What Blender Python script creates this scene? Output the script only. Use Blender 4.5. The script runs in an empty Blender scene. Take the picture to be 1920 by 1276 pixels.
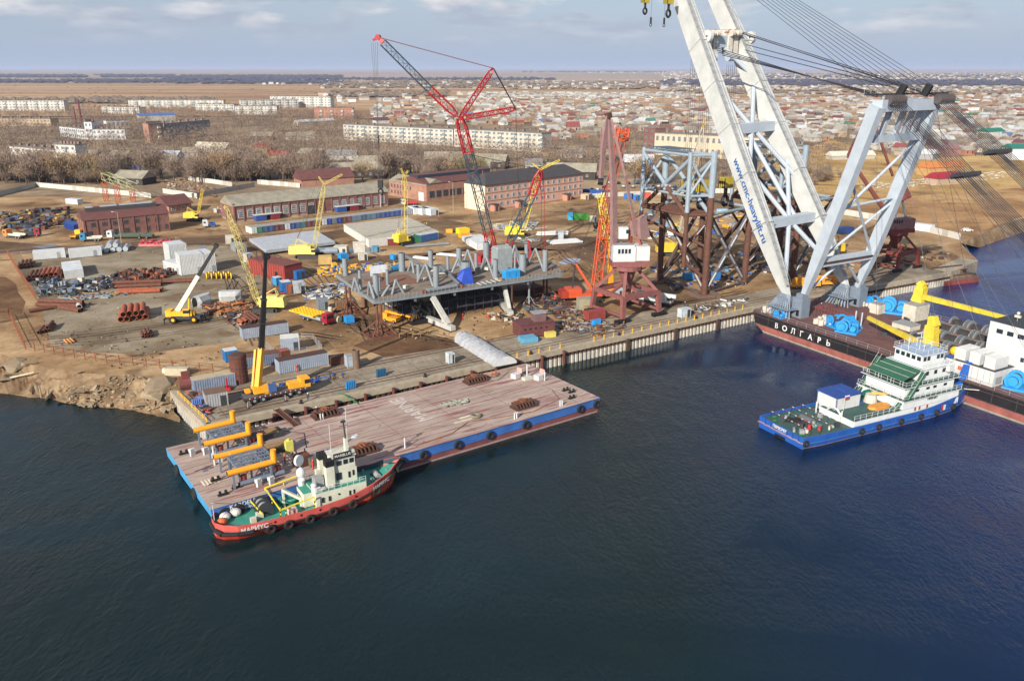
import bpy, math, random
from mathutils import Vector, Matrix, noise
from mathutils.geometry import tessellate_polygon
R = math.radians
V = Vector
random.seed(7)
SC = bpy.context.scene
COL = SC.collection
# ---------------------------------------------------------------- camera
CZ = 66.0; FP = 1560.0; PIT = math.atan(510 / FP)
QZ = 4.0; HAZE = 4.5e-5
cd = bpy.data.cameras.new('camera'); cam = bpy.data.objects.new('camera', cd); COL.objects.link(cam)
cd.sensor_width = 36; cd.lens = 36 * FP / 1920; cd.clip_start = 1; cd.clip_end = 90000
cam.location = (0, 0, CZ); cam.rotation_euler = (R(90) - PIT, 0, 0)
SC.camera = cam
# ---------------------------------------------------------------- sun, sky, exposure
SUN_EL = R(27); SUN_AZ = R(29)     # the sun stands behind the camera to the left; shadows run away to the right
sl = bpy.data.lights.new('sun', 'SUN'); sl.energy = 5.0; sl.angle = R(0.5); sl.color = (1, .93, .82)
so = bpy.data.objects.new('sun', sl); COL.objects.link(so)
sd = V((-math.sin(SUN_AZ) * math.cos(SUN_EL), -math.cos(SUN_AZ) * math.cos(SUN_EL), math.sin(SUN_EL)))
so.rotation_euler = sd.to_track_quat('Z', 'Y').to_euler()
W = bpy.data.worlds.new('World'); SC.world = W; W.use_nodes = True
nt = W.node_tree; N = nt.nodes; Lk = nt.links
bg = N['Background']
sky = N.new('ShaderNodeTexSky'); sky.sky_type = 'NISHITA'; sky.sun_disc = False
sky.sun_elevation = SUN_EL; sky.sun_rotation = R(180) + SUN_AZ
sky.air_density = 1.0; sky.dust_density = 1.2; sky.ozone_density = 2.0
tc = N.new('ShaderNodeTexCoord'); mp = N.new('ShaderNodeMapping'); mp.inputs['Scale'].default_value = (1, 1, 3.6)
mp.inputs['Location'].default_value = (3.1, 1.7, 0.4)
nz = N.new('ShaderNodeTexNoise'); nz.inputs['Scale'].default_value = 8.5; nz.inputs['Detail'].default_value = 9; nz.inputs['Roughness'].default_value = .56
rp = N.new('ShaderNodeValToRGB'); rp.color_ramp.elements[0].position = .46; rp.color_ramp.elements[1].position = .57
rp.color_ramp.elements[0].color = (0, 0, 0, 1); rp.color_ramp.elements[1].color = (1, 1, 1, 1)
nz2 = N.new('ShaderNodeTexNoise'); nz2.inputs['Scale'].default_value = 13; nz2.inputs['Detail'].default_value = 6
ccol = N.new('ShaderNodeValToRGB'); ccol.color_ramp.elements[0].position = .44; ccol.color_ramp.elements[1].position = .66
ccol.color_ramp.elements[0].color = (3.7, 4.0, 5.0, 1); ccol.color_ramp.elements[1].color = (8.2, 7.8, 7.8, 1)
mx = N.new('ShaderNodeMix'); mx.data_type = 'RGBA'
# a thin veil of grey-lilac vapour thickening towards the horizon
sx = N.new('ShaderNodeSeparateXYZ'); vr = N.new('ShaderNodeMapRange'); vr.inputs[1].default_value = 0.0; vr.inputs[2].default_value = .16; vr.inputs[3].default_value = .95; vr.inputs[4].default_value = .25
veil = N.new('ShaderNodeMix'); veil.data_type = 'RGBA'; veil.inputs[7].default_value = (3.9, 4.7, 6.3, 1)
Lk.new(tc.outputs['Generated'], mp.inputs[0]); Lk.new(mp.outputs[0], nz.inputs[0]); Lk.new(mp.outputs[0], nz2.inputs[0])
Lk.new(nz.outputs[0], rp.inputs[0]); Lk.new(nz2.outputs[0], ccol.inputs[0])
Lk.new(tc.outputs['Generated'], sx.inputs[0]); Lk.new(sx.outputs[2], vr.inputs[0]); Lk.new(vr.outputs[0], veil.inputs[0])
Lk.new(sky.outputs[0], veil.inputs[6])
cm = N.new('ShaderNodeMath'); cm.operation = 'MULTIPLY'
cr = N.new('ShaderNodeMapRange'); cr.inputs[1].default_value = .02; cr.inputs[2].default_value = .065; cr.inputs[3].default_value = 0; cr.inputs[4].default_value = .75
Lk.new(sx.outputs[2], cr.inputs[0]); Lk.new(rp.outputs[0], cm.inputs[0]); Lk.new(cr.outputs[0], cm.inputs[1])
Lk.new(cm.outputs[0], mx.inputs[0]); Lk.new(veil.outputs[2], mx.inputs[6]); Lk.new(ccol.outputs[0], mx.inputs[7])
Lk.new(mx.outputs[2], bg.inputs[0]); bg.inputs[1].default_value = 0.076
SC.view_settings.view_transform = 'Standard'; SC.view_settings.look = 'None'; SC.view_settings.gamma = 1
SC.view_settings.exposure = 0.56
SC.render.resolution_x = 1024; SC.render.resolution_y = 680

# ---------------------------------------------------------------- finding places on the ground
cP, sP = math.cos(PIT), math.sin(PIT)
def ray(px, py):
    u = (px - 960) / FP; v = (py - 638) / FP
    return V((u, cP - v * sP, -(v * cP + sP)))
def G(px, py, z=QZ):
    r = ray(px, py); t = (z - CZ) / r.z
    return V((r.x * t, r.y * t, z))
def AT(px, py, Y):
    r = ray(px, py); t = Y / r.y
    return V((r.x * t, Y, CZ + r.z * t))
def PL(px, py, P0, d):       # where the line of sight meets the upright plane through P0 along d
    r = ray(px, py); n = V((d.y, -d.x, 0)); t = (P0.x * n.x + P0.y * n.y) / (r.x * n.x + r.y * n.y)
    return V((r.x * t, r.y * t, CZ + r.z * t))
def fr(a, b, z=QZ):          # frame along a ground line from a to b: place, turn, length
    A = G(a[0], a[1], z); B = G(b[0], b[1], z); d = B - A
    return (A + B) / 2, math.atan2(d.y, d.x), d.length

# ---------------------------------------------------------------- materials
def lin(c):
    c = c / 255
    return c / 12.92 if c <= .04045 else ((c + .055) / 1.055) ** 2.4
def rgb(c, k=1): return (lin(c[0]) * k, lin(c[1]) * k, lin(c[2]) * k, 1)
MC = {}
def M(c, rough=.65, metal=0, var=.22, sc=.8, rust=0, bump=0, streak=None):
    key = (c, rough, metal, var, sc, rust, bump, streak)
    if key in MC: return MC[key]
    m = bpy.data.materials.new('paint_%d_%d_%d' % c); m.use_nodes = True; MC[key] = m
    t = m.node_tree; n = t.nodes; l = t.links; b = n['Principled BSDF']
    b.inputs['Roughness'].default_value = rough; b.inputs['Metallic'].default_value = metal
    g = n.new('ShaderNodeNewGeometry'); mp = n.new('ShaderNodeMapping')
    if streak: mp.inputs['Rotation'].default_value = (0, 0, -streak); mp.inputs['Scale'].default_value = (.12, 1, 1)
    l.new(g.outputs['Position'], mp.inputs[0])
    z = n.new('ShaderNodeTexNoise'); z.inputs['Scale'].default_value = sc; z.inputs['Detail'].default_value = 6; z.inputs['Roughness'].default_value = .65
    l.new(mp.outputs[0], z.inputs[0])
    r = n.new('ShaderNodeValToRGB'); r.color_ramp.elements[0].position = .3; r.color_ramp.elements[1].position = .7
    a = rgb(c, 1 - var); d = rgb(c, 1 + var * .45)
    r.color_ramp.elements[0].color = a; r.color_ramp.elements[1].color = tuple(min(.9, x) for x in d[:3]) + (1,)
    l.new(z.outputs[0], r.inputs[0]); out = r.outputs[0]
    if rust:
        z2 = n.new('ShaderNodeTexNoise'); z2.inputs['Scale'].default_value = 1.7; z2.inputs['Detail'].default_value = 8; z2.inputs['Roughness'].default_value = .72
        l.new(g.outputs['Position'], z2.inputs[0])
        r2 = n.new('ShaderNodeValToRGB'); r2.color_ramp.elements[0].position = .66 - rust * .3; r2.color_ramp.elements[1].position = .74 - rust * .3
        r2.color_ramp.elements[0].color = (0, 0, 0, 1); r2.color_ramp.elements[1].color = (1, 1, 1, 1)
        l.new(z2.outputs[0], r2.inputs[0]); x = n.new('ShaderNodeMix'); x.data_type = 'RGBA'
        x.inputs[7].default_value = rgb((104, 62, 42)); l.new(r2.outputs[0], x.inputs[0]); l.new(out, x.inputs[6]); out = x.outputs[2]
    l.new(out, b.inputs['Base Color'])
    if bump:
        bp = n.new('ShaderNodeBump'); bp.inputs['Strength'].default_value = .6; bp.inputs['Distance'].default_value = bump
        l.new(z.outputs[0], bp.inputs['Height']); l.new(bp.outputs[0], b.inputs['Normal'])
    return m
def ground_mat(name, c1, c2, c3, s1, s2, aniso=(1, 1, 1), bump=.05, rot=0, s3=None, c4=None, r4=(.6, .68)):
    m = bpy.data.materials.new(name); m.use_nodes = True; t = m.node_tree; n = t.nodes; l = t.links; b = n['Principled BSDF']
    b.inputs['Roughness'].default_value = .95; b.inputs['Specular IOR Level'].default_value = .15
    g = n.new('ShaderNodeNewGeometry'); mp = n.new('ShaderNodeMapping'); mp.inputs['Scale'].default_value = aniso; mp.inputs['Rotation'].default_value = (0, 0, rot)
    l.new(g.outputs['Position'], mp.inputs[0])
    a = n.new('ShaderNodeTexNoise'); a.inputs['Scale'].default_value = s1; a.inputs['Detail'].default_value = 9; a.inputs['Roughness'].default_value = .62; a.inputs['Distortion'].default_value = .4
    l.new(mp.outputs[0], a.inputs[0])
    r = n.new('ShaderNodeValToRGB'); e = r.color_ramp.elements; e[0].position = .34; e[1].position = .66; e[0].color = rgb(c1); e[1].color = rgb(c3)
    k = e.new(.5); k.color = rgb(c2)
    l.new(a.outputs[0], r.inputs[0])
    f = n.new('ShaderNodeTexNoise'); f.inputs['Scale'].default_value = s2; f.inputs['Detail'].default_value = 8; f.inputs['Roughness'].default_value = .7
    l.new(g.outputs['Position'], f.inputs[0])
    q = n.new('ShaderNodeMapRange'); q.inputs[1].default_value = .25; q.inputs[2].default_value = .75; q.inputs[3].default_value = .68; q.inputs[4].default_value = 1.28
    l.new(f.outputs[0], q.inputs[0]); x = n.new('ShaderNodeVectorMath'); x.operation = 'SCALE'; l.new(r.outputs[0], x.inputs[0]); l.new(q.outputs[0], x.inputs['Scale'])
    out = x.outputs[0]
    if c4:
        h = n.new('ShaderNodeTexNoise'); h.inputs['Scale'].default_value = s3; h.inputs['Detail'].default_value = 5; h.inputs['Distortion'].default_value = 1.2; l.new(mp.outputs[0], h.inputs[0])
        w = n.new('ShaderNodeValToRGB'); w.color_ramp.elements[0].position = r4[0]; w.color_ramp.elements[1].position = r4[1]; w.color_ramp.elements[0].color = (0, 0, 0, 1); w.color_ramp.elements[1].color = (1, 1, 1, 1)
        l.new(h.outputs[0], w.inputs[0]); y = n.new('ShaderNodeMix'); y.data_type = 'RGBA'; y.inputs[7].default_value = rgb(c4); l.new(w.outputs[0], y.inputs[0]); l.new(out, y.inputs[6]); out = y.outputs[2]
    l.new(out, b.inputs['Base Color'])
    bp = n.new('ShaderNodeBump'); bp.inputs['Strength'].default_value = .7; bp.inputs['Distance'].default_value = bump
    l.new(f.outputs[0], bp.inputs['Height']); l.new(bp.outputs[0], b.inputs['Normal'])
    return m
# everyday paints
WHITE = M((192, 194, 194), .5, var=.14); OFFW = M((190, 186, 172), .6, var=.2); GREYB = M((124, 136, 150), .55, var=.16, rust=.12)
STEEL = M((98, 108, 118), .5, .2, var=.2); DGREY = M((52, 54, 58), .6); BLACK = M((22, 22, 24), .6, var=.3); RUST = M((104, 62, 46), .85, var=.4, sc=1.2)
RUSTD = M((74, 48, 38), .85, var=.35); ORUST = M((146, 84, 54), .85, var=.3, sc=1.3); YEL = M((226, 172, 34), .45, var=.18); PYEL = M((208, 192, 110), .5, var=.18, rust=.1)
RED = M((158, 28, 32), .5, var=.2); BLUE = M((34, 84, 160), .5, var=.2); LBLUE = M((40, 140, 205), .5, var=.16); GREEN = M((40, 110, 60), .6); WOOD = M((150, 118, 78), .85, var=.35, sc=2)
GLASS = M((38, 46, 56), .12, var=.3); ORANGE = M((196, 82, 40), .5, var=.15); CONC = M((156, 146, 130), .9, var=.25, sc=.6, bump=.02); GREY = M((140, 142, 144), .7); RUBBER = M((26, 26, 27), .85)
TARP = M((150, 150, 142), .8, var=.25, bump=.05); PINKR = M((124, 76, 72), .65, var=.2, rust=.15); SKIN = M((178, 122, 92), .6)

# ---------------------------------------------------------------- mesh builder
class MB:
    def __init__(s, w=None): s.v = []; s.f = []; s.m = []; s.mats = []; s.w = w; s.smooth = False
    def k(s, m):
        if m not in s.mats: s.mats.append(m)
        return s.mats.index(m)
    def add(s, vs, fs, m):
        o = len(s.v); s.v += [V(x) for x in vs]; s.f += [tuple(i + o for i in f) for f in fs]; s.m += [s.k(m)] * len(fs); return s
    def box(s, x, y, z, sx, sy, sz, m, rz=0):
        c, n = math.cos(rz), math.sin(rz); P = []
        for dz in (0, sz):
            for dx, dy in ((-1, -1), (1, -1), (1, 1), (-1, 1)):
                a, b = dx * sx / 2, dy * sy / 2; P.append((x + a * c - b * n, y + a * n + b * c, z + dz))
        return s.add(P, [(3, 2, 1, 0), (4, 5, 6, 7), (0, 1, 5, 4), (1, 2, 6, 5), (2, 3, 7, 6), (3, 0, 4, 7)], m)
    def ax(s, p, q):
        d = (V(q) - V(p)); L = d.length or 1e-6; d /= L
        u = V((0, 0, 1)) if abs(d.z) < .97 else V((1, 0, 0)); a = d.cross(u).normalized(); return a, a.cross(d).normalized()
    def beam(s, p, q, w, h, m, w2=None, h2=None):
        p = V(p); q = V(q); a, b = s.ax(p, q); w2 = w if w2 is None else w2; h2 = h if h2 is None else h2; P = []
        for c, ww, hh in ((p, w, h), (q, w2, h2)):
            for i, j in ((-1, -1), (1, -1), (1, 1), (-1, 1)): P.append(c + a * i * ww / 2 + b * j * hh / 2)
        return s.add(P, [(3, 2, 1, 0), (4, 5, 6, 7), (0, 1, 5, 4), (1, 2, 6, 5), (2, 3, 7, 6), (3, 0, 4, 7)], m)
    def tube(s, p, q, r, m, n=8, r2=None, cap=True):
        p = V(p); q = V(q); a, b = s.ax(p, q); r2 = r if r2 is None else r2; P = []
        for c, rr in ((p, r), (q, r2)):
            for i in range(n):
                t = 2 * math.pi * i / n; P.append(c + (a * math.cos(t) + b * math.sin(t)) * rr)
        F = [(i, (i + 1) % n, n + (i + 1) % n, n + i) for i in range(n)]
        if cap: F += [tuple(range(n))[::-1], tuple(range(n, 2 * n))]
        return s.add(P, F, m)
    def pipe(s, p, q, r, m, n=12, th=.12):      # open-ended pipe with a dark bore
        p = V(p); q = V(q); s.tube(p, q, r, m, n, cap=False); a, b = s.ax(p, q); d = (q - p).normalized()
        for c, e in ((p, d), (q, -d)):
            P = []
            for rr, off in ((r, 0), (r * (1 - th), 0), (r * (1 - th), r * 1.2)):
                for i in range(n):
                    t = 2 * math.pi * i / n; P.append(c + e * off + (a * math.cos(t) + b * math.sin(t)) * rr)
            F = [(i, (i + 1) % n, n + (i + 1) % n, n + i) for i in range(n)] + [(n + i, n + (i + 1) % n, 2 * n + (i + 1) % n, 2 * n + i) for i in range(n)]
            s.add(P, F, m); s.add(P[2 * n:], [tuple(range(n))], BLACK)
        return s
    def path(s, pts, r, m, n=5):
        for a, b in zip(pts, pts[1:]): s.tube(a, b, r, m, n)
        return s
    def prism(s, pts, z0, z1, m, top=None):
        n = len(pts); P = [(p[0], p[1], z0) for p in pts] + [(p[0], p[1], z1) for p in pts]
        s.add(P, [(i, (i + 1) % n, n + (i + 1) % n, n + i) for i in range(n)], m)
        T = tessellate_polygon([[V((p[0], p[1], 0)) for p in pts]])
        up = []
        for t in T:
            a, b, c = (V(P[i]) for i in t); up.append(t if (b - a).cross(c - a).z > 0 else t[::-1])
        s.add(P[n:], up, top or m); s.add(P[:n], [t[::-1] for t in up], m); return s
    def quad(s, a, b, c, d, m): return s.add([a, b, c, d], [(0, 1, 2, 3)], m)
    def ball(s, c, r, m, sz=1, n=10, k=6, half=False):
        P = []; c = V(c); t0 = 0 if half else -math.pi / 2
        for j in range(k + 1):
            t = t0 + (math.pi / 2 - t0) * j / k
            for i in range(n):
                a = 2 * math.pi * i / n; P.append(c + V((math.cos(a) * math.cos(t) * r, math.sin(a) * math.cos(t) * r, math.sin(t) * r * sz)))
        return s.add(P, [(j * n + i, j * n + (i + 1) % n, (j + 1) * n + (i + 1) % n, (j + 1) * n + i) for j in range(k) for i in range(n)], m)
    def torus(s, c, ax, R_, r, m, n=14, k=6):
        c = V(c); ax = V(ax).normalized(); a, b = s.ax((0, 0, 0), ax); P = []
        for i in range(n):
            t = 2 * math.pi * i / n; e = a * math.cos(t) + b * math.sin(t)
            for j in range(k):
                u = 2 * math.pi * j / k; P.append(c + e * (R_ + r * math.cos(u)) + ax * r * math.sin(u))
        return s.add(P, [(i * k + j, ((i + 1) % n) * k + j, ((i + 1) % n) * k + (j + 1) % k, i * k + (j + 1) % k) for i in range(n) for j in range(k)], m)
    def loft(s, rings, m, cap=True, mats=None):
        n = len(rings[0]); P = [p for r in rings for p in r]
        for j in range(len(rings) - 1):
            o = len(s.v)
            s.add(list(rings[j]) + list(rings[j + 1]), [(i, (i + 1) % n, n + (i + 1) % n, n + i) for i in range(n)], mats[j] if mats else m)
        if cap:
            for rr, m_ in ((rings[0], mats[0] if mats else m), (rings[-1], mats[-1] if mats else m)):
                T = tessellate_polygon([[V((p[0], p[1], 0)) for p in rr]]); s.add(rr, [tuple(t) for t in T], m_)
        return s
    def lat(s, p, q, w0, w1, r, m, bays=None, w2=None, up=None, rz=None, nside=4):   # lattice boom, four chords, laced faces; widths w0 at p, w1 middle, w2 at q
        p = V(p); q = V(q); d = q - p; L = d.length; a, b = s.ax(p, q)
        w2 = w1 if w2 is None else w2; bays = bays or max(3, int(L / (w1 * 1.15)))
        def wid(t):
            e = .1
            return w0 + (w1 - w0) * t / e if t < e else (w1 if t < 1 - e else w1 + (w2 - w1) * (t - 1 + e) / e)
        Rg = []
        for i in range(bays + 1):
            t = i / bays; c = p + d * t; w = wid(t) / 2; Rg.append([c + a * x * w + b * y * w for x, y in ((-1, -1), (1, -1), (1, 1), (-1, 1))])
        for i in range(bays):
            for j in range(4):
                s.tube(Rg[i][j], Rg[i + 1][j], r, m, 4, cap=False)
                s.tube(Rg[i][j], Rg[i + 1][(j + 1) % 4] if i % 2 else Rg[i + 1][j - 1], r * .62, m, 3, cap=False)
                if i % 2 == 0: s.tube(Rg[i][j], Rg[i][(j + 1) % 4], r * .6, m, 3, cap=False)
        return s
    def obj(s, name, parent=None, loc=None, rz=0):
        me = bpy.data.meshes.new(name); vs = s.v
        if s.w is not None:
            Mi = s.w['_m'] if False else (Matrix.Translation(s.w.location) @ Matrix.Rotation(s.w.rotation_euler.z, 4, 'Z')).inverted()
            vs = [Mi @ p for p in vs]
        me.from_pydata([tuple(p) for p in vs], [], s.f)
        for m in s.mats: me.materials.append(m)
        me.polygons.foreach_set('material_index', s.m)
        if s.smooth: me.polygons.foreach_set('use_smooth', [True] * len(s.f))
        me.update()
        o = bpy.data.objects.new(name, me); COL.objects.link(o)
        if parent: o.parent = parent
        if loc is not None: o.location = loc
        if rz: o.rotation_euler = (0, 0, rz)
        return o
    def thing(s, name, label, cat, loc=(0, 0, 0), rz=0, group=None):
        return tag(s.obj(name, None, loc, rz), label, cat, group)
    def wthing(s, name, label, cat, base, rz=0, group=None):   # built in world coordinates, origin moved to its base
        e = _E(base, rz); s.w = e; o = s.obj(name, None, base, rz); s.w = None; return tag(o, label, cat, group)
class _E:
    def __init__(s, l, rz): s.location = V(l); s.rotation_euler = V((0, 0, rz))
    def __getitem__(s, k): return None
def tag(o, label, cat, group=None):
    o['label'] = label; o['category'] = cat
    if group: o['group'] = group
    return o
def root(name, label, cat, loc=(0, 0, 0), rz=0, group=None):
    o = bpy.data.objects.new(name, None); COL.objects.link(o); o.location = loc; o.rotation_euler = (0, 0, rz); o.empty_display_size = .5
    return tag(o, label, cat, group)
def struct(mb, name, kind='structure'):
    o = mb.obj(name); o['kind'] = kind; return o
def dup(r, loc, rz=None, label=None, group=None, scale=None):
    def cp(o, par):
        c = o.copy(); COL.objects.link(c)
        if par: c.parent = par
        for ch in kids.get(o.name, ()): cp(ch, c)
        return c
    kids = {}
    def walk(o):
        kids[o.name] = list(KID(o))
        for ch in kids[o.name]: walk(ch)
    walk(r); c = cp(r, None); c.location = loc
    if rz is not None: c.rotation_euler = (0, 0, rz)
    if scale: c.scale = scale if hasattr(scale, '__len__') else (scale,) * 3
    if label: c['label'] = label
    if group: c['group'] = group
    return c
_kc = {}
def KID(o):
    if o.name not in _kc: _kc[o.name] = [x for x in COL.objects if x.parent == o]
    return _kc[o.name]
def text(s, size, m, parent, P, X, U, name='lettering', off=.03, ext=.01, align='CENTER', wx=1, bold=0.0):
    c = bpy.data.curves.new('t', 'FONT'); c.body = s; c.size = size; c.align_x = align; c.align_y = 'CENTER'; c.extrude = ext; c.offset = bold
    to = bpy.data.objects.new('t', c); COL.objects.link(to); dg = bpy.context.evaluated_depsgraph_get(); me = bpy.data.meshes.new_from_object(to.evaluated_get(dg))
    bpy.data.objects.remove(to); bpy.data.curves.remove(c)
    X = V(X).normalized(); U = V(U); U = (U - X * U.dot(X)).normalized(); Z = X.cross(U)
    Mx = Matrix(((X.x * wx, U.x, Z.x, 0), (X.y * wx, U.y, Z.y, 0), (X.z * wx, U.z, Z.z, 0), (0, 0, 0, 1)))
    Mx.translation = V(P) + Z * off
    w = Matrix.Translation(parent.location) @ Matrix.Rotation(parent.rotation_euler.z, 4, 'Z')
    me.transform(w.inverted() @ Mx); me.materials.clear(); me.materials.append(m); me.name = name
    o = bpy.data.objects.new(name, me); COL.objects.link(o); o.parent = parent
    return o
# ================================================================ SETTING
def pts(L, z=QZ): return [G(x, y, z) for x, y in L]
BT = [(-900, 560), (-500, 600), (-150, 632), (0, 662), (60, 684), (150, 698), (250, 706), (318, 722)]
WL = [(-900, 660), (-500, 690), (-150, 722), (0, 738), (90, 749), (150, 760), (250, 769), (336, 792)]
QA, QB, QC, QD, QE_ = G(322, 733), G(388, 797), G(1405, 578), G(1782, 511), G(1834, 489)
BR = [(1802, 456), (1850, 434), (1905, 413), (2030, 382), (2600, 325)]
WR = [(1836, 464), (1872, 451), (1922, 434), (2050, 402), (2600, 345)]
far = [V((60000, 3000, QZ)), V((60000, 80000, QZ)), V((-60000, 80000, QZ)), V((-60000, 600, QZ))]
gp = pts(BT) + [QA, QB, QC, QD, QE_] + pts(BR) + far
m_dirt = ground_mat('yard_dirt', (102, 78, 54), (146, 117, 84), (182, 154, 118), .035, .9, s3=.07, c4=(88, 66, 48), r4=(.58, .72))
g = MB(); T = tessellate_polygon([[V((p.x, p.y, 0)) for p in gp]])
g.add(gp, [t if (gp[t[1]] - gp[t[0]]).cross(gp[t[2]] - gp[t[0]]).z > 0 else t[::-1] for t in T], m_dirt)
struct(g, 'ground')
def sheet(name, P, m, lift, z=QZ):
    s = MB(); W_ = [G(x, y, z) if not isinstance(x, V) else x for x, y in P] if not isinstance(P[0], V) else P
    W_ = [V((p.x, p.y, z + lift)) for p in W_]
    T = tessellate_polygon([[V((p.x, p.y, 0)) for p in W_]])
    s.add(W_, [t if (W_[t[1]] - W_[t[0]]).cross(W_[t[2]] - W_[t[0]]).z > 0 else t[::-1] for t in T], m); return struct(s, name)
m_gravel = ground_mat('pale_gravel', (108, 95, 76), (132, 119, 99), (152, 141, 121), .06, 2.2, s3=.09, c4=(106, 86, 64), r4=(.54, .72))
m_conc = ground_mat('stained_concrete', (112, 100, 86), (136, 124, 108), (158, 147, 130), .09, 1.6, s3=.12, c4=(84, 68, 54), r4=(.6, .74))
m_mud_shadow = ground_mat('dark_mud_and_shadow', (78, 56, 40), (98, 72, 50), (124, 94, 68), .08, 1.2)
m_road = ground_mat('dirt_road', (86, 66, 48), (110, 86, 64), (134, 110, 86), .05, .8, s3=.05, c4=(92, 76, 62), r4=(.58, .68))
m_dry = ground_mat('dry_grass_field', (146, 114, 70), (178, 146, 94), (198, 170, 118), .02, .5, s3=.03, c4=(118, 92, 62), r4=(.56, .7))
m_town = ground_mat('town_ground', (112, 94, 76), (142, 122, 98), (170, 148, 118), .012, .2, s3=.02, c4=(96, 84, 72), r4=(.5, .66))
m_field = ground_mat('dry_steppe', (138, 108, 82), (166, 136, 104), (184, 156, 124), .0045, .02, aniso=(.18, 1, 1), s3=.006, c4=(136, 100, 72), r4=(.54, .66))
m_ffield = ground_mat('far_steppe', (140, 122, 108), (166, 146, 128), (178, 158, 140), .0016, .004, aniso=(.12, 1, 1), s3=.0022, c4=(118, 104, 98), r4=(.5, .66))
m_water_edge = ground_mat('wet_shore', (96, 82, 64), (120, 104, 84), (142, 126, 104), .2, 2)
sheet('far_field', [V((-50000, 3000, 0)), V((50000, 3000, 0)), V((50000, 79000, 0)), V((-50000, 79000, 0))], m_ffield, .8)
sheet('steppe', [V((-6000, 1150, 0)), V((-300, 1150, 0)), V((100, 980, 0)), V((1300, 1400, 0)), V((3600, 2600, 0)), V((3600, 3700, 0)), V((-6000, 3700, 0))], m_field, 1.1)
sheet('town_ground', [V((-1600, 430, 0)), V((-120, 425, 0)), V((160, 470, 0)), V((900, 520, 0)), V((2200, 900, 0)), V((3300, 2500, 0)), V((1500, 2300, 0)), V((300, 1400, 0)), V((-300, 1120, 0)), V((-1600, 1140, 0))], m_town, .02)
sheet('dry_field', [(1360, 350), (1440, 300), (1560, 262), (1700, 300), (1830, 292), (2100, 270), (2400, 320), (2300, 336), (2025, 378), (1900, 410), (1846, 431), (1790, 440), (1700, 412), (1560, 388)], m_dry, .03)
sheet('sandy_track', [(1570, 395), (1660, 372), (1800, 360), (2100, 340), (2300, 345), (2024, 379), (1904, 410), (1848, 431), (1790, 441), (1700, 420)], ground_mat('brown_sand', (126, 94, 62), (156, 120, 82), (180, 146, 102), .03, .8, s3=.05, c4=(104, 76, 54), r4=(.56, .7)), .05)
sheet('gravel_yard', [(72, 478), (200, 458), (350, 448), (452, 466), (500, 520), (520, 590), (440, 640), (260, 664), (150, 660), (96, 648), (74, 560), (30, 500)], m_gravel, .008)
sheet('dirt_road', [(-300, 440), (0, 452), (130, 462), (330, 446), (420, 440), (520, 452), (640, 430), (840, 412), (880, 420), (640, 446), (500, 476), (440, 462), (300, 456), (60, 476), (-300, 470)], m_road, .012)
sheet('mud_and_shadow_patch', [(-60, 512), (12, 520), (30, 532), (34, 548), (48, 566), (40, 590), (14, 588), (-60, 584)], m_mud_shadow, .012)  # shadow falling in from beyond the left edge, painted as a dark brown sheet
sheet('mud_and_shadow_patch', [(662, 648), (720, 622), (800, 628), (856, 640), (900, 668), (840, 684), (740, 676)], m_mud_shadow, .012)
sheet('brown_track', [(560, 470), (700, 480), (860, 470), (1060, 440), (1180, 450), (1120, 500), (1060, 470), (900, 456), (700, 500), (560, 500)], m_road, .010)
sheet('puddle', [(1046, 492), (1062, 484), (1090, 485), (1082, 493), (1058, 496)], M((150, 160, 178), .06, var=.1), .02)
sheet('puddle', [(470, 456), (492, 450), (512, 452), (500, 461), (478, 463)], M((110, 110, 112), .08, var=.1), .02)
for q in ([(60, 462), (100, 458), (112, 460), (80, 466)], [(372, 462), (384, 459), (388, 465), (378, 469)], [(1130, 480), (1150, 476), (1156, 481), (1138, 484)], [(640, 466), (690, 462), (720, 472), (668, 478)]):
    sheet('puddle', q, M((110, 110, 112), .08, var=.1), .02)
# quay apron
qd = (QC - QB).normalized(); qn = V((-qd.y, qd.x, 0)); QR = math.atan2(qd.y, qd.x)
def Q(s, t, z=QZ): p = QB + qd * s + qn * t; return V((p.x, p.y, z))     # along the quay, inland
QL = (QC - QB).length; QL2 = (QD - QB).length
lw = (QA - QB)
sheet('quay_apron', [Q(.3, .9), QC + qn * .9, QD + qn * .9, QD + qn * 15, QC + qn * 12, Q(60, 15), QB + lw * .98 + qd * 10, QB + lw * .98 + qd * .6], m_conc, .016)
ap = MB()
jm = M((92, 82, 70), .95)
for s_ in range(4, int(QL2) - 14, 6): ap.beam(Q(s_, 1.2, QZ + .022), Q(s_, 11.5, QZ + .022), .12, .02, jm)
for t in (6.4, 9.2): ap.beam(Q(2, t, QZ + .022), Q(QL, t, QZ + .022), .1, .02, jm)
tk = MB(); q_ = random.Random(9); tm = M((84, 64, 46), .95, var=.2)
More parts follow.
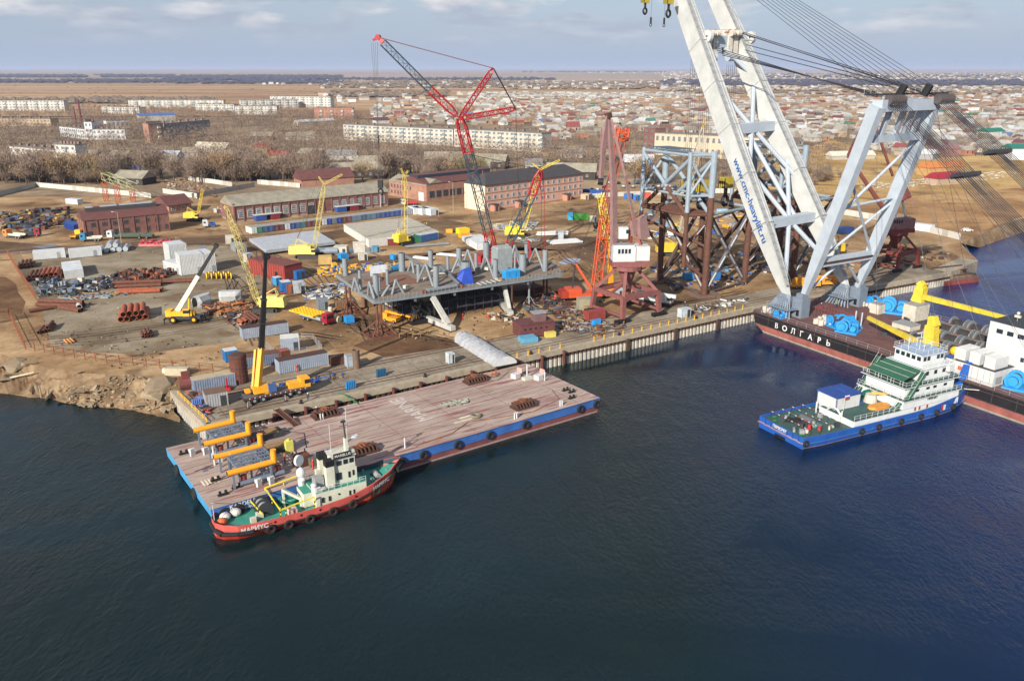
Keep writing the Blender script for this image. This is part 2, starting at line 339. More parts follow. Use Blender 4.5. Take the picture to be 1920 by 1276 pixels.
for (x0, y0), (x1, y1), n_ in (((40, 462), (430, 448), 5), ((430, 448), (860, 412), 6), ((480, 470), (640, 560), 5), ((640, 560), (700, 640), 4), ((520, 620), (640, 640), 4), ((100, 640), (430, 600), 5), ((430, 520), (480, 640), 4), ((860, 470), (1120, 440), 6), ((1040, 470), (1120, 520), 4), ((900, 420), (1120, 395), 5), ((620, 600), (860, 640), 5), ((1200, 585), (1400, 545), 4), ((120, 420), (400, 385), 4), ((1130, 440), (1210, 400), 3)):
    for _ in range(n_):
        A_ = G(x0 + q_.uniform(-20, 20), y0 + q_.uniform(-9, 9)); B_ = G(x1 + q_.uniform(-20, 20), y1 + q_.uniform(-9, 9)); d_ = (B_ - A_).normalized(); n2 = V((-d_.y, d_.x, 0)); L_ = (B_ - A_).length; am_ = q_.uniform(-.09, .09) * L_
        for o in (-.95, .95):
            P_ = [A_ + d_ * L_ * f / 14 + n2 * (o + am_ * math.sin(math.pi * f / 14) + .3 * math.sin(f)) for f in range(15)]
            for a, b in zip(P_, P_[1:]): z_ = V((0, 0, .03)); tk.quad(a - n2 * .2 + z_, b - n2 * .2 + z_, b + n2 * .2 + z_, a + n2 * .2 + z_, tm)
struct(tk, 'tyre_tracks')
for t in (3.2, 4.7, 13.4, 14.9): ap.beam(Q(3, t, QZ + .06), Q(QL2 - 12 if t < 10 else QL, t, QZ + .06), .16, .1, RUSTD)
tag(ap.obj('crane_rails'), 'rusty crane rails running the length of the concrete quay', 'rails')
# bank
m_bank = ground_mat('clay_bank', (98, 80, 60), (126, 104, 80), (150, 130, 102), .14, 1.6, bump=.15, s3=.3, c4=(104, 80, 58), r4=(.56, .66))
def bank(name, top, bot, z1, nrow=16, per=40, amp=.9):
    b = MB(); n = (len(top) - 1) * per; TP = [G(x, y) for x, y in top]; BP = [G(x, y, 0) for x, y in bot]; P = []
    for i in range(n + 1):
        k = min(i // per, len(top) - 2); f = i / per - k
        a = TP[k].lerp(TP[k + 1], f); c = BP[k].lerp(BP[k + 1], f); c = c + (c - a) * .35; c.z = z1
        for j in range(nrow + 1):
            t = j / nrow; p = a.lerp(c, t)
            w = math.sin(math.pi * min(1, t * 1.2)) if t < .83 else .15
            p.z += (noise.noise(p * .35) * 1.1 + noise.noise(p * 1.1) * .45) * amp * w + .25 * w - (1.2 * t * (1 - t))
            p.x += noise.noise(p * .5 + V((9, 0, 0))) * w; P.append(p)
    F = [(i * (nrow + 1) + j, i * (nrow + 1) + j + 1, (i + 1) * (nrow + 1) + j + 1, (i + 1) * (nrow + 1) + j) for i in range(n) for j in range(nrow)]
    b.add(P, F, m_bank); b.smooth = True; return struct(b, name)
bank('river_bank', BT, WL, -1.4)
bank('sandy_beach', BR, WR, -1.2, 8, 24, .3)
# water
wm = bpy.data.materials.new('river_water'); wm.use_nodes = True; t = wm.node_tree; n = t.nodes; l = t.links; b = n['Principled BSDF']
b.inputs['Roughness'].default_value = .07; b.inputs['IOR'].default_value = 1.33; b.inputs['Specular IOR Level'].default_value = .42
ge = n.new('ShaderNodeNewGeometry')
big = n.new('ShaderNodeTexNoise'); big.inputs['Scale'].default_value = .011; big.inputs['Detail'].default_value = 3; big.inputs['Distortion'].default_value = 1.0; l.new(ge.outputs['Position'], big.inputs[0])
cr_ = n.new('ShaderNodeValToRGB'); cr_.color_ramp.elements[0].position = .38; cr_.color_ramp.elements[1].position = .62
cr_.color_ramp.elements[0].color = (.004, .012, .012, 1); cr_.color_ramp.elements[1].color = (.006, .018, .021, 1)
l.new(big.outputs[0], cr_.inputs[0])
sep = n.new('ShaderNodeSeparateXYZ'); l.new(ge.outputs['Position'], sep.inputs[0])
mr = n.new('ShaderNodeMapRange'); mr.inputs[1].default_value = 20; mr.inputs[2].default_value = 125; l.new(sep.outputs[0], mr.inputs[0])
mb_ = n.new('ShaderNodeMix'); mb_.data_type = 'RGBA'; mb_.inputs[7].default_value = (.001, .018, .11, 1); l.new(mr.outputs[0], mb_.inputs[0]); l.new(cr_.outputs[0], mb_.inputs[6])
l.new(mb_.outputs[2], b.inputs['Base Color'])
def wv(sc, ds, rot, an=(1, 1, 1)):
    q = n.new('ShaderNodeMapping'); q.inputs['Rotation'].default_value = (0, 0, rot); q.inputs['Scale'].default_value = an; l.new(ge.outputs['Position'], q.inputs[0])
    z = n.new('ShaderNodeTexNoise'); z.inputs['Scale'].default_value = sc; z.inputs['Detail'].default_value = 5; z.inputs['Roughness'].default_value = .6; z.inputs['Distortion'].default_value = ds; l.new(q.outputs[0], z.inputs[0]); return z
w1 = wv(.30, .6, R(-25), (1, .45, 1)); w2 = wv(1.7, .4, R(15), (1, .55, 1)); w3 = wv(.022, 1.2, R(-30), (.5, 1, 1))
am = n.new('ShaderNodeMapRange'); am.inputs[1].default_value = .38; am.inputs[2].default_value = .6; am.inputs[3].default_value = .1; am.inputs[4].default_value = 1.0; l.new(w3.outputs[0], am.inputs[0])
b1 = n.new('ShaderNodeBump'); b1.inputs['Distance'].default_value = .5; l.new(am.outputs[0], b1.inputs['Strength']); l.new(w1.outputs[0], b1.inputs['Height'])
b2 = n.new('ShaderNodeBump'); b2.inputs['Distance'].default_value = .3; l.new(am.outputs[0], b2.inputs['Strength']); l.new(w2.outputs[0], b2.inputs['Height']); l.new(b1.outputs[0], b2.inputs['Normal'])
l.new(b2.outputs[0], b.inputs['Normal'])
w = MB(); w.quad((-3000, -300, 0), (6000, -300, 0), (6000, 1500, 0), (-3000, 1500, 0), wm); struct(w, 'river_water')
# quay wall of steel sheet piles with a concrete cap
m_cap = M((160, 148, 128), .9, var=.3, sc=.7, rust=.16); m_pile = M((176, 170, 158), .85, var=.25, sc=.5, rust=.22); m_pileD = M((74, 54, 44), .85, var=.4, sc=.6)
def pile_wall(label, A, B_, depth_dir, top_dark=.9):
    d = (B_ - A); L = d.length; d /= L; nn = V((depth_dir.x, depth_dir.y, 0)); rt = root('quay_wall', label, 'quay wall', (A + B_) / 2 - V((0, 0, QZ)))
    c = MB(rt); a = A - V((0, 0, 1.15)); o = nn * .45
    P = [A - nn * .35, B_ - nn * .35, B_ + nn * .95, A + nn * .95]
    c.prism(P, QZ - 1.15, QZ + .12, m_cap); c.obj('cap_beam', rt)
    k = MB(rt); x = 0; s = 0; pr = []
    w_ = .62
    while x < L:
        off = -.12 if s % 2 == 0 else .38
        pr.append((x + (.08 if s % 2 == 0 else 0), off)); pr.append((min(L, x + w_ - (.0 if s % 2 == 0 else .08)), off)); x += w_; s += 1
    for (x0, o0), (x1, o1) in zip(pr, pr[1:]):
        p = A + d * x0 + nn * o0; q = A + d * x1 + nn * o1
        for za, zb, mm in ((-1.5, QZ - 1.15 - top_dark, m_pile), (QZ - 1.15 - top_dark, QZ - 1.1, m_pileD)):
            k.quad((p.x, p.y, za), (q.x, q.y, za), (q.x, q.y, zb), (p.x, p.y, zb), mm)
    k.obj('sheet_piles', rt)
    return rt
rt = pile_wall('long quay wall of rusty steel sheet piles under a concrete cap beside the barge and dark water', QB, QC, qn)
f_ = MB(rt)
for s_ in (100, 116, 131): f_.box(*(Q(s_, -.5, 0)), .9, .5, QZ - .9, m_pileD, QR)
f_.obj('fender_post', rt)
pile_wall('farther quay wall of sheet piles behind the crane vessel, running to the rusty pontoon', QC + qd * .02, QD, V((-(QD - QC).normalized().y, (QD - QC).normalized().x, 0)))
ln = V((lw.y, -lw.x, 0)).normalized(); ln = -ln if ln.dot(qd) < 0 else ln
pile_wall('short end wall of the quay with white sheet piles beside the rubble bank', QB + lw.normalized() * .4, QA, ln, .05)
e = MB(); e.prism([QD, QE_, QE_ + qn * 6, QD + qn * 6], -1, QZ + .1, m_cap); tag(e.obj('quay_end_block'), 'concrete end block of the far quay next to the rusty pontoon', 'quay block')
# yellow railings along the quay
rl = MB()
for s_ in range(0, 9): rl.box(*(QB + lw * (.06 + s_ * .1) + ln * .4), .1, .1, 1.0, YEL)
for z in (.5, 1.0): rl.beam(QB + lw * .06 + ln * .4 + V((0, 0, z)), QB + lw * .86 + ln * .4 + V((0, 0, z)), .08, .08, YEL)
rl.wthing('railing', 'yellow railing along the short end of the quay by the rubble', 'railing', QB + lw * .5)
gd = MB(); gx = MB(); gx.box(0, 0, 0, .16, .16, 1.0, YEL); gx.box(0, 0, 0, .5, .3, .08, YEL); gx.box(.0, 0, 1.0, .5, .12, .1, YEL)
bp0 = None
for s_ in list(range(62, 82, 3)) + list(range(90, 142, 3)):
    if bp0 is None: bp0 = gx.thing('guard_post', 'short yellow guard post on the edge of the quay', 'post', Q(s_, .3, QZ + .12), QR, 'yellow guard posts along the quay edge')
    else: dup(bp0, Q(s_, .3, QZ + .12))
# rubber pads and rusty brackets on the quay face above the barge
for i in range(13):
    s_ = 6 + i * 6.2; mm = MB(); mm.tube((0, -.75, -3.6), (0, -.75, -.3), .38, M((92, 44, 36), .8, var=.3), 8); mm.box(0, -.45, -1.2, .3, .4, .25, RUSTD)
    mm.thing('fender_pile', 'dark red round fender pile between the quay and the moored barge', 'fender', Q(s_, 0), QR, 'round fender piles along the quay')
# far woods
m_wood = M((64, 64, 80), .95, var=.3, sc=.02); m_wood2 = M((112, 98, 84), .95, var=.3, sc=.03)
def lump(mb, p, r, h, m):
    a = random.random() * 3; P = [(p.x + r * random.uniform(.6, 1.2) * math.cos(a + i * 1.257), p.y + r * .8 * math.sin(a + i * 1.257), p.z + h * random.uniform(.25, .55)) for i in range(5)]
    mb.add([(p.x, p.y, p.z + h)] + P + [(p.x, p.y, p.z)], [(0, i + 1, (i + 1) % 5 + 1) for i in range(5)] + [(6, (i + 1) % 5 + 1, i + 1) for i in range(5)], m)
def belt(name, segs, m):
    b = MB()
    for (x0, x1, y0, y1, n_, h) in segs:
        for i in range(n_):
            x = random.uniform(x0, x1); y = random.uniform(y0, y1); p = G(x, y)
            if noise.noise(V((x * .02, y * .3, 3))) < -.32: continue
            hh = h * random.uniform(.6, 1.3); lump(b, p, hh * random.uniform(.9, 2.2), hh, m)
    return struct(b, name, 'stuff')
belt('distant_wood', [(-60, 330, 141, 146, 1100, 13), (310, 640, 143, 151, 1500, 15), (-60, 330, 151, 156, 700, 11), (330, 640, 152, 158, 700, 10), (640, 1040, 147, 151, 400, 10), (980, 1250, 134, 136, 300, 14),
     (1240, 1960, 150, 162, 1700, 9), (1300, 1960, 139, 147, 700, 9)], m_wood)
belt('distant_scrub', [(600, 960, 152, 166, 700, 8), (960, 1290, 154, 168, 600, 8), (620, 840, 172, 184, 160, 8), (-60, 400, 187, 196, 300, 8), (1240, 1960, 165, 178, 500, 7), (0, 620, 160, 180, 60, 3)], m_wood2)
# ================================================================ FLOATING CRANE VESSEL
VO = G(1405, 581, 4.8); vd = (G(1920, 751, 4.8) - VO).normalized(); VR = math.atan2(vd.y, vd.x)
vs = root('crane_vessel', 'huge floating sheerlegs crane vessel with white box booms, black and red hull lettered ВОЛГАРЬ', 'crane vessel', (VO.x, VO.y, 0), VR)
DZ = 4.8; VW = 36.0; VL = 112.0
HB = M((30, 27, 30), .55, var=.35, sc=.5, rust=.12); HR = M((146, 84, 76), .8, var=.35, sc=.4, rust=.2); DKR = M((104, 70, 66), .75, var=.35, sc=.35, bump=.01)
CW = M((184, 186, 184), .55, var=.2, sc=.22, rust=.05); CWG = M((168, 178, 188), .5, var=.14, sc=.3); CG = M((112, 124, 138), .55, var=.2, rust=.1)
def hullring(z, ins, rk): return [(rk, ins + 1.5, z), (rk + 1.5, ins, z), (VL, ins, z), (VL, VW - ins, z), (rk + 1.5, VW - ins, z), (rk, VW - ins - 1.5, z)]
h = MB(); h.loft([hullring(-1, .3, 5), hullring(.45, .1, 3.4), hullring(1.9, 0, .9), hullring(1.901, 0, .9), hullring(DZ, 0, 0)], HR, mats=[M((150, 138, 122), .9, var=.3), HR, HB, HB], cap=False)
for z in (2.0, 3.95, 4.7): h.beam((1, -.06, z), (VL, -.06, z), .1, .12, M((70, 62, 64), .7, var=.4))
for i in range(0, 22): h.box(2 + i * 5, -.05, 2.0, .08, .1, 2.7, M((70, 62, 64), .7, var=.4))
h.obj('hull', vs)
k = MB(); k.prism([(0, 1.5), (1.5, 0), (VL, 0), (VL, VW), (1.5, VW), (0, VW - 1.5)], DZ - .02, DZ + .02, DKR); k.obj('deck', vs)
k = MB()
for x in range(1, 108, 3): k.tube((x, .3, DZ), (x, .3, DZ + 1.1), .05, GREY, 4)
for x in range(10, 108, 3): k.tube((x, VW - .3, DZ), (x, VW - .3, DZ + 1.1), .05, GREY, 4)
for z in (.55, 1.1):
    k.beam((1, .3, DZ + z), (107, .3, DZ + z), .05, .05, GREY); k.beam((10, VW - .3, DZ + z), (107, VW - .3, DZ + z), .05, .05, GREY)
k.obj('railing', vs)
def vw(x, y, z): return V((vs.location.x, vs.location.y, 0)) + Matrix.Rotation(VR, 4, 'Z') @ V((x, y, z))
Xv = vw(1, 0, 0) - vw(0, 0, 0)
for i, ch in enumerate('BOЛГAPЬ'):
    text(ch, 2.0, M((215, 215, 212), .6), vs, vw(10.0 + i * 2.75, -.2, 3.1), Xv, (0, 0, 1), 'letter', bold=0 if ch == 'B' else (.04 if ch in 'OAP' else .02))
# leg seats: fan-plated pedestals
def seat(y0, name):
    k = MB(); k.prism([(4, y0 - 3.6), (11, y0 - 3.6), (12, y0 + 3.6), (4, y0 + 3.6)], DZ + 2.1, DZ + 2.3, CG)
    for i in range(9):
        a = -1 + i * .25; k.beam((5.6, y0 + a * .5, DZ + 5.4), (3.2, y0 + a * 4.4, DZ), .3, .5, CG)
        k.beam((7.5 + a * 1.2, y0 - .6, DZ + 5.4), (7.5 + a * 4.2, y0 - 3.4, DZ), .3, .4, CG)
    k.box(7.2, y0, DZ, 3.4, 3.4, 4.6, CG); k.box(11.0, y0 + 1.3, DZ, 3.2, 3, 5.2, CG); k.box(11, y0 + 1.3, DZ + 5.2, 2, 2, 1, CG); k.box(11.4, y0 - .25, DZ + .5, .9, .1, 1.6, BLACK)
    for x in (4, 6.3, 8.6, 11): k.tube((x, y0 - 3.5, DZ + 2.3), (x, y0 - 3.5, DZ + 3.3), .05, GREY, 4)
    k.beam((4, y0 - 3.5, DZ + 3.3), (11, y0 - 3.5, DZ + 3.3), .06, .06, GREY)
    k.obj('leg_seat', vs)
seat(5.6, 0); seat(27.6, 0)
def bn(z, y0=5.6, k=.045, s=.70, a0=7.2): return V((a0 - s * (z - 10), y0 + k * (z - 10), z))
def bf(z): return bn(z, 27.5, -.03, .735, 7.5)
ZT = 108
def leg(fn, name, mt):
    k = MB(); zs = [9.2, 13, 26, 50, 72, 90, ZT]; hs = [1.1, 2.6, 5.0, 5.6, 5.4, 4.6, 3]; ws = [1.0, 1.9, 2.9, 3.2, 3.2, 3.0, 2.4]
    for i in range(6): k.beam(fn(zs[i]), fn(zs[i + 1]), ws[i], hs[i], mt, ws[i + 1], hs[i + 1])
    for z in (26, 38, 50, 61, 72): # plate joints
        k.beam(fn(z - .08), fn(z + .08), 3.06 + .2, 5.72, M((140, 142, 142), .7))
    b = k.obj('boom_leg', vs)
    w = MB(); off = V((2.9, -1.2, .9))
    for i in range(12, 88, 2):
        p = fn(i) + off * (1 if i > 24 else .6 + .4 * (i - 12) / 12); q = fn(i + 2) + off * (1 if i > 22 else .6 + .4 * (i - 10) / 12)
        w.beam(p, q, .9, .08, GREY)
        for d in (.45, -.45): w.tube(p + V((.9, d, .6)), q + V((.9, d, .6)), .04, GREY, 3, cap=False); w.tube(p + V((0, d, 0)), p + V((.9, d, .6)), .04, GREY, 3, cap=False)
    w.obj('walkway', b)
    return b
bl = leg(bn, 'n', CW); leg(bf, 'f', CW)
# text on the near face of the near leg
p0 = bn(43.4); p1 = bn(21.3); X = vw(*p1) - vw(*p0); mid = (p0 + p1) / 2
fy = vw(0, -1, 0) - vw(0, 0, 0)
nn = MB()
text('www.cmc-heavylift.ru', 2.9, M((40, 92, 160), .6), vs, vw(mid.x + .25, mid.y - 1.62, mid.z + .2), X, X.cross(-fy).normalized(), 'lettering', off=.12, wx=.98, bold=.02)
cb = MB(); cb.beam(bn(50), bf(50.5), 3.2, 2.6, CWG); cb.obj('cross_beam', vs)
cb = MB(); cb.beam(bn(26.5), bf(27), 2.8, 2.4, CWG); cb.obj('cross_beam', vs)
cb = MB(); cb.beam(bn(73), bf(73.5), 3.6, 3.2, CWG); cb.obj('cross_beam', vs)
mL = (bn(26.5) + bf(27)) / 2; mU = (bn(50) + bf(50.5)) / 2
for a, b in ((mL, bn(11.5)), (mL, bf(12)), (mL, bn(43)), (mL + V((-.5, 3, .3)), mU - V((0, 2, .8))), (mL, bf(43)), (mU, bn(63)), (mU, bf(36)), (mU, bn(36)), (mU, bf(63)), (bn(73) * .5 + bf(73.5) * .5, bf(64))):
    q = MB(); q.tube(a, b, .62, CWG, 8); q.obj('brace', vs)
# sheave nests on the middle cross beam
shw = M((196, 190, 176), .6, var=.25, rust=.3)
for fy_ in (.16, .3, .68, .82):
    c = bn(73).lerp(bf(73.5), fy_); q = MB()
    q.box(c.x + 1.2, c.y, c.z - 3.4, 2.6, 1.6, 5.2, shw); q.box(c.x + .2, c.y, c.z + 1.0, 3.6, 2.2, 1.2, shw)
    for dy in (-.5, 0, .5): q.tube((c.x + 2.2, c.y + dy - .1, c.z - 4.3), (c.x + 2.2, c.y + dy + .1, c.z - 4.3), 1.15, CWG, 14); q.tube((c.x + 3, c.y + dy - .1, c.z + 2.2), (c.x + 3, c.y + dy + .1, c.z + 2.2), .9, shw, 12)
    q.ball((c.x + 1.5, c.y + .4, c.z + 2.6), .8, M((150, 100, 90), .7)); q.tube((c.x + 1, c.y - 1, c.z + 2.2), (c.x + 1, c.y + 1, c.z + 2.4), .45, M((150, 92, 84), .7), 8)
    for s in (-1.6, 1.6):
        for t in (-2, 0, 2): q.tube((c.x + t, c.y + s, c.z + 1.8), (c.x + t, c.y + s, c.z + 3.2), .05, GREY, 4)
        q.beam((c.x - 2, c.y + s, c.z + 3.2), (c.x + 2, c.y + s, c.z + 3.2), .06, .06, GREY)
    q.obj('sheave_block', vs)
for fn, sy in ((bn, 1), (bf, 2.2)):
    c = fn(75); q = MB(); q.tube((c.x + 4.4, c.y + sy - .5, c.z - .5), (c.x + 4.4, c.y + sy + .5, c.z - .5), 1.7, CW, 16); q.tube((c.x + 4.4, c.y + sy - .55, c.z - .5), (c.x + 4.4, c.y + sy + .55, c.z - .5), .3, DGREY, 8)
    q.beam((c.x, c.y + sy, c.z + .5), (c.x + 4.4, c.y + sy, c.z - .5), .8, 1.2, CW); q.obj('sheave', vs)
# backward leaning mast
def mn(z): return V((11 + (26.7 - 11) * (z - 10) / 48, 7.5 - 1.5 * (z - 10) / 48, z))
def mf(z): return V((11 + (25.4 - 11) * (z - 10) / 48, 28.2 - .7 * (z - 10) / 48, z))
for fn in (mn, mf):
    k = MB(); zs = [10, 16, 22, 58]; hs = [1.2, 2.3, 3.0, 3.1]; ws = [1.2, 1.8, 1.9, 1.9]
    for i in range(3): k.beam(fn(zs[i]), fn(zs[i + 1]), ws[i], hs[i], CWG, ws[i + 1], hs[i + 1])
    k.obj('mast_leg', vs)
for z, w_ in ((19.5, 2.0), (50.5, 1.7), (58, 2.6)):
    q = MB(); q.beam(mn(z), mf(z), w_, w_, CWG)
    if z < 20: q.beam(mn(z) + V((1.1, 0, 0)), mf(z) + V((1.1, 0, 0)), .5, .4, RUSTD)
    q.obj('cross_beam', vs)
for y in (11.5, 17, 20.5, 23.5):
    q = MB(); t = (y - 6) / 21.5; q.beam(mn(50.5).lerp(mf(50.5), t), mn(58).lerp(mf(58), t), 1.0, 1.0, CWG); q.obj('strut', vs)
mm = mn(19.5).lerp(mf(19.5), .5)
for a, b in ((mm, mn(11)), (mm, mf(11)), (mn(20), mf(34)), (mf(19.5), mn(42)), (mf(35), mn(33.8)), (mf(50), mn(31))):
    q = MB(); q.tube(a, b, .36, CWG, 8); q.obj('brace', vs)
q = MB()
for y0 in (8.0, 25.5):
    for i in range(9):
        y = y0 + i * .62; q.tube((27.8, y, 59.2), (27.8, y + .16, 59.2), 1.15, M((92, 86, 86), .5, .3), 14)
        q.box(27.4, y + .38, 58.2, 2.4, .12, 1.4, M((150, 150, 154)))
q.beam((25.6, 3, 60.4), (25.6, 32, 60.4), .8, .4, DGREY)
for i in range(14): q.tube((25.2, 3 + i * 2.2, 60.4), (25.2, 3 + i * 2.2, 61.6), .05, GREY, 4)
q.beam((25.2, 3, 61.6), (25.2, 32, 61.6), .07, .07, GREY)
for y in (13, 22): q.tube((26.5, y, 60), (27.5, y + .4, 62.4), .9, BLACK, 8); 
q.obj('mast_sheaves', vs)
rope = M((58, 56, 60), .5, .4, var=.2)
def ropes(L, r=.075):
    k = MB(); [k.tube(a, b, r, rope, 4, cap=False) for a, b in L]; return k.obj('rope', vs)
for y0, ya in ((8.0, 6.5), (25.5, 28)):
    for i in range(7):
        y = y0 + i * .8; ropes([((28.6, y, 58.6), (102, ya + (y - y0) * 1.0 - 2, 9)), ((27.2, y + .1, 58.3), (98, ya + (y - y0) - 2, 8))], .085)
    a = V((28, y0 + 2.5, 58)).lerp(V((101, ya + .5, 9)), .27 if y0 < 20 else .2); k = MB(); k.beam(a - V((0, 4.2, 0)), a + V((0, 4.2, 0)), .6, .5, BLACK)
    for i in range(9): k.tube(a + V((-.6, -4 + i, -.3)), a + V((.6, -4 + i, .3)), .5, DGREY, 8)
    k.obj('floating_block', vs)
for (ya, yb, z) in ((7, 9.5, 71.5), (8.5, 9.8, 70.8), (10, 10.2, 70.2), (26, 24, 76.2), (27.5, 26.5, 75.6), (29, 27.5, 76), (28, 26, 72.5), (11.8, 11.5, 69.5), (24.5, 24, 71)):
    c = bn(z).lerp(bf(z), (yb - 6) / 21); ropes([((25.8, ya, 59.8), (c.x + 3.6, c.y, c.z))], .1)
for i in range(10):
    f = i / 9; c = bn(106).lerp(bf(106), .1 + .8 * f); ropes([((26.4, 6 + 24 * f, 60.4), (c.x + 1, c.y, c.z))], .06)
for i in range(12):   # falls and guy lines running down to the stern winches
    ropes([((26, 7 + i * 1.9, 57.5), (36 + (i * 37 % 50), 4 + i * 2.4, 8))], .045)
hz = M((170, 150, 50), .6)
def hook(px, py, top, s, nrope):
    p = AT(px, py, 252); c = Matrix.Rotation(-VR, 4, 'Z') @ (p - vw(0, 0, 0)); k = MB()
    k.prism([(c.x - .55 * s, c.y - .9 * s), (c.x + .55 * s, c.y - .9 * s), (c.x + .55 * s, c.y + .9 * s), (c.x - .55 * s, c.y + .9 * s)], c.z, c.z + 1.6 * s, hz)
    for i in range(4): k.beam((c.x - .57 * s, c.y - .9 * s + i * .5 * s, c.z + .1), (c.x - .57 * s, c.y - .5 * s + i * .5 * s, c.z + 1.5 * s), .05, .18 * s, BLACK); k.beam((c.x - .9 * s + i * .4 * s + .3 * s, c.y - .93 * s, c.z + .1), (c.x - .6 * s + i * .4 * s + .1, c.y - .93 * s, c.z + 1.5 * s), .16 * s, .05, BLACK)
    k.tube((c.x, c.y, c.z), (c.x, c.y, c.z - 1.2 * s), .28 * s, BLACK, 8)
    k.torus((c.x, c.y, c.z - 1.9 * s), (1, .3, 0), .75 * s, .26 * s, BLACK, 10, 5)
    b = k.obj('hook_block', vs); t = Matrix.Rotation(-VR, 4, 'Z') @ (AT(top[0], top[1], 252) - vw(0, 0, 0)); r = MB()
    for i in range(nrope): o = (i - (nrope - 1) / 2) * .5; r.tube((c.x + o * .6, c.y + o, c.z + 1.5 * s), (t.x + o * .5, t.y + o, t.z), .06, rope, 4, cap=False)
    r.obj('rope', b)
for a in ((1286, 352, (1302, 110), 1.5, 4), (1315, 358, (1322, 112), 2.0, 6), (1361, 352, (1372, 122), 2.0, 6), (1210, 6, (1212, -120), 1.1, 2), (1254, 8, (1256, -120), 1.3, 3)): hook(*a)
for px, y1 in ((1220, 44), (1245, 45)):
    p = Matrix.Rotation(-VR, 4, 'Z') @ (AT(px, y1, 252) - vw(0, 0, 0)); k = MB(); k.tube(p, p + V((0, 0, 40)), .05, rope, 4); k.tube(p, p + V((0, 0, 1.6)), .3, BLACK, 6); k.torus(p - V((0, 0, .4)), (1, 0, 0), .4, .12, BLACK, 8, 4); k.obj('hook', vs)
# deck machinery
def winch(x, y, s=1, m=LBLUE, rz=0):
    c, n = math.cos(rz), math.sin(rz); T_ = lambda a, b, z: (x + (a * c - b * n) * s, y + (a * n + b * c) * s, DZ + z * s)
    k = MB(); k.box(x, y, DZ, 5.4 * s, 4.6 * s, .4 * s, m, rz)
    for b in (-1.5, .9): k.tube(T_(-1.2, b, 1.5), T_(-1.2, b + .35, 1.5), 1.5 * s, m, 14)
    k.tube(T_(-1.2, -1.5, 1.5), T_(-1.2, 1.0, 1.5), 1.0 * s, RUSTD, 14)
    k.tube(T_(1.4, -1.2, 1.2), T_(1.4, 1.6, 1.2), .75 * s, m, 10); k.tube(T_(-1.2, -1.9, 1.5), T_(-1.2, -1.2, 1.5), .9 * s, m, 10)
    p = T_(1.4, 1.4, .4); k.box(*p, 1.6 * s, 1.4 * s, 1.8 * s, m, rz); p = T_(-2.4, 1.7, .4); k.box(*p, 1.2 * s, 1.0 * s, 1.2 * s, m, rz)
    k.obj('winch', vs)
winch(26, 7.0, .95, LBLUE, .4); winch(21.5, 8.2, .9, LBLUE, -.2); winch(20, 32, 1.25, LBLUE, .5); winch(14, 32.5, .9); winch(69, 6, 1.1, LBLUE, .3); winch(8.8, 2.2, .6, LBLUE); winch(23, 10.5, 1.0, LBLUE, 1.2)
def kit(x, y, n, m, nm, hmin=.7, hmax=1.8, sp=2.6):
    k = MB()
    for i in range(n):
        a, b, hh = x + random.uniform(-sp, sp), y + random.uniform(-sp * .7, sp * .7), random.uniform(hmin, hmax)
        if i % 2: k.tube((a, b, DZ), (a, b, DZ + hh), random.uniform(.3, .6), m, 10)
        else: k.box(a, b, DZ, random.uniform(.7, 1.3), random.uniform(.7, 1.3), hh, m, random.random())
    k.obj(nm, vs)
kit(18.5, 7, 14, M((190, 182, 170), .6, rust=.2), 'capstan'); kit(15, 31, 12, OFFW, 'capstan'); kit(4, 3, 7, OFFW, 'ventilator', .8, 1.8, 2); kit(33, 14, 8, DGREY, 'deck_gear', .4, 1.2, 4); kit(30, 26, 9, DGREY, 'deck_gear', .4, 1.4, 4)
for x, y, sx, sy, sz in ((18.5, 27.3, 2.6, 2.6, 2.6), (27, 31, 3.6, 5.4, 4.1), (31, 22, 5, 4, 1.2)):
    k = MB(); k.box(x, y, DZ, sx, sy, sz, OFFW); k.box(x, y, DZ + sz, sx + .2, sy + .2, .12, GREY)
    for i in range(6): k.box(x - sx / 2 - .06, y - .3, DZ + .4 + i * sz / 7, .06, .6, .06, GREY)
    k.obj('deck_house', vs)
k = MB()
for y in (15, 17.5): 
    for x in range(8, 22): k.tube((x, y, DZ), (x, y, DZ + 1.1), .06, M((120, 60, 60)), 4)
    k.beam((8, y, DZ + 1.1), (21, y, DZ + 1.1), .09, .09, M((120, 60, 60))); k.beam((8, y, DZ + .6), (21, y, DZ + .6), .07, .07, M((120, 60, 60)))
k.obj('gangway', vs)
# rows of cable drums
drum = M((132, 136, 140), .5, .3, var=.2, rust=.15)
for r_ in range(4):
    y = 9.5 + r_ * 6.3
    for i in range(4):
        x = 43.5 + i * 4.6 - r_ * .9; k = MB()
        for o in (-1.9, 1.6): k.tube((x + o, y, DZ + 2.2), (x + o + .3, y, DZ + 2.2), 2.0, drum, 18)
        k.tube((x - 1.7, y, DZ + 2.2), (x + 1.7, y, DZ + 2.2), 1.35, M((48, 44, 44), .8), 16)
        k.box(x, y - 2.2, DZ, 4.4, .4, 2.4, drum); k.box(x, y + 2.2, DZ, 4.4, .4, 2.4, drum); k.box(x, y - 2.2, DZ + 2.4, 4.6, .6, .3, M((120, 96, 84)))
        k.obj('cable_drum', vs)
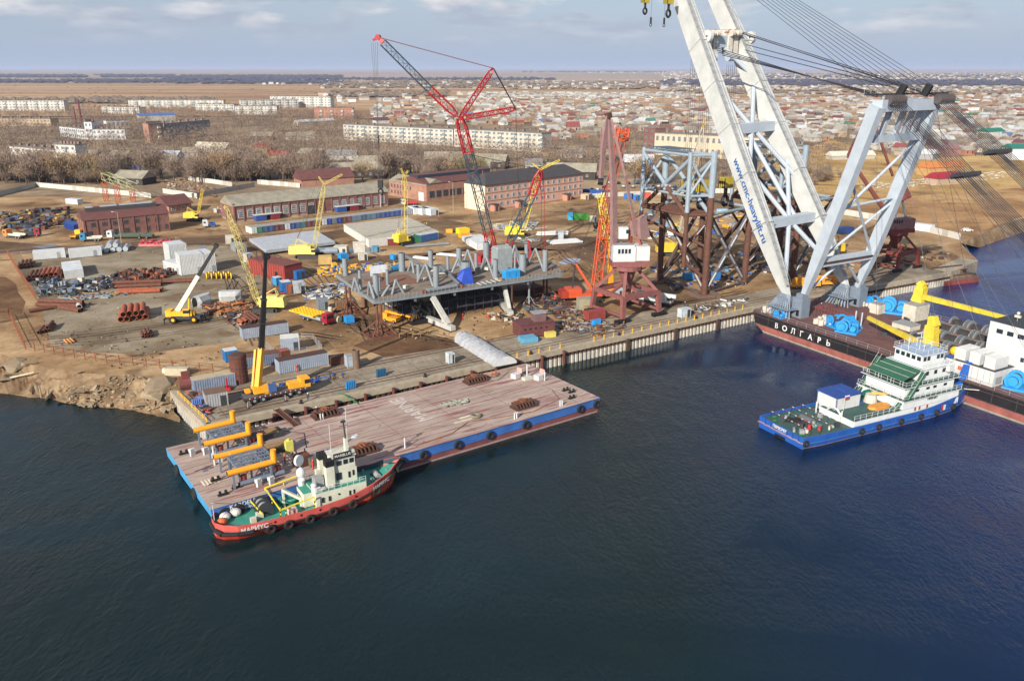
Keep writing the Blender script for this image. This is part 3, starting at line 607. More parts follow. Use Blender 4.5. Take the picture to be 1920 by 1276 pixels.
# yellow deck cranes
def dcrane(x, y, hgt, dx, Lb, z=DZ, dy=0):
    k = MB(); Y_ = M((208, 184, 58), .55, var=.22, rust=.08)
    zz = z; sec = [(0, 2.6, 3.0), (.35, 2.2, 2.6), (.8, 1.7, 2.2), (1, 1.3, 1.4)]
    for (a, w1, h1), (b, w2, h2) in zip(sec, sec[1:]): k.beam((x, y, zz + a * hgt), (x + .5 * (1 if dx > 0 else -1) * b, y, zz + b * hgt), w1, h1, Y_, w2, h2)
    b_ = k.obj('deck_crane', vs); q = MB(); p = (x, y, zz + hgt * .3); e = (x + dx * Lb, y + dy, zz + hgt * .3 + .2)
    q.beam(p, e, 1.1, 1.3, Y_, .7, .8); q.beam((x, y, zz + hgt * .22), (x + dx * Lb * .5, y + dy * .5, zz + hgt * .26), .4, .4, Y_); q.obj('jib', b_)
    q = MB(); q.box(x, y + 1.4, zz + hgt * .62, 1.2, 1.0, 1.3, Y_); q.box(x, y + 1.4, zz + hgt * .72, 1.24, 1.04, .6, GLASS); q.obj('cab', b_)
dcrane(49.5, 4.3, 10.3, -1, 22, DZ, 7.6); dcrane(26, 33, 5.2, 1, 30, DZ + 4.1, -1)
k = MB(); [k.tube((22.8 + i, 13.4, DZ), (22.8 + i, 13.4, DZ + 3.6), .18, CWG, 6) for i in (0, 1.8)]; k.obj('jib_rest', vs)
# white accommodation
k = MB(); k.box(60.5, 4.6, DZ, 10.6, 6.4, 3.3, WHITE); k.box(60.5, 4.6, DZ + 3.3, 10.8, 6.6, .12, DGREY)
for i in range(8): k.box(56 + i * 1.3, 1.36, DZ + .4, .06, .06, 2.6, GREY)
k.box(58.6, 1.36, DZ + 1.5, .9, .06, .8, M((196, 96, 60))); k.obj('deck_house', vs)
k = MB(); k.box(66.0, 3, DZ + .6, .06, 2, 1.4, GREY); k.obj('vent', vs)
for i, a in enumerate((57.8, 60.9, 64.1)):
    k = MB(); k.box(a, 4.4, DZ + 3.42, 2.3, 4.6, 2.3, WHITE); k.box(a, 4.4, DZ + 5.72, 2.36, 4.66, .08, M((214, 214, 212))); k.obj('container', vs)
k = MB(); k.ball((55.6, 3.6, DZ + 4.4), 1.0, M((238, 180, 30), .4)); k.ball((56.0, 5.2, DZ + 4.3), .9, M((238, 180, 30), .4)); k.obj('buoy', vs)
k = MB(); k.box(66, 14.5, DZ, 13.6, 12.5, 11.4, WHITE); k.box(66, 14.5, DZ + 11.4, 13.8, 12.7, .15, DGREY); k.box(80, 14, DZ, 16, 18, 7.5, WHITE); k.box(78, 12, DZ + 7.5, 8, 9, 6.5, WHITE)
k.obj('superstructure', vs)
for i in range(4):
    for (x, y, rz_) in ((61.5 + i * 2.2, 8.2, 0), ):
        q = MB(); q.box(x, y, DZ + 9.2, 1.3, .08, .9, GLASS); q.obj('window', vs)
for i in range(4): q = MB(); q.box(59.16, 9.6 + i * 2.6, DZ + 9.2, .08, 1.4, .9, GLASS); q.obj('window', vs)
q = MB(); q.box(67, 8.2, DZ + 4.6, .7, .08, .9, GLASS); q.obj('window', vs)
q = MB(); q.tube((67.5, 13, DZ + 11.5), (67.5, 13, DZ + 13.2), .25, GREY, 8); q.ball((67.5, 13, DZ + 14.2), 1.35, M((232, 232, 230), .4), 1.15, 16, 10); q.obj('radar_dome', vs)
q = MB(); q.tube((62.5, 12, DZ + 11.5), (62.5, 12, DZ + 13), .08, GREY, 6); q.ball((62.5, 12, DZ + 13.2), .35, OFFW); q.box(62.5, 12, DZ + 12.3, 1.2, .4, .5, OFFW); q.obj('antenna', vs)
kit(74, 4.5, 5, OFFW, 'life_raft', .7, 1.1, 1.2); kit(66.5, 10, 2, BLUE, 'tank', 1, 1.8, .8)
# ================================================================ BARGE
def hull_mb(L, hw, rail, zs, mats, nst=30, bul=.9, deckm=None, wl=lambda t, z: 1, inner=None):
    """rounded hull: hw(t) half width, rail(t) top height, zs(t)->levels"""
    k = MB(); S = [i / nst for i in range(nst + 1)]
    for side in (1, -1):
        P = []
        for t in S:
            lv = zs(t) + [rail(t)]
            P.append([(t * L - (0 if t < .5 else (1 - (z + 1) / (rail(t) + 1)) * (t - .5) * 2 * 2.2), side * hw(t) * wl(t, z), z) for z in lv])
        nl = len(P[0])
        for i in range(nst):
            for j in range(nl - 1):
                q = [P[i][j], P[i + 1][j], P[i + 1][j + 1], P[i][j + 1]]; k.quad(*(q if side == -1 else q[::-1]), mats[j])
            a, b = P[i][-1], P[i + 1][-1]; ia = (a[0], a[1] - side * min(.22, hw(S[i])), a[2]); ib = (b[0], b[1] - side * min(.22, hw(S[i + 1])), b[2])
            k.quad(a, b, ib, ia, mats[-1]); k.quad(ia, ib, (ib[0], ib[1], ib[2] - bul), (ia[0], ia[1], ia[2] - bul), inner or mats[-1])
    d = MB(); a = [(t * L, -hw(t) + .1, rail(t) - bul) for t in S]; b = [(t * L, hw(t) - .1, rail(t) - bul) for t in S]
    for i in range(nst): d.quad(a[i], a[i + 1], b[i + 1], b[i], deckm)
    lv = zs(0) + [rail(0)]; k.quad((0, -hw(0), -1), (0, hw(0), -1), (0, hw(0), rail(0)), (0, -hw(0), rail(0)), mats[-1])
    return k, d
BA = G(395, 955, 3); BB = G(1125, 745, 3); bd = (BB - BA); BLn = bd.length; BRz = math.atan2(bd.y, bd.x)
bg_ = root('barge', 'long flat deck cargo barge with worn pinkish deck and scuffed blue and red sides, moored at the quay', 'barge', (BA.x, BA.y, 0), BRz)
bblue = M((44, 86, 142), .65, var=.4, sc=.3, rust=.3); bred = M((118, 66, 64), .8, var=.4, sc=.3, rust=.2); blb = M((70, 148, 196), .55, var=.2, sc=.3, rust=.06); bwl = M((150, 128, 126), .8, var=.3)
k = MB()
def bl_(z): o = {-1: 5, .35: 2.4, 1.35: 1.0, 1.36: 1.0, 3: 0}[z]; return [(o, .2, z), (BLn - o * .6, .2, z), (BLn - o * .6, 25.4, z), (o, 25.8, z)]
def bl_2(z): o = {-1: 3, .35: .7, 1.35: .1, 1.36: .1, 3: 0}[z]; return [(o, 0, z), (BLn - o * .6, 0, z), (BLn - o * .6, 25.2, z), (o, 26.2, z)]
LV = [-1, .35, 1.35, 1.36, 3]
for (a, b, mm) in zip(LV, LV[1:], (bwl, bred, bblue, bblue)):
    P, Q_ = bl_2(a), bl_2(b)
    for i in range(4):
        j = (i + 1) % 4; k.quad(P[i], P[j], Q_[j], Q_[i], (blb if i == 3 and b > 1.3 else (M((52, 100, 170), .6, var=.3, sc=.3, rust=.3) if i == 0 and b > 2 else mm)))
for z in (1.38, 2.95): k.beam((1, -.04, z), (BLn, -.04, z), .12, .1, bblue)
k.obj('hull', bg_)
# worn steel deck: long scrapes along the hull and rust blooms
dm = bpy.data.materials.new('worn_deck'); dm.use_nodes = True; t = dm.node_tree; n = t.nodes; l = t.links; b = n['Principled BSDF']; b.inputs['Roughness'].default_value = .7
ge = n.new('ShaderNodeNewGeometry')
def nz_(sc, det, rx, an, lo, hi, c0=(0, 0, 0, 1), c1=(1, 1, 1, 1), dist=0):
    rr = n.new('ShaderNodeVectorRotate'); rr.rotation_type = 'Z_AXIS'; rr.inputs['Angle'].default_value = -rx
    q = n.new('ShaderNodeMapping'); q.inputs['Scale'].default_value = an; l.new(ge.outputs['Position'], rr.inputs[0]); l.new(rr.outputs[0], q.inputs[0])
    z = n.new('ShaderNodeTexNoise'); z.inputs['Scale'].default_value = sc; z.inputs['Detail'].default_value = det; z.inputs['Distortion'].default_value = dist; z.inputs['Roughness'].default_value = .65; l.new(q.outputs[0], z.inputs[0])
    r = n.new('ShaderNodeValToRGB'); r.color_ramp.elements[0].position = lo; r.color_ramp.elements[1].position = hi; r.color_ramp.elements[0].color = c0; r.color_ramp.elements[1].color = c1; l.new(z.outputs[0], r.inputs[0]); return r.outputs[0]
base = nz_(.16, 7, BRz, (.4, 1, 1), .35, .65, rgb((146, 126, 114)), rgb((176, 158, 146)))
def ov(base, fac, col):
    x = n.new('ShaderNodeMix'); x.data_type = 'RGBA'; x.inputs[7].default_value = rgb(col); l.new(fac, x.inputs[0]); l.new(base, x.inputs[6]); return x.outputs[2]
base = ov(base, nz_(1.0, 4, BRz, (.07, 1.1, 1), .55, .60, dist=.0), (134, 88, 86))
base = ov(base, nz_(1.3, 4, BRz, (.12, 1.4, 1), .62, .66), (108, 84, 92))
base = ov(base, nz_(.3, 8, BRz, (.6, 1, 1), .60, .72), (156, 104, 76))
base = ov(base, nz_(.22, 5, BRz, (.8, 1, 1), .68, .70), (96, 88, 104))
l.new(base, b.inputs['Base Color'])
k = MB(); k.prism([(0, 0), (BLn, 0), (BLn, 25.2), (0, 26.2)], 2.96, 3.01, dm); k.obj('deck', bg_)
k = MB()
for x in range(2, 77, 1):
    if x % 12 == 0: k.box(x, 12.8, 3.012, .08, 24, .012, M((120, 84, 78), .8))
for y in range(2, 25, 2): k.box(BLn / 2, y, 3.012, BLn - 2, .07, .012, M((110, 74, 72), .8))
k.obj('deck_seams', bg_)
def bw(x, y, z): return V((BA.x, BA.y, 0)) + Matrix.Rotation(BRz, 4, 'Z') @ V((x, y, z))
bx = (bw(1, 0, 0) - bw(0, 0, 0)); by = (bw(0, 1, 0) - bw(0, 0, 0))
text('MARINE', 4.1, M((196, 188, 180), .8, var=.2), bg_, bw(43.4, 16.6, 3.03), by, -bx, 'lettering', off=.02, wx=.88)
text('KARDELEN', 1.0, M((205, 208, 212), .6), bg_, bw(5.2, -.06, 2.5), bx, (0, 0, 1), 'lettering', off=.06, bold=.01)
text('ISTANBUL', .55, M((205, 208, 212), .6), bg_, bw(5.4, -.06, 1.75), bx, (0, 0, 1), 'lettering', off=.06)
k = MB()
for i in range(5): k.box(1.5 + i * .55, 9.2, 3.012, .3, 2.2, .01, M((216, 205, 180)))
for i, x in enumerate((48.8, 50.4)): k.box(x, 6.1 + i * 1.4, 3.012, 4.4 - i, .5, .01, M((214, 206, 176)))
k.obj('paint_marks', bg_)
def tyre(par, p, ax, s=.62, name='tyre_fender'): q = MB(); q.torus(p, ax, s, .26 * s / .62, RUBBER, 14, 6); return q.obj(name, par)
for x in (32, 36.5, 43.5, 50.5, 58.6, 72, 76.2): tyre(bg_, (x, -.25, 1.9), (0, 1, 0))
for x, y in ((2.0, .1), (4.0, -.3), (-.1, 9), (-.2, 19)): tyre(bg_, (x, y, 1.7), (0, 1, 0) if y < 1 else (1, 0, 0), .75)
for x, y in ((34, 1.9), (57, 1.2), (27, 25.2 - 3), (57.5, 1.6), (74, 14), (68, 1.2)):
    q = MB(); q.tube((x, y, 3), (x, y, 5.0 if x in (34, 74) else 4.2), .14, WHITE, 8); q.tube((x + .5, y, 3), (x + .5, y, 4.1), .14, WHITE, 8) if x not in (34, 74) else 0; q.obj('vent_post', bg_)
for x, y in ((1.5, 22), (2.5, 3.5), (5, 4.6), (3, 9), (72, 3), (74, 5.5), (73.6, 7)):
    q = MB(); [q.tube((x + o, y, 3), (x + o, y, 3.7), .22, BLACK, 8) for o in (0, .9)]; q.box(x + .45, y, 3, 1.6, .7, .15, BLACK); q.obj('bollard', bg_)
for x, y in ((3, 20.4), (5, 19.6), (8.5, 3.0), (10.4, 2.6)):
    q = MB(); q.box(x, y, 3, .9, .35, 1.3, WHITE, .4); q.tube((x - .5, y + .3, 3.9), (x + .5, y + .3, 3.9), .35, WHITE, 10); q.obj('winch_guard', bg_)
for x, y, h_ in ((5.0, 14.6, 3.4), (5.6, 13.2, 2.4), (6.6, 10.9, 3.2)):
    q = MB(); q.tube((x, y, 3), (x, y, 3 + h_), .17, WHITE, 8); q.box(x, y, 3 + h_ * .4, .7, .3, .8, WHITE); q.obj('mooring_post', bg_)
for x, y in ((70, 19), (73.5, 15.5)):
    q = MB(); q.box(x, y, 3, 1.6, 1.4, 1.0, WHITE, .2); q.box(x + 1, y, 4.0, .1, 1.4, 1.1, M((196, 150, 140)), .2); q.obj('hatch_box', bg_)
q = MB(); q.tube((72, 17.6, 3), (72, 17.6, 6), .16, WHITE, 8); q.box(72.3, 17.6, 5.6, .9, .2, .3, WHITE); q.box(71.5, 16.8, 3, 2.2, 1.2, .6, OFFW); q.obj('deck_davit', bg_)
for (pts_, r, c) in (([(36, 1.5), (44, 2.4), (49, 5), (55, 3.4), (62, 1.9), (70, 4), (72, 9)], .07, (120, 70, 50)), ([(16, 17), (18, 12), (17, 8)], .07, (60, 50, 50)), ([(18, 23), (22, 18), (20, 12)], .06, (60, 50, 50)), ([(1.5, 14), (6, 15), (12, 17)], .07, (70, 60, 54)), ([(2, 8), (7, 9.4), (9, 8)], .07, (90, 74, 62)), ([(62, 22), (66, 20), (68, 21), (71, 23), (74, 20)], .08, (110, 110, 96))):
    q = MB(); q.path([(a, b, 3.08) for a, b in pts_], r, M(c, .8), 4); tag_ = q.obj('hose', bg_)
def cargo(name, label, cat, x, y, z=3.02, group=None, rz=0): return root(name, label, cat, bw(x, y, z), BRz + rz, group)
LBP = ['beside the quay near the left end', 'just behind the red tug wheelhouse', 'beside the quay near the right end', 'by the outer edge near the right end']
for i, (x, y) in enumerate(((28.5, 23.4), (27.4, 4.6), (61.8, 22), (62, 5))):
    r_ = cargo('ribbed_support', 'rusty ribbed steel support block on the barge deck ' + LBP[i], 'support block', x, y, group='ribbed support blocks on the barge deck')
    q = MB(); q.box(0, 0, 0, 5.2, 2.6, .35, RUSTD)
    for j in range(7): q.beam((-2.2 + j * .73, -1.2, .35), (-2.2 + j * .73, 1.2, .35), .22, .2, RUSTD); q.add([(-2.3 + j * .73, -1.3, .35), (-2.3 + j * .73, 1.1, .35), (-2.3 + j * .73, 1.1, 1.1), (-2.3 + j * .73, -.7, 1.1), (-2.1 + j * .73, -1.3, .35), (-2.1 + j * .73, 1.1, .35), (-2.1 + j * .73, 1.1, 1.1), (-2.1 + j * .73, -.7, 1.1)], [(0, 1, 2, 3), (7, 6, 5, 4), (3, 2, 6, 7), (1, 5, 6, 2), (0, 3, 7, 4)], RUSTD)
    q.obj('ribs', r_); q = MB(); q.box(.2, .9, .4, 3.6, 1.6, .5, ORUST); q.tube((.3, 1.0, .9), (.3, 1.0, 1.1), .9, ORUST, 12); q.obj('bearing', r_)
# yellow L-shaped pipes on grey racks
gs = M((112, 124, 140), .5, .2, var=.15)
for i, (x, y) in enumerate(((9.5, 21), (9.2, 8))):
    r_ = cargo('pipe_rack', 'grey steel lattice rack between yellow pipes on the barge, ' + ('nearer to the quay' if i == 0 else 'nearer to the red tug'), 'pipe rack', x, y, group='grey racks on the barge')
    q = MB()
    for a in (-3, -1, 1, 3):
        q.beam((a, -2.6, 2.6), (a, 2.6, 2.6), .3, .3, gs)
        for b_ in (-2.6, 2.6): q.beam((a, b_, 0), (a, b_, 2.6), .28, .28, gs); q.beam((a, b_, .2), (min(3, a + 2), b_, 2.5), .12, .12, gs)
    for b_ in (-2.6, -1.3, 0, 1.3, 2.6): q.beam((-3.1, b_, 2.75), (3.1, b_, 2.75), .26, .26, gs)
    for a in range(-6, 7): q.beam((a * .5, -2.6, 2.62), (a * .5, 2.6, 2.62), .07, .1, gs)
    q.obj('frame', r_)
    q = MB(); q.tube((-2.4, -2.9, 0), (-2.4, -2.9, 1.6), .5, M((118, 48, 40), .7), 10); q.tube((3.2, -2.9, 0), (3.2, -2.9, 1.6), .5, M((118, 48, 40), .7), 10); q.tube((-3.2, -3.4, .5), (4, -3.4, .5), .4, gs, 10); q.obj('base_drums', r_)
pn = ['by the quay corner', 'second from the quay', 'second from the red tug', 'nearest to the red tug']
for i, (x0, x1, y) in enumerate(((4.6, 11.0, 23.8), (4.5, 11.6, 17.2), (4.4, 11.6, 11.2), (4.4, 11.3, 4.2))):
    r_ = cargo('yellow_pipe', 'yellow L-shaped pipe with short upright end lying on the barge racks, ' + pn[i], 'pipe', x0, y, group='yellow L-shaped pipes')
    q = MB(); py_ = M((232, 154, 34), .4, var=.1); L_ = x1 - x0 + .3; q.tube((-.3, 0, 3.0), (L_, 0, 3.0), .46, py_, 14); q.ball((L_, 0, 3.0), .47, py_); q.tube((L_, 0, 3.0), (L_, 0, 5.0), .46, py_, 14); q.tube((L_, 0, 5.0), (L_, 0, 5.05), .5, py_, 14); q.tube((-.32, 0, 3), (-.3, 0, 3), .4, BLACK, 12); q.smooth = False; q.obj('pipe_body', r_)
    [MB().beam((a, 0, 0), (a, 0, 2.6), .3, .3, gs).obj('support', r_) for a in (.6, L_ - .6)]
def small(name, label, cat, x, y, mbf, rz=0, z=3.02): m_ = MB(); mbf(m_); return tag(m_.obj(name, None, bw(x, y, z), BRz + rz), label, cat)
for i, (x, y) in enumerate(((16, 20.5), (15.2, 14.2))):
    small('pipe_bundle', 'bundle of dark steel sections with pale timber planks on the barge, ' + ('farther from the tug' if i == 0 else 'nearer to the tug'), 'bundle', x, y, lambda m_: ([m_.box(0, -1.3 + j * .5, 0, 5.4, .4, .9, DGREY) for j in range(6)], [m_.box(.2, -.9 + j * .6, .9, 3.4, .4, .12, WOOD) for j in range(4)]))
small('yellow_tank', 'pale yellow upright tank standing on the barge deck', 'tank', 17.1, 12.6, lambda m_: (m_.box(0, 0, 0, 1.3, 1.2, 2.0, M((206, 200, 96), .6)), m_.tube((0, 0, 2), (0, 0, 2.25), .3, M((206, 200, 96), .6), 8)))
small('welding_cabinet', 'light blue machine cabinet on the barge behind the tug', 'cabinet', 20.5, 5.0, lambda m_: (m_.box(0, 0, 0, 2.6, 1.9, 1.7, M((78, 150, 196), .5)), m_.box(-2.1, .2, 0, 1.5, 1.7, 1.5, M((96, 92, 88), .6)), m_.box(0, -.98, .3, 1.2, .06, .9, DGREY), m_.tube((.6, 0, 1.7), (.6, 0, 2.2), .12, BLACK, 6)))
small('generator', 'dark brown generator box on the barge beside the light blue cabinet', 'generator', 16.9, 6.2, lambda m_: (m_.box(0, 0, 0, 2.6, 2, 1.8, RUSTD), m_.box(0, 0, 1.8, 2.2, 1.6, .2, RUST), m_.tube((.8, .4, 2), (.8, .4, 2.6), .12, BLACK, 6)))
small('cable_net', 'heap of pale grey mooring net lying on the barge deck', 'net', 52, 14.2, lambda m_: [m_.torus((random.uniform(-2.8, 2.8), random.uniform(-.8, .8), random.uniform(.1, .3)), (random.random() * .4, random.random() * .4, 1), random.uniform(.4, .9), .09, M((150, 152, 140), .9), 10, 4) for _ in range(26)])
small('hose_heap', 'heap of orange and green hoses at the quay end of the barge', 'hoses', 65.5, 23, lambda m_: [m_.torus((random.uniform(-3, 3), random.uniform(-.9, .9), random.uniform(.08, .25)), (random.random() * .3, random.random() * .3, 1), random.uniform(.3, .8), .08, random.choice([ORUST, M((84, 110, 90), .8), M((190, 110, 80), .8)]), 10, 4) for _ in range(22)])
small('gangplank', 'dark rusty gangplank leading from the quay down to the barge', 'gangplank', 20.6, 26.0, lambda m_: (m_.beam((0, 1.8, 1.7), (1.5, -4, .1), 1.1, .12, RUSTD), [m_.beam((o, 1.8, 1.85), (1.5 + o, -4, .25), .1, .25, RUST) for o in (-.55, .55)]))
small('tyre', 'worn tyre lying flat on the barge deck near the outer edge', 'tyre', 51.5, 6.2, lambda m_: (m_.torus((0, 0, .3), (0, 0, 1), .8, .3, M((120, 112, 96), .9), 14, 6)))
q = MB(); q.path([bw(36, 25.0, 3.2), bw(34.6, 28.2, 4.4), bw(34, 30, 4.2)], .12, GREEN, 5); tag(q.obj('mooring_line'), 'green mooring line between the barge and the quay', 'rope')

# ================================================================ RED TUG
TA = G(400, 978, 2.2); TB = G(748, 862, 4.2); td = (TB - TA); TRz = math.atan2(td.y, td.x); TA = TA + V((-math.sin(TRz), math.cos(TRz), 0)) * .1
tg = root('red_tugboat', 'red tugboat with cream wheelhouse and green deck moored against the barge', 'tugboat', (TA.x, TA.y, 0), TRz)
TL = 30.6
def interp(tb, t):
    for (a, x), (b, y) in zip(tb, tb[1:]):
        if t <= b: f = (t - a) / (b - a); f = f * f * (3 - 2 * f) * .5 + f * .5; return x + (y - x) * f
    return tb[-1][1]
thw = lambda t: interp([(0, 1.1), (.03, 2.5), (.1, 3.6), (.25, 4.0), (.6, 4.1), (.78, 3.6), (.9, 2.3), (.97, .9), (1, .1)], t)
trl = lambda t: interp([(0, 2.5), (.15, 2.15), (.45, 1.95), (.65, 2.3), (.85, 3.4), (1, 4.7)], t)
tr_ = M((188, 82, 74), .55, var=.2, sc=.5, rust=.06); tro = M((200, 84, 56), .55, var=.15); tgr = M((56, 136, 118), .65, var=.2, sc=.7); CRM = M((196, 196, 178), .55, var=.14)
hk, dk = hull_mb(TL, thw, trl, lambda t: [-1, .55, trl(t) - 1.35, trl(t) - 1.0], [M((150, 40, 26), .5), tro, tr_, tr_], 34, .95, tgr, lambda t, z: .8 + .2 * min(1, max(0, (z + 1) / 2)), M((40, 70, 80), .6))
hk.obj('hull', tg); dk.obj('deck', tg)
q = MB()
for s in (-1, 1):
    P = [(t * TL, s * (thw(t) + .08), trl(t) - 1.2) for t in [i / 30 for i in range(31)]]; q.path(P, .15, RUBBER, 6)
P = [(0 - .15, y, trl(0) - 1.15) for y in (-1.2, 0, 1.2)]; q.path(P, .3, RUBBER, 8); q.path([(.4, -3, 1.35), (2.5, -4.0, 1.3), (4.6, -4.3, 1.2)], .32, RUBBER, 8); q.path([(-.1, -1.3, 1.4), (.4, -3, 1.35)], .34, RUBBER, 8)
q.path([(29.2, -1.4, 3.2), (30.7, 0, 3.4), (29.2, 1.4, 3.2)], .5, RUBBER, 8); q.obj('rubbing_strake', tg)
for x in (7.2, 9.9, 13.2, 16.9, 20.3, 24.6): tyre(tg, (x, -thw(x / TL) - .3, trl(x / TL) - 1.35), (0, 1, 0), .55)
for x in (8, 12, 15, 21): q = MB(); q.tube((x, -thw(x / TL) - .03, trl(x / TL) - .5), (x, -thw(x / TL) + .02, trl(x / TL) - .5), .2, BLACK, 8); q.obj('porthole', tg)
def tw(x, y, z, o=tg): return V((o.location.x, o.location.y, 0)) + Matrix.Rotation(o.rotation_euler.z, 4, 'Z') @ V((x, y, z))
tx = tw(1, 0, 0) - tw(0, 0, 0)
text('MAPИYC', 1.0, WHITE, tg, tw(4.9, -4.08, 1.62), tx * 1 + (tw(0, -1, 0) - tw(0, 0, 0)) * .09, (0, 0, 1), 'lettering', off=.1, bold=.02)
text('MAPИYC', .9, WHITE, tg, tw(25.4, -3.42, 2.75), tx * 1 + (tw(0, -1, 0) - tw(0, 0, 0)) * -.38 + V((0, 0, .12)), (0, 0, 1), 'lettering', off=.18, bold=.02)
# houses
def house(par, name, x0, x1, y0, y1, z0, z1, m, topm=None, nm_win=None, wins=(), taper=0, tx_=0):
    k = MB(); k.prism([(x0, y0), (x1, y0), (x1 + tx_, y1), (x0, y1)], z0, z1, m, topm or m); o = k.obj(name, par)
    return o
def win(par, x, y, z, w, h_, face='y', m=GLASS, nm='window'):
    k = MB(); k.box(x, y, z, w if face == 'y' else .08, .08 if face == 'y' else w, h_, m); return k.obj(nm, par)
k = MB(); k.prism([(14.9, -2.7), (23.2, -2.9), (23.2, 2.9), (14.9, 2.7)], 1.0, 3.6, CRM, tgr); k.prism([(13.4, -1.4), (14.95, -1.4), (14.95, 1.8), (13.4, 1.8)], 1.0, 3.4, CRM, tgr); lh = k.obj('deckhouse', tg)
k = MB()
for x in [14.9 + i * 1.04 for i in range(9)]: k.tube((x, -2.75, 3.6), (x, -2.75, 4.5), .035, WHITE, 4); k.tube((x, 2.75, 3.6), (x, 2.75, 4.5), .035, WHITE, 4)
for z in (4.1, 4.5): k.beam((14.9, -2.75, z), (23.2, -2.85, z), .05, .05, WHITE); k.beam((14.9, 2.75, z), (23.2, 2.85, z), .05, .05, WHITE)
k.obj('railing', tg)
for x in (15.9, 17, 20.4, 21.1): win(tg, x, -2.86, 1.9, .3, .8)
k = MB(); k.tube((18.6, -2.9, 2.6), (18.6, -2.7, 2.6), .16, BLACK, 8); k.tube((16, -2.9, 2.6), (16, -2.7, 2.6), .14, BLACK, 8); k.obj('porthole', tg)
k = MB(); k.prism([(18.0, -1.5), (22.2, -1.7), (22.6, 0), (22.2, 1.7), (18.0, 1.5)], 3.6, 6.0, CRM, CRM); k.obj('cabin', tg)
k = MB(); k.prism([(18.5, -1.6), (22.0, -1.7), (22.4, 0), (22.0, 1.7), (18.5, 1.6)], 6.0, 8.1, CRM, CRM); k.prism([(18.3, -1.8), (22.2, -1.9), (22.6, 0), (22.2, 1.9), (18.3, 1.8)], 8.1, 8.22, OFFW); wh = k.obj('wheelhouse', tg)
for x in (19.3, 20.4, 21.4): win(tg, x, -1.72, 6.9, .7, .75)
win(tg, 19.2, -1.66, 4.4, .8, 1.2); win(tg, 20.9, -1.72, 4.4, .3, 1.0); win(tg, 21.6, -1.72, 4.6, .3, .9); win(tg, 22.2, -1, 6.8, 1, .8, 'x'); win(tg, 22.2, 1, 6.8, 1, .8, 'x')
k = MB(); k.box(19.9, -1.98, 8.2, 3.0, .12, .9, BLACK, 0); k.obj('name_board', tg)
text('MARBLUE', .62, WHITE, tg, tw(19.9, -2.05, 8.66), tx, (0, 0, 1), 'lettering', off=.02, bold=.01)
for y in (-1.5, 1.6): k = MB(); k.prism([(17.1, y - .55), (18.4, y - .55), (18.4, y + .55), (17.1, y + .55)], 3.6, 7.2, CRM); k.prism([(17.05, y - .6), (18.45, y - .6), (18.45, y + .6), (17.05, y + .6)], 7.2, 8.2, BLACK); k.obj('funnel', tg)
k = MB(); k.box(16.2, -.4, 3.62, 1.4, 1.6, 1.6, GREY); k.box(16.9, 1.4, 3.62, .8, .8, 1.9, OFFW); k.obj('deck_locker', tg)
k = MB(); k.box(15.4, -2.2, 3.62, 1.0, .6, .7, WHITE); k.tube((17.1, -2.3, 3.9), (18.0, -2.3, 3.9), .3, WHITE, 8); k.tube((15.9, -2.3, 3.9), (16.6, -2.3, 3.9), .28, WHITE, 8); k.obj('life_raft', tg)
k = MB(); k.beam((21.3, 0, 8.2), (21.3, 0, 10.4), .7, .5, CRM); k.tube((21.3, 0, 10.4), (21.1, 0, 13.6), .12, DGREY, 6); k.tube((20.4, 0, 12.6), (21.9, 0, 12.6), .06, DGREY, 4); k.tube((20.7, 0, 13.3), (21.5, 0, 13.3), .2, DGREY, 6); k.tube((21.9, .8, 8.2), (21.9, .8, 15.2), .04, WHITE, 4); k.tube((19, .6, 8.2), (19, .6, 13), .04, WHITE, 4); k.beam((21.3, 0, 9.6), (23.1, .6, 10.0), .2, .2, WHITE); k.obj('mast', tg)
k = MB(); k.tube((23.1, .6, 10), (23.1, .6, 10.2), .55, WHITE, 12); k.obj('radar', tg)
k = MB(); k.ball((14.2, 1.6, 5.6), .75, WHITE, 1.2, 12, 8); k.tube((14.2, 1.6, 3.4), (14.2, 1.6, 5.2), .1, WHITE, 6); k.obj('satellite_dome', tg)
k = MB(); k.tube((14.2, 1.8, 3.4), (14.2, 1.8, 4.6), .5, WHITE, 10); k.tube((15.0, -1.8, 3.6), (15.0, -1.8, 4.6), .42, WHITE, 10); k.ball((15, -1.8, 4.7), .5, WHITE, .7); k.ball((14.2, 1.0, 4.7), .5, WHITE, .7); k.obj('ventilator', tg)
k = MB(); k.tube((14.6, 3.0, 3.8), (14.6, 3.0, 6.6), .06, WHITE, 5); k.tube((14.4, 3.3, 7.0), (14.62, 2.9, 7.05), .9, M((200, 206, 210), .5), 16); k.obj('dish_antenna', tg)
k = MB(); k.beam((13.6, -.6, 2.0), (10.8, .8, 4.0), .5, .4, CRM); k.beam((13.4, -.9, 1.1), (13.4, -.7, 2.4), .8, .8, CRM); k.beam((10.9, .8, 1.2), (10.9, .8, 4), .4, .3, CRM); k.obj('tow_crane', tg)
k = MB(); k.torus((12.0, 2.0, 1.6), (0, .1, 1), 1.3, .3, tgr, 16, 6); k.tube((12, 2, 1.1), (12, 2, 1.6), 1.1, tgr, 14); k.obj('hose_reel', tg)
k = MB(); k.tube((7.6, -.6, 2.2), (7.6, 1.8, 2.2), .8, GREY, 14); [k.tube((7.6, y, 2.2), (7.6, y + .15, 2.2), 1.2, DGREY, 14) for y in (-.8, .5, 1.8)]; k.box(7.6, .6, 1.2, 2.2, 3.2, .5, DGREY); k.box(6.6, -.8, 1.2, 1, .8, .9, OFFW); k.obj('towing_winch', tg)
k = MB(); YB = M((222, 205, 40), .5)
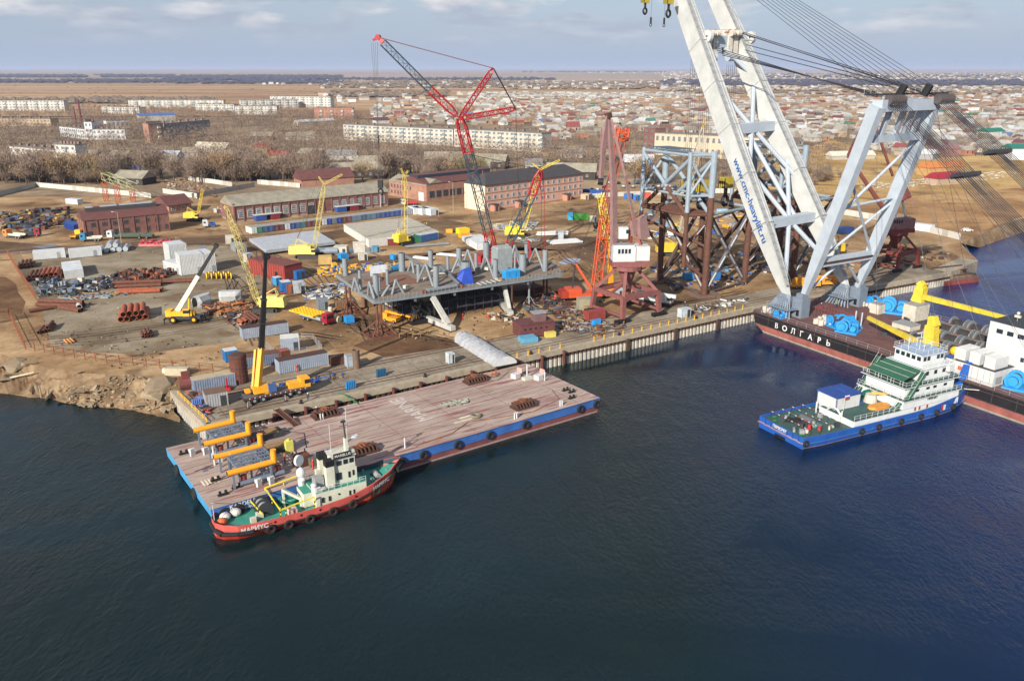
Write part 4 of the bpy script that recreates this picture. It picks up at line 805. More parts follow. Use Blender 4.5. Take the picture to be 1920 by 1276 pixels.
for a, b in (((9.0, 3.9, 3.4), (9.0, -3.6, 3.1)), ((9.0, 3.9, 3.4), (15, 3.8, 4.2)), ((9.2, -3.6, 3.1), (14.4, -3.4, 3.6)), ((6.2, 3.6, 2.6), (6.8, -1.8, 2.2))): k.beam(a, b, .16, .16, YB)
for p in ((9, 3.9), (9, -3.6), (9, .5), (12, 3.9), (15, 3.8), (14.4, -3.4), (9.8, -3.6)): k.beam((p[0], p[1], 1.0), (p[0], p[1], 3.5), .12, .12, YB); [k.beam((p[0], p[1], 1.2 + j * .7), (p[0], p[1], 1.5 + j * .7), .14, .14, BLACK) for j in range(3)]
k.obj('tow_beam', tg)
for i, (x, y) in enumerate(((2.0, 1.2), (3.7, 1.7))):
    k = MB(); k.ball((x, y, 1.85), .85, M((196, 190, 184), .7), .75, 12, 8); k.obj('buoy', tg)
k = MB(); k.ball((1.2, .0, 1.75), .8, M((200, 96, 50), .6), .8); k.obj('buoy', tg)
k = MB(); k.box(5.4, -1.6, 1.15, .8, .8, .8, OFFW); k.obj('deck_box', tg)
k = MB(); k.tube((5.6, 3.4, 1.6), (6.8, 3.5, 1.6), .4, LBLUE, 10); k.obj('drum', tg)
k = MB(); k.box(11.2, -2.2, 1.1, 1.3, 1.1, .9, M((214, 170, 160))); k.obj('deck_box', tg)
k = MB(); k.tube((26.2, -.9, 2.7), (26.2, .9, 2.7), .45, GREY, 10); k.box(26.2, 0, 2.2, 1.4, 2.4, .3, DGREY); [k.tube((x, y, 2.4), (x, y, 3.2), .15, GREY, 6) for x, y in ((24.6, -1.6), (24.6, 1.8), (28, 0))]; k.obj('windlass', tg)
k = MB(); k.tube((.2, 0, 2.3), (.2, 0, 4.9), .05, WHITE, 4); k.path([(.2, 0, 5.2), (.7, 3.6, 3.4)], .05, OFFW, 4); k.obj('mooring_line', tg)

# ================================================================ BLUE TUG
PR = R(26.0); PO = V((50.4, 143.0, 0))
pt = root('blue_pusher_tug', 'blue pusher tug with white stepped superstructure, green awning and green decks', 'tugboat', PO, PR)
PLn = 48.0
phw = lambda t: interp([(0, 5.8), (.1, 6.2), (.7, 6.3), (.86, 5.6), (.95, 4.4), (1, 3.4)], t)
prl = lambda t: interp([(0, 2.3), (.3, 2.2), (.6, 2.3), (.8, 2.9), (1, 4.2)], t)
pb = M((34, 84, 162), .5, var=.22, sc=.4, rust=.05); pgr = M((54, 84, 78), .65, var=.25, sc=.6)
hk, dk = hull_mb(PLn, phw, prl, lambda t: [-1, .12, .2, .9], [M((30, 30, 36)), M((170, 130, 100)), pb, pb], 30, .5, pgr, lambda t, z: .94 + .06 * min(1, max(0, (z + 1) / 2)))
hk.box(-.05, 0, -.8, .3, 2.6, 1.3, BLACK); hk.quad((PLn, -3.4, 4.2), (PLn, 3.4, 4.2), (PLn - 2, 3.4, -1), (PLn - 2, -3.4, -1), pb); hk.obj('hull', pt); dk.obj('deck', pt)
q = MB()
for s in (-1, 1): q.path([(t * PLn, s * (phw(t) + .03), 1.05) for t in [i / 24 for i in range(25)]], .1, M((60, 90, 140)), 4)
q.path([(-.08, y, 1.15 + .12 * math.sin(y * 3)) for y in range(-6, 7)], .14, M((150, 120, 130)), 5)
for x in range(2, 46, 3): q.box(x, -phw(x / PLn) - .03, .9, .1, .1, 1.3, pb)
for y in (-4.6, -3.1, -1.6, 1.2, 2.6, 4.1): q.box(-.1, y, 1.2, .1, .12, 1.1, M((24, 64, 140)))
q.obj('rubbing_strake', pt)
for x in (.4, 14, 18.5, 24.5, 30, 34.5, 40): tyre(pt, (x, -phw(x / PLn) - .2, 1.2), (0, 1, 0), .5)
def pw(x, y, z): return tw(x, y, z, pt)
px_ = pw(1, 0, 0) - pw(0, 0, 0); py_ = pw(0, -1, 0) - pw(0, 0, 0)
text('ПEPECBET', .78, WHITE, pt, pw(-.02, .2, 1.85), py_, (0, 0, 1), 'lettering', off=.16, bold=.03)
text('ПEPECBET', .66, M((50, 70, 60)), pt, pw(33.5, -5.6, 4.25), px_, (0, 0, 1), 'lettering', off=.12, bold=.02)
pW = M((204, 208, 208), .5, var=.12); 
def rails(par, P, z, m=WHITE, h_=1.0, st=1.4):
    k = MB()
    for a, b in zip(P, P[1:]):
        a = V((*a, z)); b = V((*b, z)); d = b - a; n_ = max(1, int(d.length / st))
        for i in range(n_ + 1): k.tube(a + d * i / n_, a + d * i / n_ + V((0, 0, h_)), .04, m, 4)
        for hh in (h_ * .5, h_): k.beam(a + V((0, 0, hh)), b + V((0, 0, hh)), .05, .05, m)
    k.obj('railing', par)
k = MB(); k.prism([(12.6, -5.6), (41.5, -5.6), (41.5, 5.6), (25.5, 5.6), (25.5, 3), (12.6, 3)], 1.75, 3.0, pW, pgr); k.prism([(25.5, -5.5), (41.5, -5.5), (41.5, 5.5), (25.5, 5.5)], 3.0, 4.6, pW, pgr); k.prism([(25.3, -5.8), (41.8, -5.8), (42.6, -4.6), (42.6, 4.6), (41.8, 5.8), (25.3, 5.8)], 4.6, 4.75, pW, pgr); k.obj('deckhouse', pt)
k = MB(); k.prism([(26.5, -4.7), (40.6, -4.7), (40.6, 4.7), (26.5, 4.7)], 4.75, 7.2, pW, pgr); k.prism([(25.6, -5.4), (41.4, -5.4), (42.2, -4.4), (42.2, 4.4), (41.4, 5.4), (25.6, 5.4)], 7.2, 7.35, pW, pgr); k.obj('cabin', pt)
k = MB(); k.prism([(31.5, -3.9), (40.2, -3.9), (40.2, 3.9), (31.5, 3.9)], 7.35, 9.8, pW, pW); k.prism([(31.0, -4.3), (40.8, -4.3), (40.8, 4.3), (31, 4.3)], 9.8, 9.95, pW); k.obj('bridge_deck', pt)
k = MB(); k.prism([(32, -3.2), (38.4, -3.2), (39, 0), (38.4, 3.2), (32, 3.2)], 9.95, 12.3, pW, M((150, 170, 196))); k.prism([(31.7, -3.5), (38.8, -3.5), (39.4, 0), (38.8, 3.5), (31.7, 3.5)], 12.3, 12.45, pW, M((150, 170, 196))); k.obj('wheelhouse', pt)
for i in range(5): win(pt, 31.96, -2.5 + i * 1.25, 11.2, .85, .8, 'x')
for x in (32.8, 33.9, 36.6, 37.7): win(pt, x, -3.24, 11.2, .75, .8)
for x in (33.2, 35.6, 38): win(pt, x, -3.94, 8.4, .8, .8)
for x in (30, 33, 35, 38): win(pt, x, -4.74, 5.8, .9, .5)
for x in (29, 30.2, 32.4): win(pt, x, -5.62, 2.3, .5, .7, 'y', M((150, 70, 60)))
rails(pt, [(25.4, 5.6), (25.4, -5.6), (41.8, -5.7)], 4.75); rails(pt, [(26, 5.2), (26, -5.2), (41, -5.2)], 7.35); rails(pt, [(31.8, 3.4), (31.8, -3.4), (38.8, -3.4), (38.8, 3.4), (31.8, 3.4)], 12.45); rails(pt, [(31.2, -4.1), (40.6, -4.1)], 9.95); rails(pt, [(12.8, -5.4), (25, -5.4)], 3.0)
k = MB(); k.prism([(26.2, -4.4), (31.4, -3.9), (31.4, 3.9), (26.2, 4.4)], 9.0, 9.1, M((40, 104, 76), .6)); 
k = MB(); GA = M((40, 90, 70), .7); k.add([(25.9, -4.4, 8.5), (31.4, -4.2, 10.0), (31.4, 4.2, 10.0), (25.9, 4.4, 8.5), (25.9, -4.4, 8.42), (31.4, -4.2, 9.92), (31.4, 4.2, 9.92), (25.9, 4.4, 8.42)], [(0, 1, 2, 3), (7, 6, 5, 4), (0, 4, 5, 1), (1, 5, 6, 2), (2, 6, 7, 3), (3, 7, 4, 0)], GA)
for x, z in ((27.6, 9.0), (29.4, 9.5)): k.beam((x, -4.3, z), (x, 4.3, z), .07, .05, OFFW)
k.obj('awning', pt)
k = MB(); [k.tube((26.1, y, 7.35), (26.1, y, 8.5), .06, WHITE, 5) for y in (-4.3, -1.5, 1.5, 4.3)]; k.obj('awning_posts', pt)
for y in (-5.3, 5.3):
    k = MB(); k.beam((26.6, y, 4.75), (30.4, y, 9.9), .9, .25, M((40, 84, 62))); [k.beam((26.6, y + o, 5.6), (30.4, y + o, 10.7), .05, .05, WHITE) for o in (-.45, .45)]; k.obj('stairs', pt)
    k = MB(); k.beam((23, y * .9, 1.9), (26.2, y * .9, 4.75), .9, .25, M((40, 84, 62))); [k.beam((23, y * .9 + o, 2.8), (26.2, y * .9 + o, 5.6), .05, .05, WHITE) for o in (-.45, .45)]; k.obj('stairs', pt)
k = MB(); k.tube((24.6, 2.2, 3), (25.6, 2.2, 3), 1.6, M((28, 96, 74), .6), 16); k.obj('drum_cover', pt)
k = MB(); k.box(16.8, 2.4, 1.9, 6.4, 5.0, 3.6, WHITE); k.box(16.8, 2.4, 5.5, 6.7, 5.3, .3, M((36, 70, 140), .6)); k.beam((17, 2.4, 5.8), (17, 2.4, 6.1), 2.4, .2, M((36, 70, 140))); 
for x in (13.7, 19.9): 
    for y in (0, 4.8): k.box(x, y, 1.9, .2, .2, 3.65, M((36, 70, 140)))
k.obj('deck_container', pt)
k = MB(); k.tube((15, -.7, 2), (15, -.7, 6.2), .04, WHITE, 4); k.obj('flagpole', pt)
for i, c_ in enumerate(((225, 225, 225), (40, 70, 160), (190, 40, 40))): k = MB(); k.box(15.6, -.7, 5.8 - i * .28, 1.2, .03, .28, M(c_)); k.obj('flag_band', pt)
k = MB(); k.torus((12.6, -.6, 2.0), (1, 0, 0), 2.0, .22, WHITE, 16, 5); [k.tube((11.6 + o, 2.9 - 7 * o, 1.8), (11.6 + o, 2.9 - 7 * o, 4.2), .15, WHITE, 6) for o in (0, .8)]; k.obj('towing_arch', pt)
k = MB(); k.box(22.4, -2.6, 2.9, 3.6, 1.9, .7, M((206, 140, 60), .6)); k.ball((20.6, -2.6, 3.25), .9, M((206, 140, 60), .6), .5); k.ball((24.2, -2.6, 3.25), .9, M((206, 140, 60), .6), .5); k.obj('rescue_boat', pt)
k = MB(); k.tube((23.4, .4, 3), (23.4, .4, 4.6), 1.3, OFFW, 12, 1.0); k.beam((23.4, .4, 5.0), (27.6, -2.2, 4.4), .4, .5, M((206, 160, 84))); k.obj('boat_crane', pt)
k = MB(); k.box(20.5, 1.2, 1.9, 1.8, 2.4, 1.3, BLUE); k.box(20.4, 3.8, 1.9, 1, 1, 1.6, M((60, 60, 70))); k.obj('engine_hatch', pt)
for i, x in enumerate((2.0, 4.6, 7.2, 9.8)):
    k = MB()
    for j in range(12): k.beam((x, -5 + j * .85, 3.2), (x, -5 + j * .85 + .45, 3.2), .1, .1, WHITE if j % 2 else M((150, 60, 60)))
    for y in (-5, -1.7, 1.7, 5.2): k.tube((x, y, 1.8), (x, y, 3.2), .06, DGREY, 4)
    k.obj('towing_bow', pt)
k = MB(); k.tube((6.6, -1.2, 2.4), (6.6, 1.6, 2.4), .7, M((90, 92, 96)), 12); k.box(6.6, .2, 1.8, 2, 3.6, .4, DGREY); k.tube((4.4, -2.6, 1.8), (4.4, -2.6, 2.9), .35, M((170, 40, 40)), 8); k.tube((6, -3.6, 1.8), (6, -3.6, 2.7), .3, M((170, 60, 40)), 8); k.obj('towing_winch', pt)
k = MB(); k.beam((3.4, 2.6, 2.1), (5.6, 1.0, 2.1), 1.2, .5, BLACK); [k.torus((x, y, 2.0), (0, .2, 1), .4, .1, GREEN, 10, 4) for x, y in ((1.2, -4), (2.6, 4.6), (1.4, 3.2))]; k.obj('deck_gear', pt)
for i in range(16): k = MB(); x, y = random.uniform(1.5, 12.5), random.uniform(-5, 5); (k.tube((x, y, 1.8), (x, y, random.uniform(2.2, 2.9)), random.uniform(.15, .35), random.choice([GREY, OFFW, M((70, 120, 100)), RUSTD]), 8) if i % 2 else k.box(x, y, 1.8, random.uniform(.5, 1.2), random.uniform(.4, .8), random.uniform(.3, .9), random.choice([GREY, OFFW, DGREY, M((80, 110, 120))]), i)); k.obj('deck_fitting', pt)
for y in (-2.2, 2.2):
    k = MB(); k.prism([(45.6, y - .8), (48.6, y - .8), (48.6, y + .8), (45.6, y + .8)], 3, 4.6, pb); k.add([(46.0, y - .7, 4.6), (48.6, y - .7, 4.6), (48.6, y + .7, 4.6), (46, y + .7, 4.6), (47.6, y - .7, 8.4), (48.6, y - .7, 8.4), (48.6, y + .7, 8.4), (47.6, y + .7, 8.4)], [(0, 1, 5, 4), (1, 2, 6, 5), (2, 3, 7, 6), (3, 0, 4, 7), (4, 5, 6, 7)], pb)
    for i in range(7): k.beam((46.2 + i * .24, y - .75, 4.9 + i * .5), (46.2 + i * .24, y + .75, 4.9 + i * .5), .12, .1, M((24, 60, 130)))
    k.obj('push_knee', pt)
k = MB()
for x, y, h_ in ((33, 1, 2.6), (34.5, -1.4, 1.6), (36.4, 1.8, 2.0), (37.6, -.6, 1.4), (35, 0, 3.4)): k.tube((x, y, 12.45), (x, y, 12.45 + h_), .07, WHITE, 5); k.box(x, y, 12.45 + h_ * .7, .9, .12, .16, WHITE)
k.obj('mast', pt); k = MB(); k.box(35, 0, 15.8, 2.4, .25, .2, WHITE); k.obj('radar', pt)
k = MB(); k.box(39, -4.5, 8.6, 1.4, .8, 1.2, WHITE); k.tube((40.4, -4, 9.9), (40.4, -4, 13.4), .05, WHITE, 4); k.obj('searchlight', pt)
k = MB(); k.box(36.0, -6.36, 1.35, .55, .06, 1.1, M((176, 30, 40))); k.obj('draught_mark', pt); k = MB(); k.box(36.6, -6.36, 1.35, .6, .06, 1.1, WHITE); k.obj('draught_mark', pt)
q = MB(); q.path([pw(44, -4.8, 4.0), pw(48, -8, 3.9), vw(45, .2, 5.2)], .1, OFFW, 5); q.v and tag(q.obj('mooring_line'), 'white mooring line from the blue pusher tug to the crane vessel', 'rope')
# ================================================================ RUSTY PONTOON by the far quay
P1 = G(1772, 527, 1.6); P2 = G(1855, 517, 1.6); pp = root('rusty_pontoon', 'low rust-red pontoon with stepped dark decks at the far end of the quay', 'pontoon', (P1.x, P1.y, 0), math.atan2(P2.y - P1.y, P2.x - P1.x))
k = MB(); k.prism([(0, 0), (15, 0), (16.5, 2), (16.5, 8), (0, 8)], -.6, 1.5, M((128, 62, 56), .8, var=.35, rust=.3), M((110, 84, 74), .85)); k.obj('hull', pp)
for i in range(3): k = MB(); k.box(7.5 - i * .4, 2.6 + i * 2.2, 1.5, 13, 1.5, .9 + i * .9, M((112, 92, 78), .85, var=.3)); k.beam((1, 2 + i * 2.2, 2.5 + i * .9), (14, 2 + i * 2.2, 2.5 + i * .9), .5, .25, RUSTD); k.obj('deck_step', pp)
# ================================================================ STEEL JACKETS
JB = M((140, 154, 164), .5, .1, var=.15, sc=.4, rust=.05); JR = M((92, 60, 48), .8, var=.35, sc=.5, rust=.3); ANO = M((170, 174, 178), .5, var=.1); JD = M((80, 62, 56), .8, var=.35, sc=.5)
def jacket(off, label, s=1.0):
    C = G(1320, 554) + off; D = G(1236, 528) + off; u = (D - C).normalized(); w_ = V((-6.6, -.8, 0)); e = V((15.0, 13.5, 0)); z0 = QZ
    H = 40.5 * s; r = root('steel_jacket', label, 'offshore jacket', (C + D) / 2)
    up = V((0, 0, 1)); A = D + w_; B = C + w_; E_ = C + e; Fq = D + e
    def mem(p, q, rd, m, nm='brace', n=10): k = MB(r); k.tube(p, q, rd, m, n); return k.obj(nm, r)
    for P in (C, D):
        mem(P, P + up * 28, .92, JR, 'leg', 14); mem(P + up * 28, P + up * H, .94, JB, 'leg', 14); mem(P, P + up * .5, 1.7, JR, 'foot', 12)
    for P, lo in ((A, 19), (B, 8.5)):
        mem(P + up * lo, P + up * (22 if lo > 10 else 24), .6, JR, 'leg'); mem(P + up * (22 if lo > 10 else 24), P + up * (H - .2), .66, JB, 'leg')
    for P in (E_, Fq): mem(P, P + up * 23.5, .95, JR, 'leg', 12)
    lv = 23.2
    for P, Q_ in ((A, B), (C, D), (A, D), (B, C)):
        mem(P + up * (H - 1), Q_ + up * (H - 1), .42, JB); mem(P + up * lv, Q_ + up * lv, .45, JR)
        mem(P + up * 28.5, Q_ + up * 28.5, .36, JB)
    for P, Q_ in ((C, E_), (D, Fq), (E_, Fq)): mem(P + up * lv, Q_ + up * lv, .45, JB); mem(P + up * (lv - 1.5), Q_ + up * (lv + .5), .3, JD)
    def X(P, Q_, a, b, rd, m, m2=None, an=False):
        for p, q in ((P, Q_), (Q_, P)):
            p1 = p + up * a; q1 = q + up * b
            if m2: md = p1.lerp(q1, .45); mem(p1, md, rd, m2); mem(md, q1, rd, m)
            else: mem(p1, q1, rd, m)
            if an:
                k = MB(r); sd_ = V((0, -.75, 0))
                for f0, f1 in ((.08, .24), (.3, .44), (.56, .7), (.76, .9)): k.beam(p1.lerp(q1, f0) + sd_, p1.lerp(q1, f1) + sd_, .34, .3, ANO)
                k.obj('anode', r)
    X(A, B, lv, H - 2, .58, JB, JR); X(C, D, lv, H - 2, .58, JB, JB); X(A, D, lv + 5, H - 2, .4, JB); X(B, C, lv + 5, H - 2, .4, JB)
    X(C, D, 1, lv - 1, .6, JR, an=True); X(C, E_, 1, lv - 1, .6, M((96, 92, 96), .7, var=.4, rust=.3), an=True); X(D, Fq, 1, lv - 1, .6, JD); X(E_, Fq, 1, lv - 1, .6, JD)
    mem(A + up * 20, C + up * 14, .4, JR); mem(B + up * 10, C + up * 5, .45, JR); mem(A + up * 19, D + up * 10, .4, JD)
    mem(C + up * .6, D + up * .6, .35, JD); mem(C + up * .6, E_ + up * .6, .35, JD); mem(E_ + up * .6, Fq + up * .6, .35, JD); mem(C + up * .6, Fq + up * .6, .3, JD)
    k = MB(r)
    for i in range(14): k.beam(A.lerp(B, i / 13) + up * (lv + .5), D.lerp(C, i / 13) + up * (lv + .5), .25, .25, JR)
    for i in range(5): k.beam(A.lerp(D, i / 4) + up * (lv + .7), B.lerp(C, i / 4) + up * (lv + .7), .4, .3, JR)
    k.obj('grating', r)
    k = MB(r)
    for i in range(12): k.beam(A.lerp(B, .08 + i * .05) + up * (H + .1), D.lerp(C, .08 + i * .05) + up * (H + .1), .35, .12, M((70, 84, 96)))
    k.obj('top_grating', r)
    for P in (C, D):
        k = MB(r); [k.box(P.x + a, P.y + b, z0, 1.2, 5.4 if abs(a) > 1 else 1.2, .9, M((104, 84, 72), .9), .3) for a, b in ((-3, 0), (3, 0))]; [k.box(P.x, P.y + b, z0, 5.4, .9, .7, M((104, 84, 72), .9), .3) for b in (-2.6, 2.6)]; k.obj('footing', r)
    return r
jacket(V((0, 0, 0)), 'tall pale blue and rusty tubular steel jacket standing left of the white boom')
jacket(V((31.5, 19.5, 0)), 'second tubular steel jacket partly hidden behind the white boom of the floating crane')

# ================================================================ TOPSIDE DECK ON STANDS
TZ = 12.4
dc = [G(701, 564, TZ), G(1054, 513, TZ), G(1027, 499, TZ) + V((2, 6, 0)), G(800, 496, TZ), G(631, 514, TZ)]
du = (dc[1] - dc[0]).normalized(); dn = V((-du.y, du.x, 0)); DR = math.atan2(du.y, du.x); DLn = (dc[1] - dc[0]).length
ts = root('topside_deck', 'grey steel platform deck with rows of upright stub columns raised on rusty stands', 'platform deck', (dc[0].x, dc[0].y, QZ), DR)
SG = M((128, 136, 142), .6, .1, var=.2, sc=.5, rust=.1); SGD = M((92, 98, 104), .7, var=.3, sc=.4, rust=.2); DK = M((126, 112, 98), .85, var=.35, sc=.35, rust=.15)
k = MB(ts); P = [(p.x, p.y) for p in dc]; k.prism(P, TZ - .5, TZ, SGD, DK); k.obj('deck', ts)
def dp(px, py, z=TZ): return G(px, py, z)
k = MB(ts)
for a, b in zip(dc, dc[1:] + dc[:1]): k.beam(a + V((0, 0, -.4)), b + V((0, 0, -.35)), .5, .75, SG)
for f in (.2, .4, .6, .8): k.beam(dc[0].lerp(dc[1], f) - V((0, 0, 1.2)), dc[4].lerp(dc[2], f) - V((0, 0, 1.2)), .5, 1.0, SGD)
k.obj('edge_girder', ts)
cols = [(706, 556, 42, .75), (818, 538, 40, .75), (929, 522, 36, .7), (980, 514, 38, 1.0), (1022, 508, 40, .75), (648, 516, 32, .7), (754, 508, 34, .9), (808, 501, 32, .7), (861, 497, 33, .8), (912, 492, 38, .9), (952, 486, 30, .7), (987, 490, 33, .6),
        (676, 542, 36, .4), (727, 536, 30, .4), (785, 527, 32, .5), (840, 508, 28, .4), (893, 508, 34, .5), (874, 520, 30, 1.45), (712, 545, 26, .35)]
for (x, y, h_, rd) in cols:
    p = dp(x, y); top = AT(x, y - h_, p.y).z; k = MB(ts); k.tube(p, V((p.x, p.y, top)), rd, SG, 14); k.tube(V((p.x, p.y, top)), V((p.x, p.y, top + .02)), rd * .85, DGREY, 14); k.obj('column', ts)
tri = [((660, 545), (665, 520), (674, 546)), ((690, 553), (692, 528), (702, 560)), ((782, 530), (798, 494), (812, 536)), ((735, 552), (742, 524), (757, 549)), ((845, 516), (858, 486), (868, 514)), ((866, 505), (877, 468), (892, 509)), ((898, 512), (911, 480), (926, 520)), ((956, 492), (965, 460), (977, 489)), ((990, 496), (1004, 466), (1020, 508)), ((765, 508), (772, 486), (776, 512)), ((965, 508), (966, 472), (978, 506)), ((720, 550), (730, 535), (716, 556))]
for a, t_, b in tri:
    A_ = dp(*a); B_ = dp(*b); Yt = (A_.y + B_.y) / 2; T_ = AT(t_[0], t_[1], Yt)
    k = MB(ts); k.tube(A_, T_, .32, SG, 8); k.tube(T_, B_, .32, SG, 8); k.obj('brace', ts)
for a, b, za, zb in (((754, 476), (796, 500), 4.6, 2.2), ((826, 500), (862, 533), 3.6, .8)):
    A_ = G(*a, TZ + za); B_ = G(*b, TZ + zb); k = MB(ts); k.tube(A_, B_, .45, SGD, 10); k.obj('brace', ts)
k = MB(ts); c_ = G(748, 532, TZ); 
for i in range(9): k.beam(c_ + du * (-6 + i * 1.3) - dn * 1.2, c_ + du * (-6 + i * 1.3) + dn * 7.5, .2, .25, ANO)
k.prism([(c_ + du * a + dn * b)[:2] for a, b in ((-7, -1.8), (5.4, -1.8), (5.4, 8), (-7, 8))], TZ, TZ + .35, M((120, 84, 66), .9)); k.obj('hatch_coaming', ts)
k = MB(ts); k.tube(G(800, 545, TZ + .6), G(856, 535, TZ + .6), .5, SG, 10); k.obj('pipe', ts)
k = MB(ts); A_ = G(903, 534, TZ + .3); B_ = G(938, 527, TZ + .3)
for i in range(9): k.beam(A_.lerp(B_, i / 8), A_.lerp(B_, i / 8) + dn * 2.6, .35, .2, SGD if i % 2 else OFFW)
k.obj('ladder_panel', ts)
k = MB(ts)
for i in range(50):
    f = i / 49; p = dc[0].lerp(dc[1], f) - dn * .5; k.tube(p, p + V((0, 0, 1.1)), .05, GREY, 4)
k.obj('stanchions', ts)
k = MB(ts)   # cables and small fittings on the deck
for i in range(70):
    f, g_ = random.random(), random.random(); p = dc[0].lerp(dc[1], f).lerp(dc[4].lerp(dc[2], f), g_); a = random.random() * 6.3; s_ = random.uniform(.4, 1.6)
    if i % 3: k.tube(p + V((0, 0, .1)), p + V((math.cos(a) * s_ * 2, math.sin(a) * s_ * 2, .12)), .07, random.choice([BLACK, RUSTD, SG]), 4)
    else: k.box(p.x, p.y, TZ, s_ * .8, s_ * .6, s_ * .5, random.choice([RUST, SG, OFFW, WOOD]), a)
k.obj('fittings', ts)
def on_deck(name, label, cat, px, py, f, z=TZ): m_ = MB(); f(m_); return tag(m_.obj(name, None, G(px, py, z), DR), label, cat)
on_deck('wrapped_unit', 'tall machine wrapped in pale grey sheeting on the raised deck', 'wrapped unit', 941, 508, lambda m_: (m_.prism([(-2.3, -1.8), (2.2, -2), (2.4, 1.8), (-2.2, 2)], 0, 6.6, M((136, 144, 146), .8, bump=.1)), m_.prism([(-2.1, -1.6), (2.0, -1.8), (2.2, 1.6), (-2.0, 1.8)], 6.6, 7.0, M((150, 156, 156), .8, bump=.1))))
on_deck('blue_tarpaulin', 'crumpled blue tarpaulin hanging round the thick column stub on the deck', 'tarpaulin', 872, 530, lambda m_: m_.add([(-2.2, -1.6, -.1), (1.6, -2, 0), (2.2, 1.4, .1), (-1.6, 1.6, 0), (-.6, -.9, 3.6), (1.2, -1, 4.1), (1.3, .9, 3.9), (-.8, 1, 3.2), (-2.6, .2, 1.2), (2.0, -.5, 2.0)], [(0, 1, 5, 4), (1, 2, 9), (1, 9, 5), (9, 2, 6, 5), (2, 3, 7, 6), (3, 8, 7), (8, 0, 4), (8, 4, 7), (3, 0, 8), (4, 5, 6, 7)], M((34, 70, 170), .6, var=.3, bump=.15)))
on_deck('blue_tool_box', 'bright light blue crate on the right part of the raised deck', 'crate', 958, 520, lambda m_: (m_.box(0, 0, 0, 4.4, 2.2, 2.0, LBLUE), m_.box(0, 0, 2.0, 4.5, 2.3, .15, M((70, 160, 210))), m_.box(-1, -1.13, .4, .1, .06, 1.2, BLUE), m_.box(1, -1.13, .4, .1, .06, 1.2, BLUE)))
on_deck('sheet_board', 'pale grey upright panel leaning on the left part of the raised deck', 'panel', 712, 516, lambda m_: (m_.beam((-2.6, 0, 0), (2.6, 0, 0), .3, .1, GREY), m_.add([(-2.6, 0, 0), (2.6, 0, 0), (2.4, .9, 2.6), (-2.4, .9, 2.6), (-2.6, .15, 0), (2.6, .15, 0), (2.4, 1.05, 2.6), (-2.4, 1.05, 2.6)], [(0, 1, 2, 3), (7, 6, 5, 4), (0, 4, 5, 1), (2, 6, 7, 3), (1, 5, 6, 2), (0, 3, 7, 4)], M((186, 190, 198), .6))))
on_deck('blue_drum', 'dark blue drum lying near the back of the raised deck', 'drum', 742, 508, lambda m_: (m_.tube((-1, 0, .9), (1, 0, .9), .9, M((36, 110, 150), .5), 12),))
on_deck('cable_coil', 'coils of pale cable heaped in the middle of the raised deck', 'cable coil', 828, 514, lambda m_: [m_.torus((random.uniform(-2, 2), random.uniform(-2, 2), .3 + i * .08), (random.random() * .4, random.random() * .4, 1), random.uniform(.8, 1.5), .13, SG if i % 2 else OFFW, 12, 4) for i in range(9)])
# stands under the deck
def stand(p, label, hgt):
    r = root('support_stand', label, 'stand', p, DR, 'rusty pyramid stands under the deck')
    k = MB(); [k.beam((a, -3.4, .2), (a, 3.4, .2), .35, .4, RUST) for a in (-3.4, -1.1, 1.1, 3.4)]; [k.beam((-3.4, a, .25), (3.4, a, .25), .35, .4, RUST) for a in (-3.4, 0, 3.4)]; k.obj('base_frame', r)
    for sx in (-1, 1):
        for sy in (-1, 1):
            k = MB(); k.beam((sx * 3.2, sy * 3.2, .4), (sx * .5, sy * .4, 3.6), .25, .25, RUST); k.obj('brace', r)
    for s_ in (-.55, .55): k = MB(); k.tube((s_, 0, .3), (s_, 0, hgt), .28, RUST, 10); k.obj('post', r)
    return r
for (x, y), l_ in zip(((713, 627), (655, 588), (1022, 560)), ('at the near left corner by the wooden tables', 'at the far left corner beside the red lorry', 'at the right end by the orange crane')):
    stand(G(x, y), 'rusty pyramid shaped steel stand ' + l_, TZ - QZ - .9)
for i, (x, y) in enumerate(((992, 572), (1000, 556), (960, 585))):
    r = root('jack_stand', ['grey', 'pink', 'slender'][i] + ' screw jack stand under the right half of the raised deck', 'jack stand', G(x, y), 0)
    k = MB(); [k.beam((math.cos(a) * 1.8, math.sin(a) * 1.8, 0), (0, 0, 3), .18, .18, [SG, PINKR, RUSTD][i]) for a in (0, 1.57, 3.14, 4.71)]; k.obj('foot', r); k = MB(); k.tube((0, 0, .3), (0, 0, TZ - QZ - 1.1), .28, [SG, PINKR, RUSTD][i], 8); k.obj('post', r)
# skid ways with white inclined struts, dark understructure
SKW = M((176, 176, 170), .6, var=.2, rust=.1)
for i, (a, b, fa) in enumerate((((726, 572), (850, 622), 1), ((930, 560), (958, 594), .6))):
    A_ = G(*a); B_ = G(*b); v = (B_ - A_).normalized(); r = root('skidway', 'pale concrete and steel skidway beam under the raised deck, ' + ('long one near the yellow lift' if i == 0 else 'short one at the right'), 'skidway', (A_ + B_) / 2)
    k = MB(r); k.beam(A_ + V((0, 0, .9)), B_ + V((0, 0, .9)), 1.4, 1.2, SKW); k.beam(A_ + V((0, 0, .15)), B_ + V((0, 0, .15)), 1.9, .3, RUSTD); k.obj('beam', r)
    T_ = B_ - v * 2.0 + V((0, 0, 1.4)); U = B_ - v * 9 + V((0, 0, TZ - QZ - 1.2)); k = MB(r); k.beam(T_, U, 1.0, 1.3, SKW); k.beam(T_ + V((0, 0, .35)), U + V((0, 0, .35)), 1.05, .12, DGREY); k.beam(B_ - v * 4.6 + V((0, 0, 1)), B_ - v * 4.6 + V((0, 0, 4.0)), .3, .5, SKW); k.obj('strut', r)
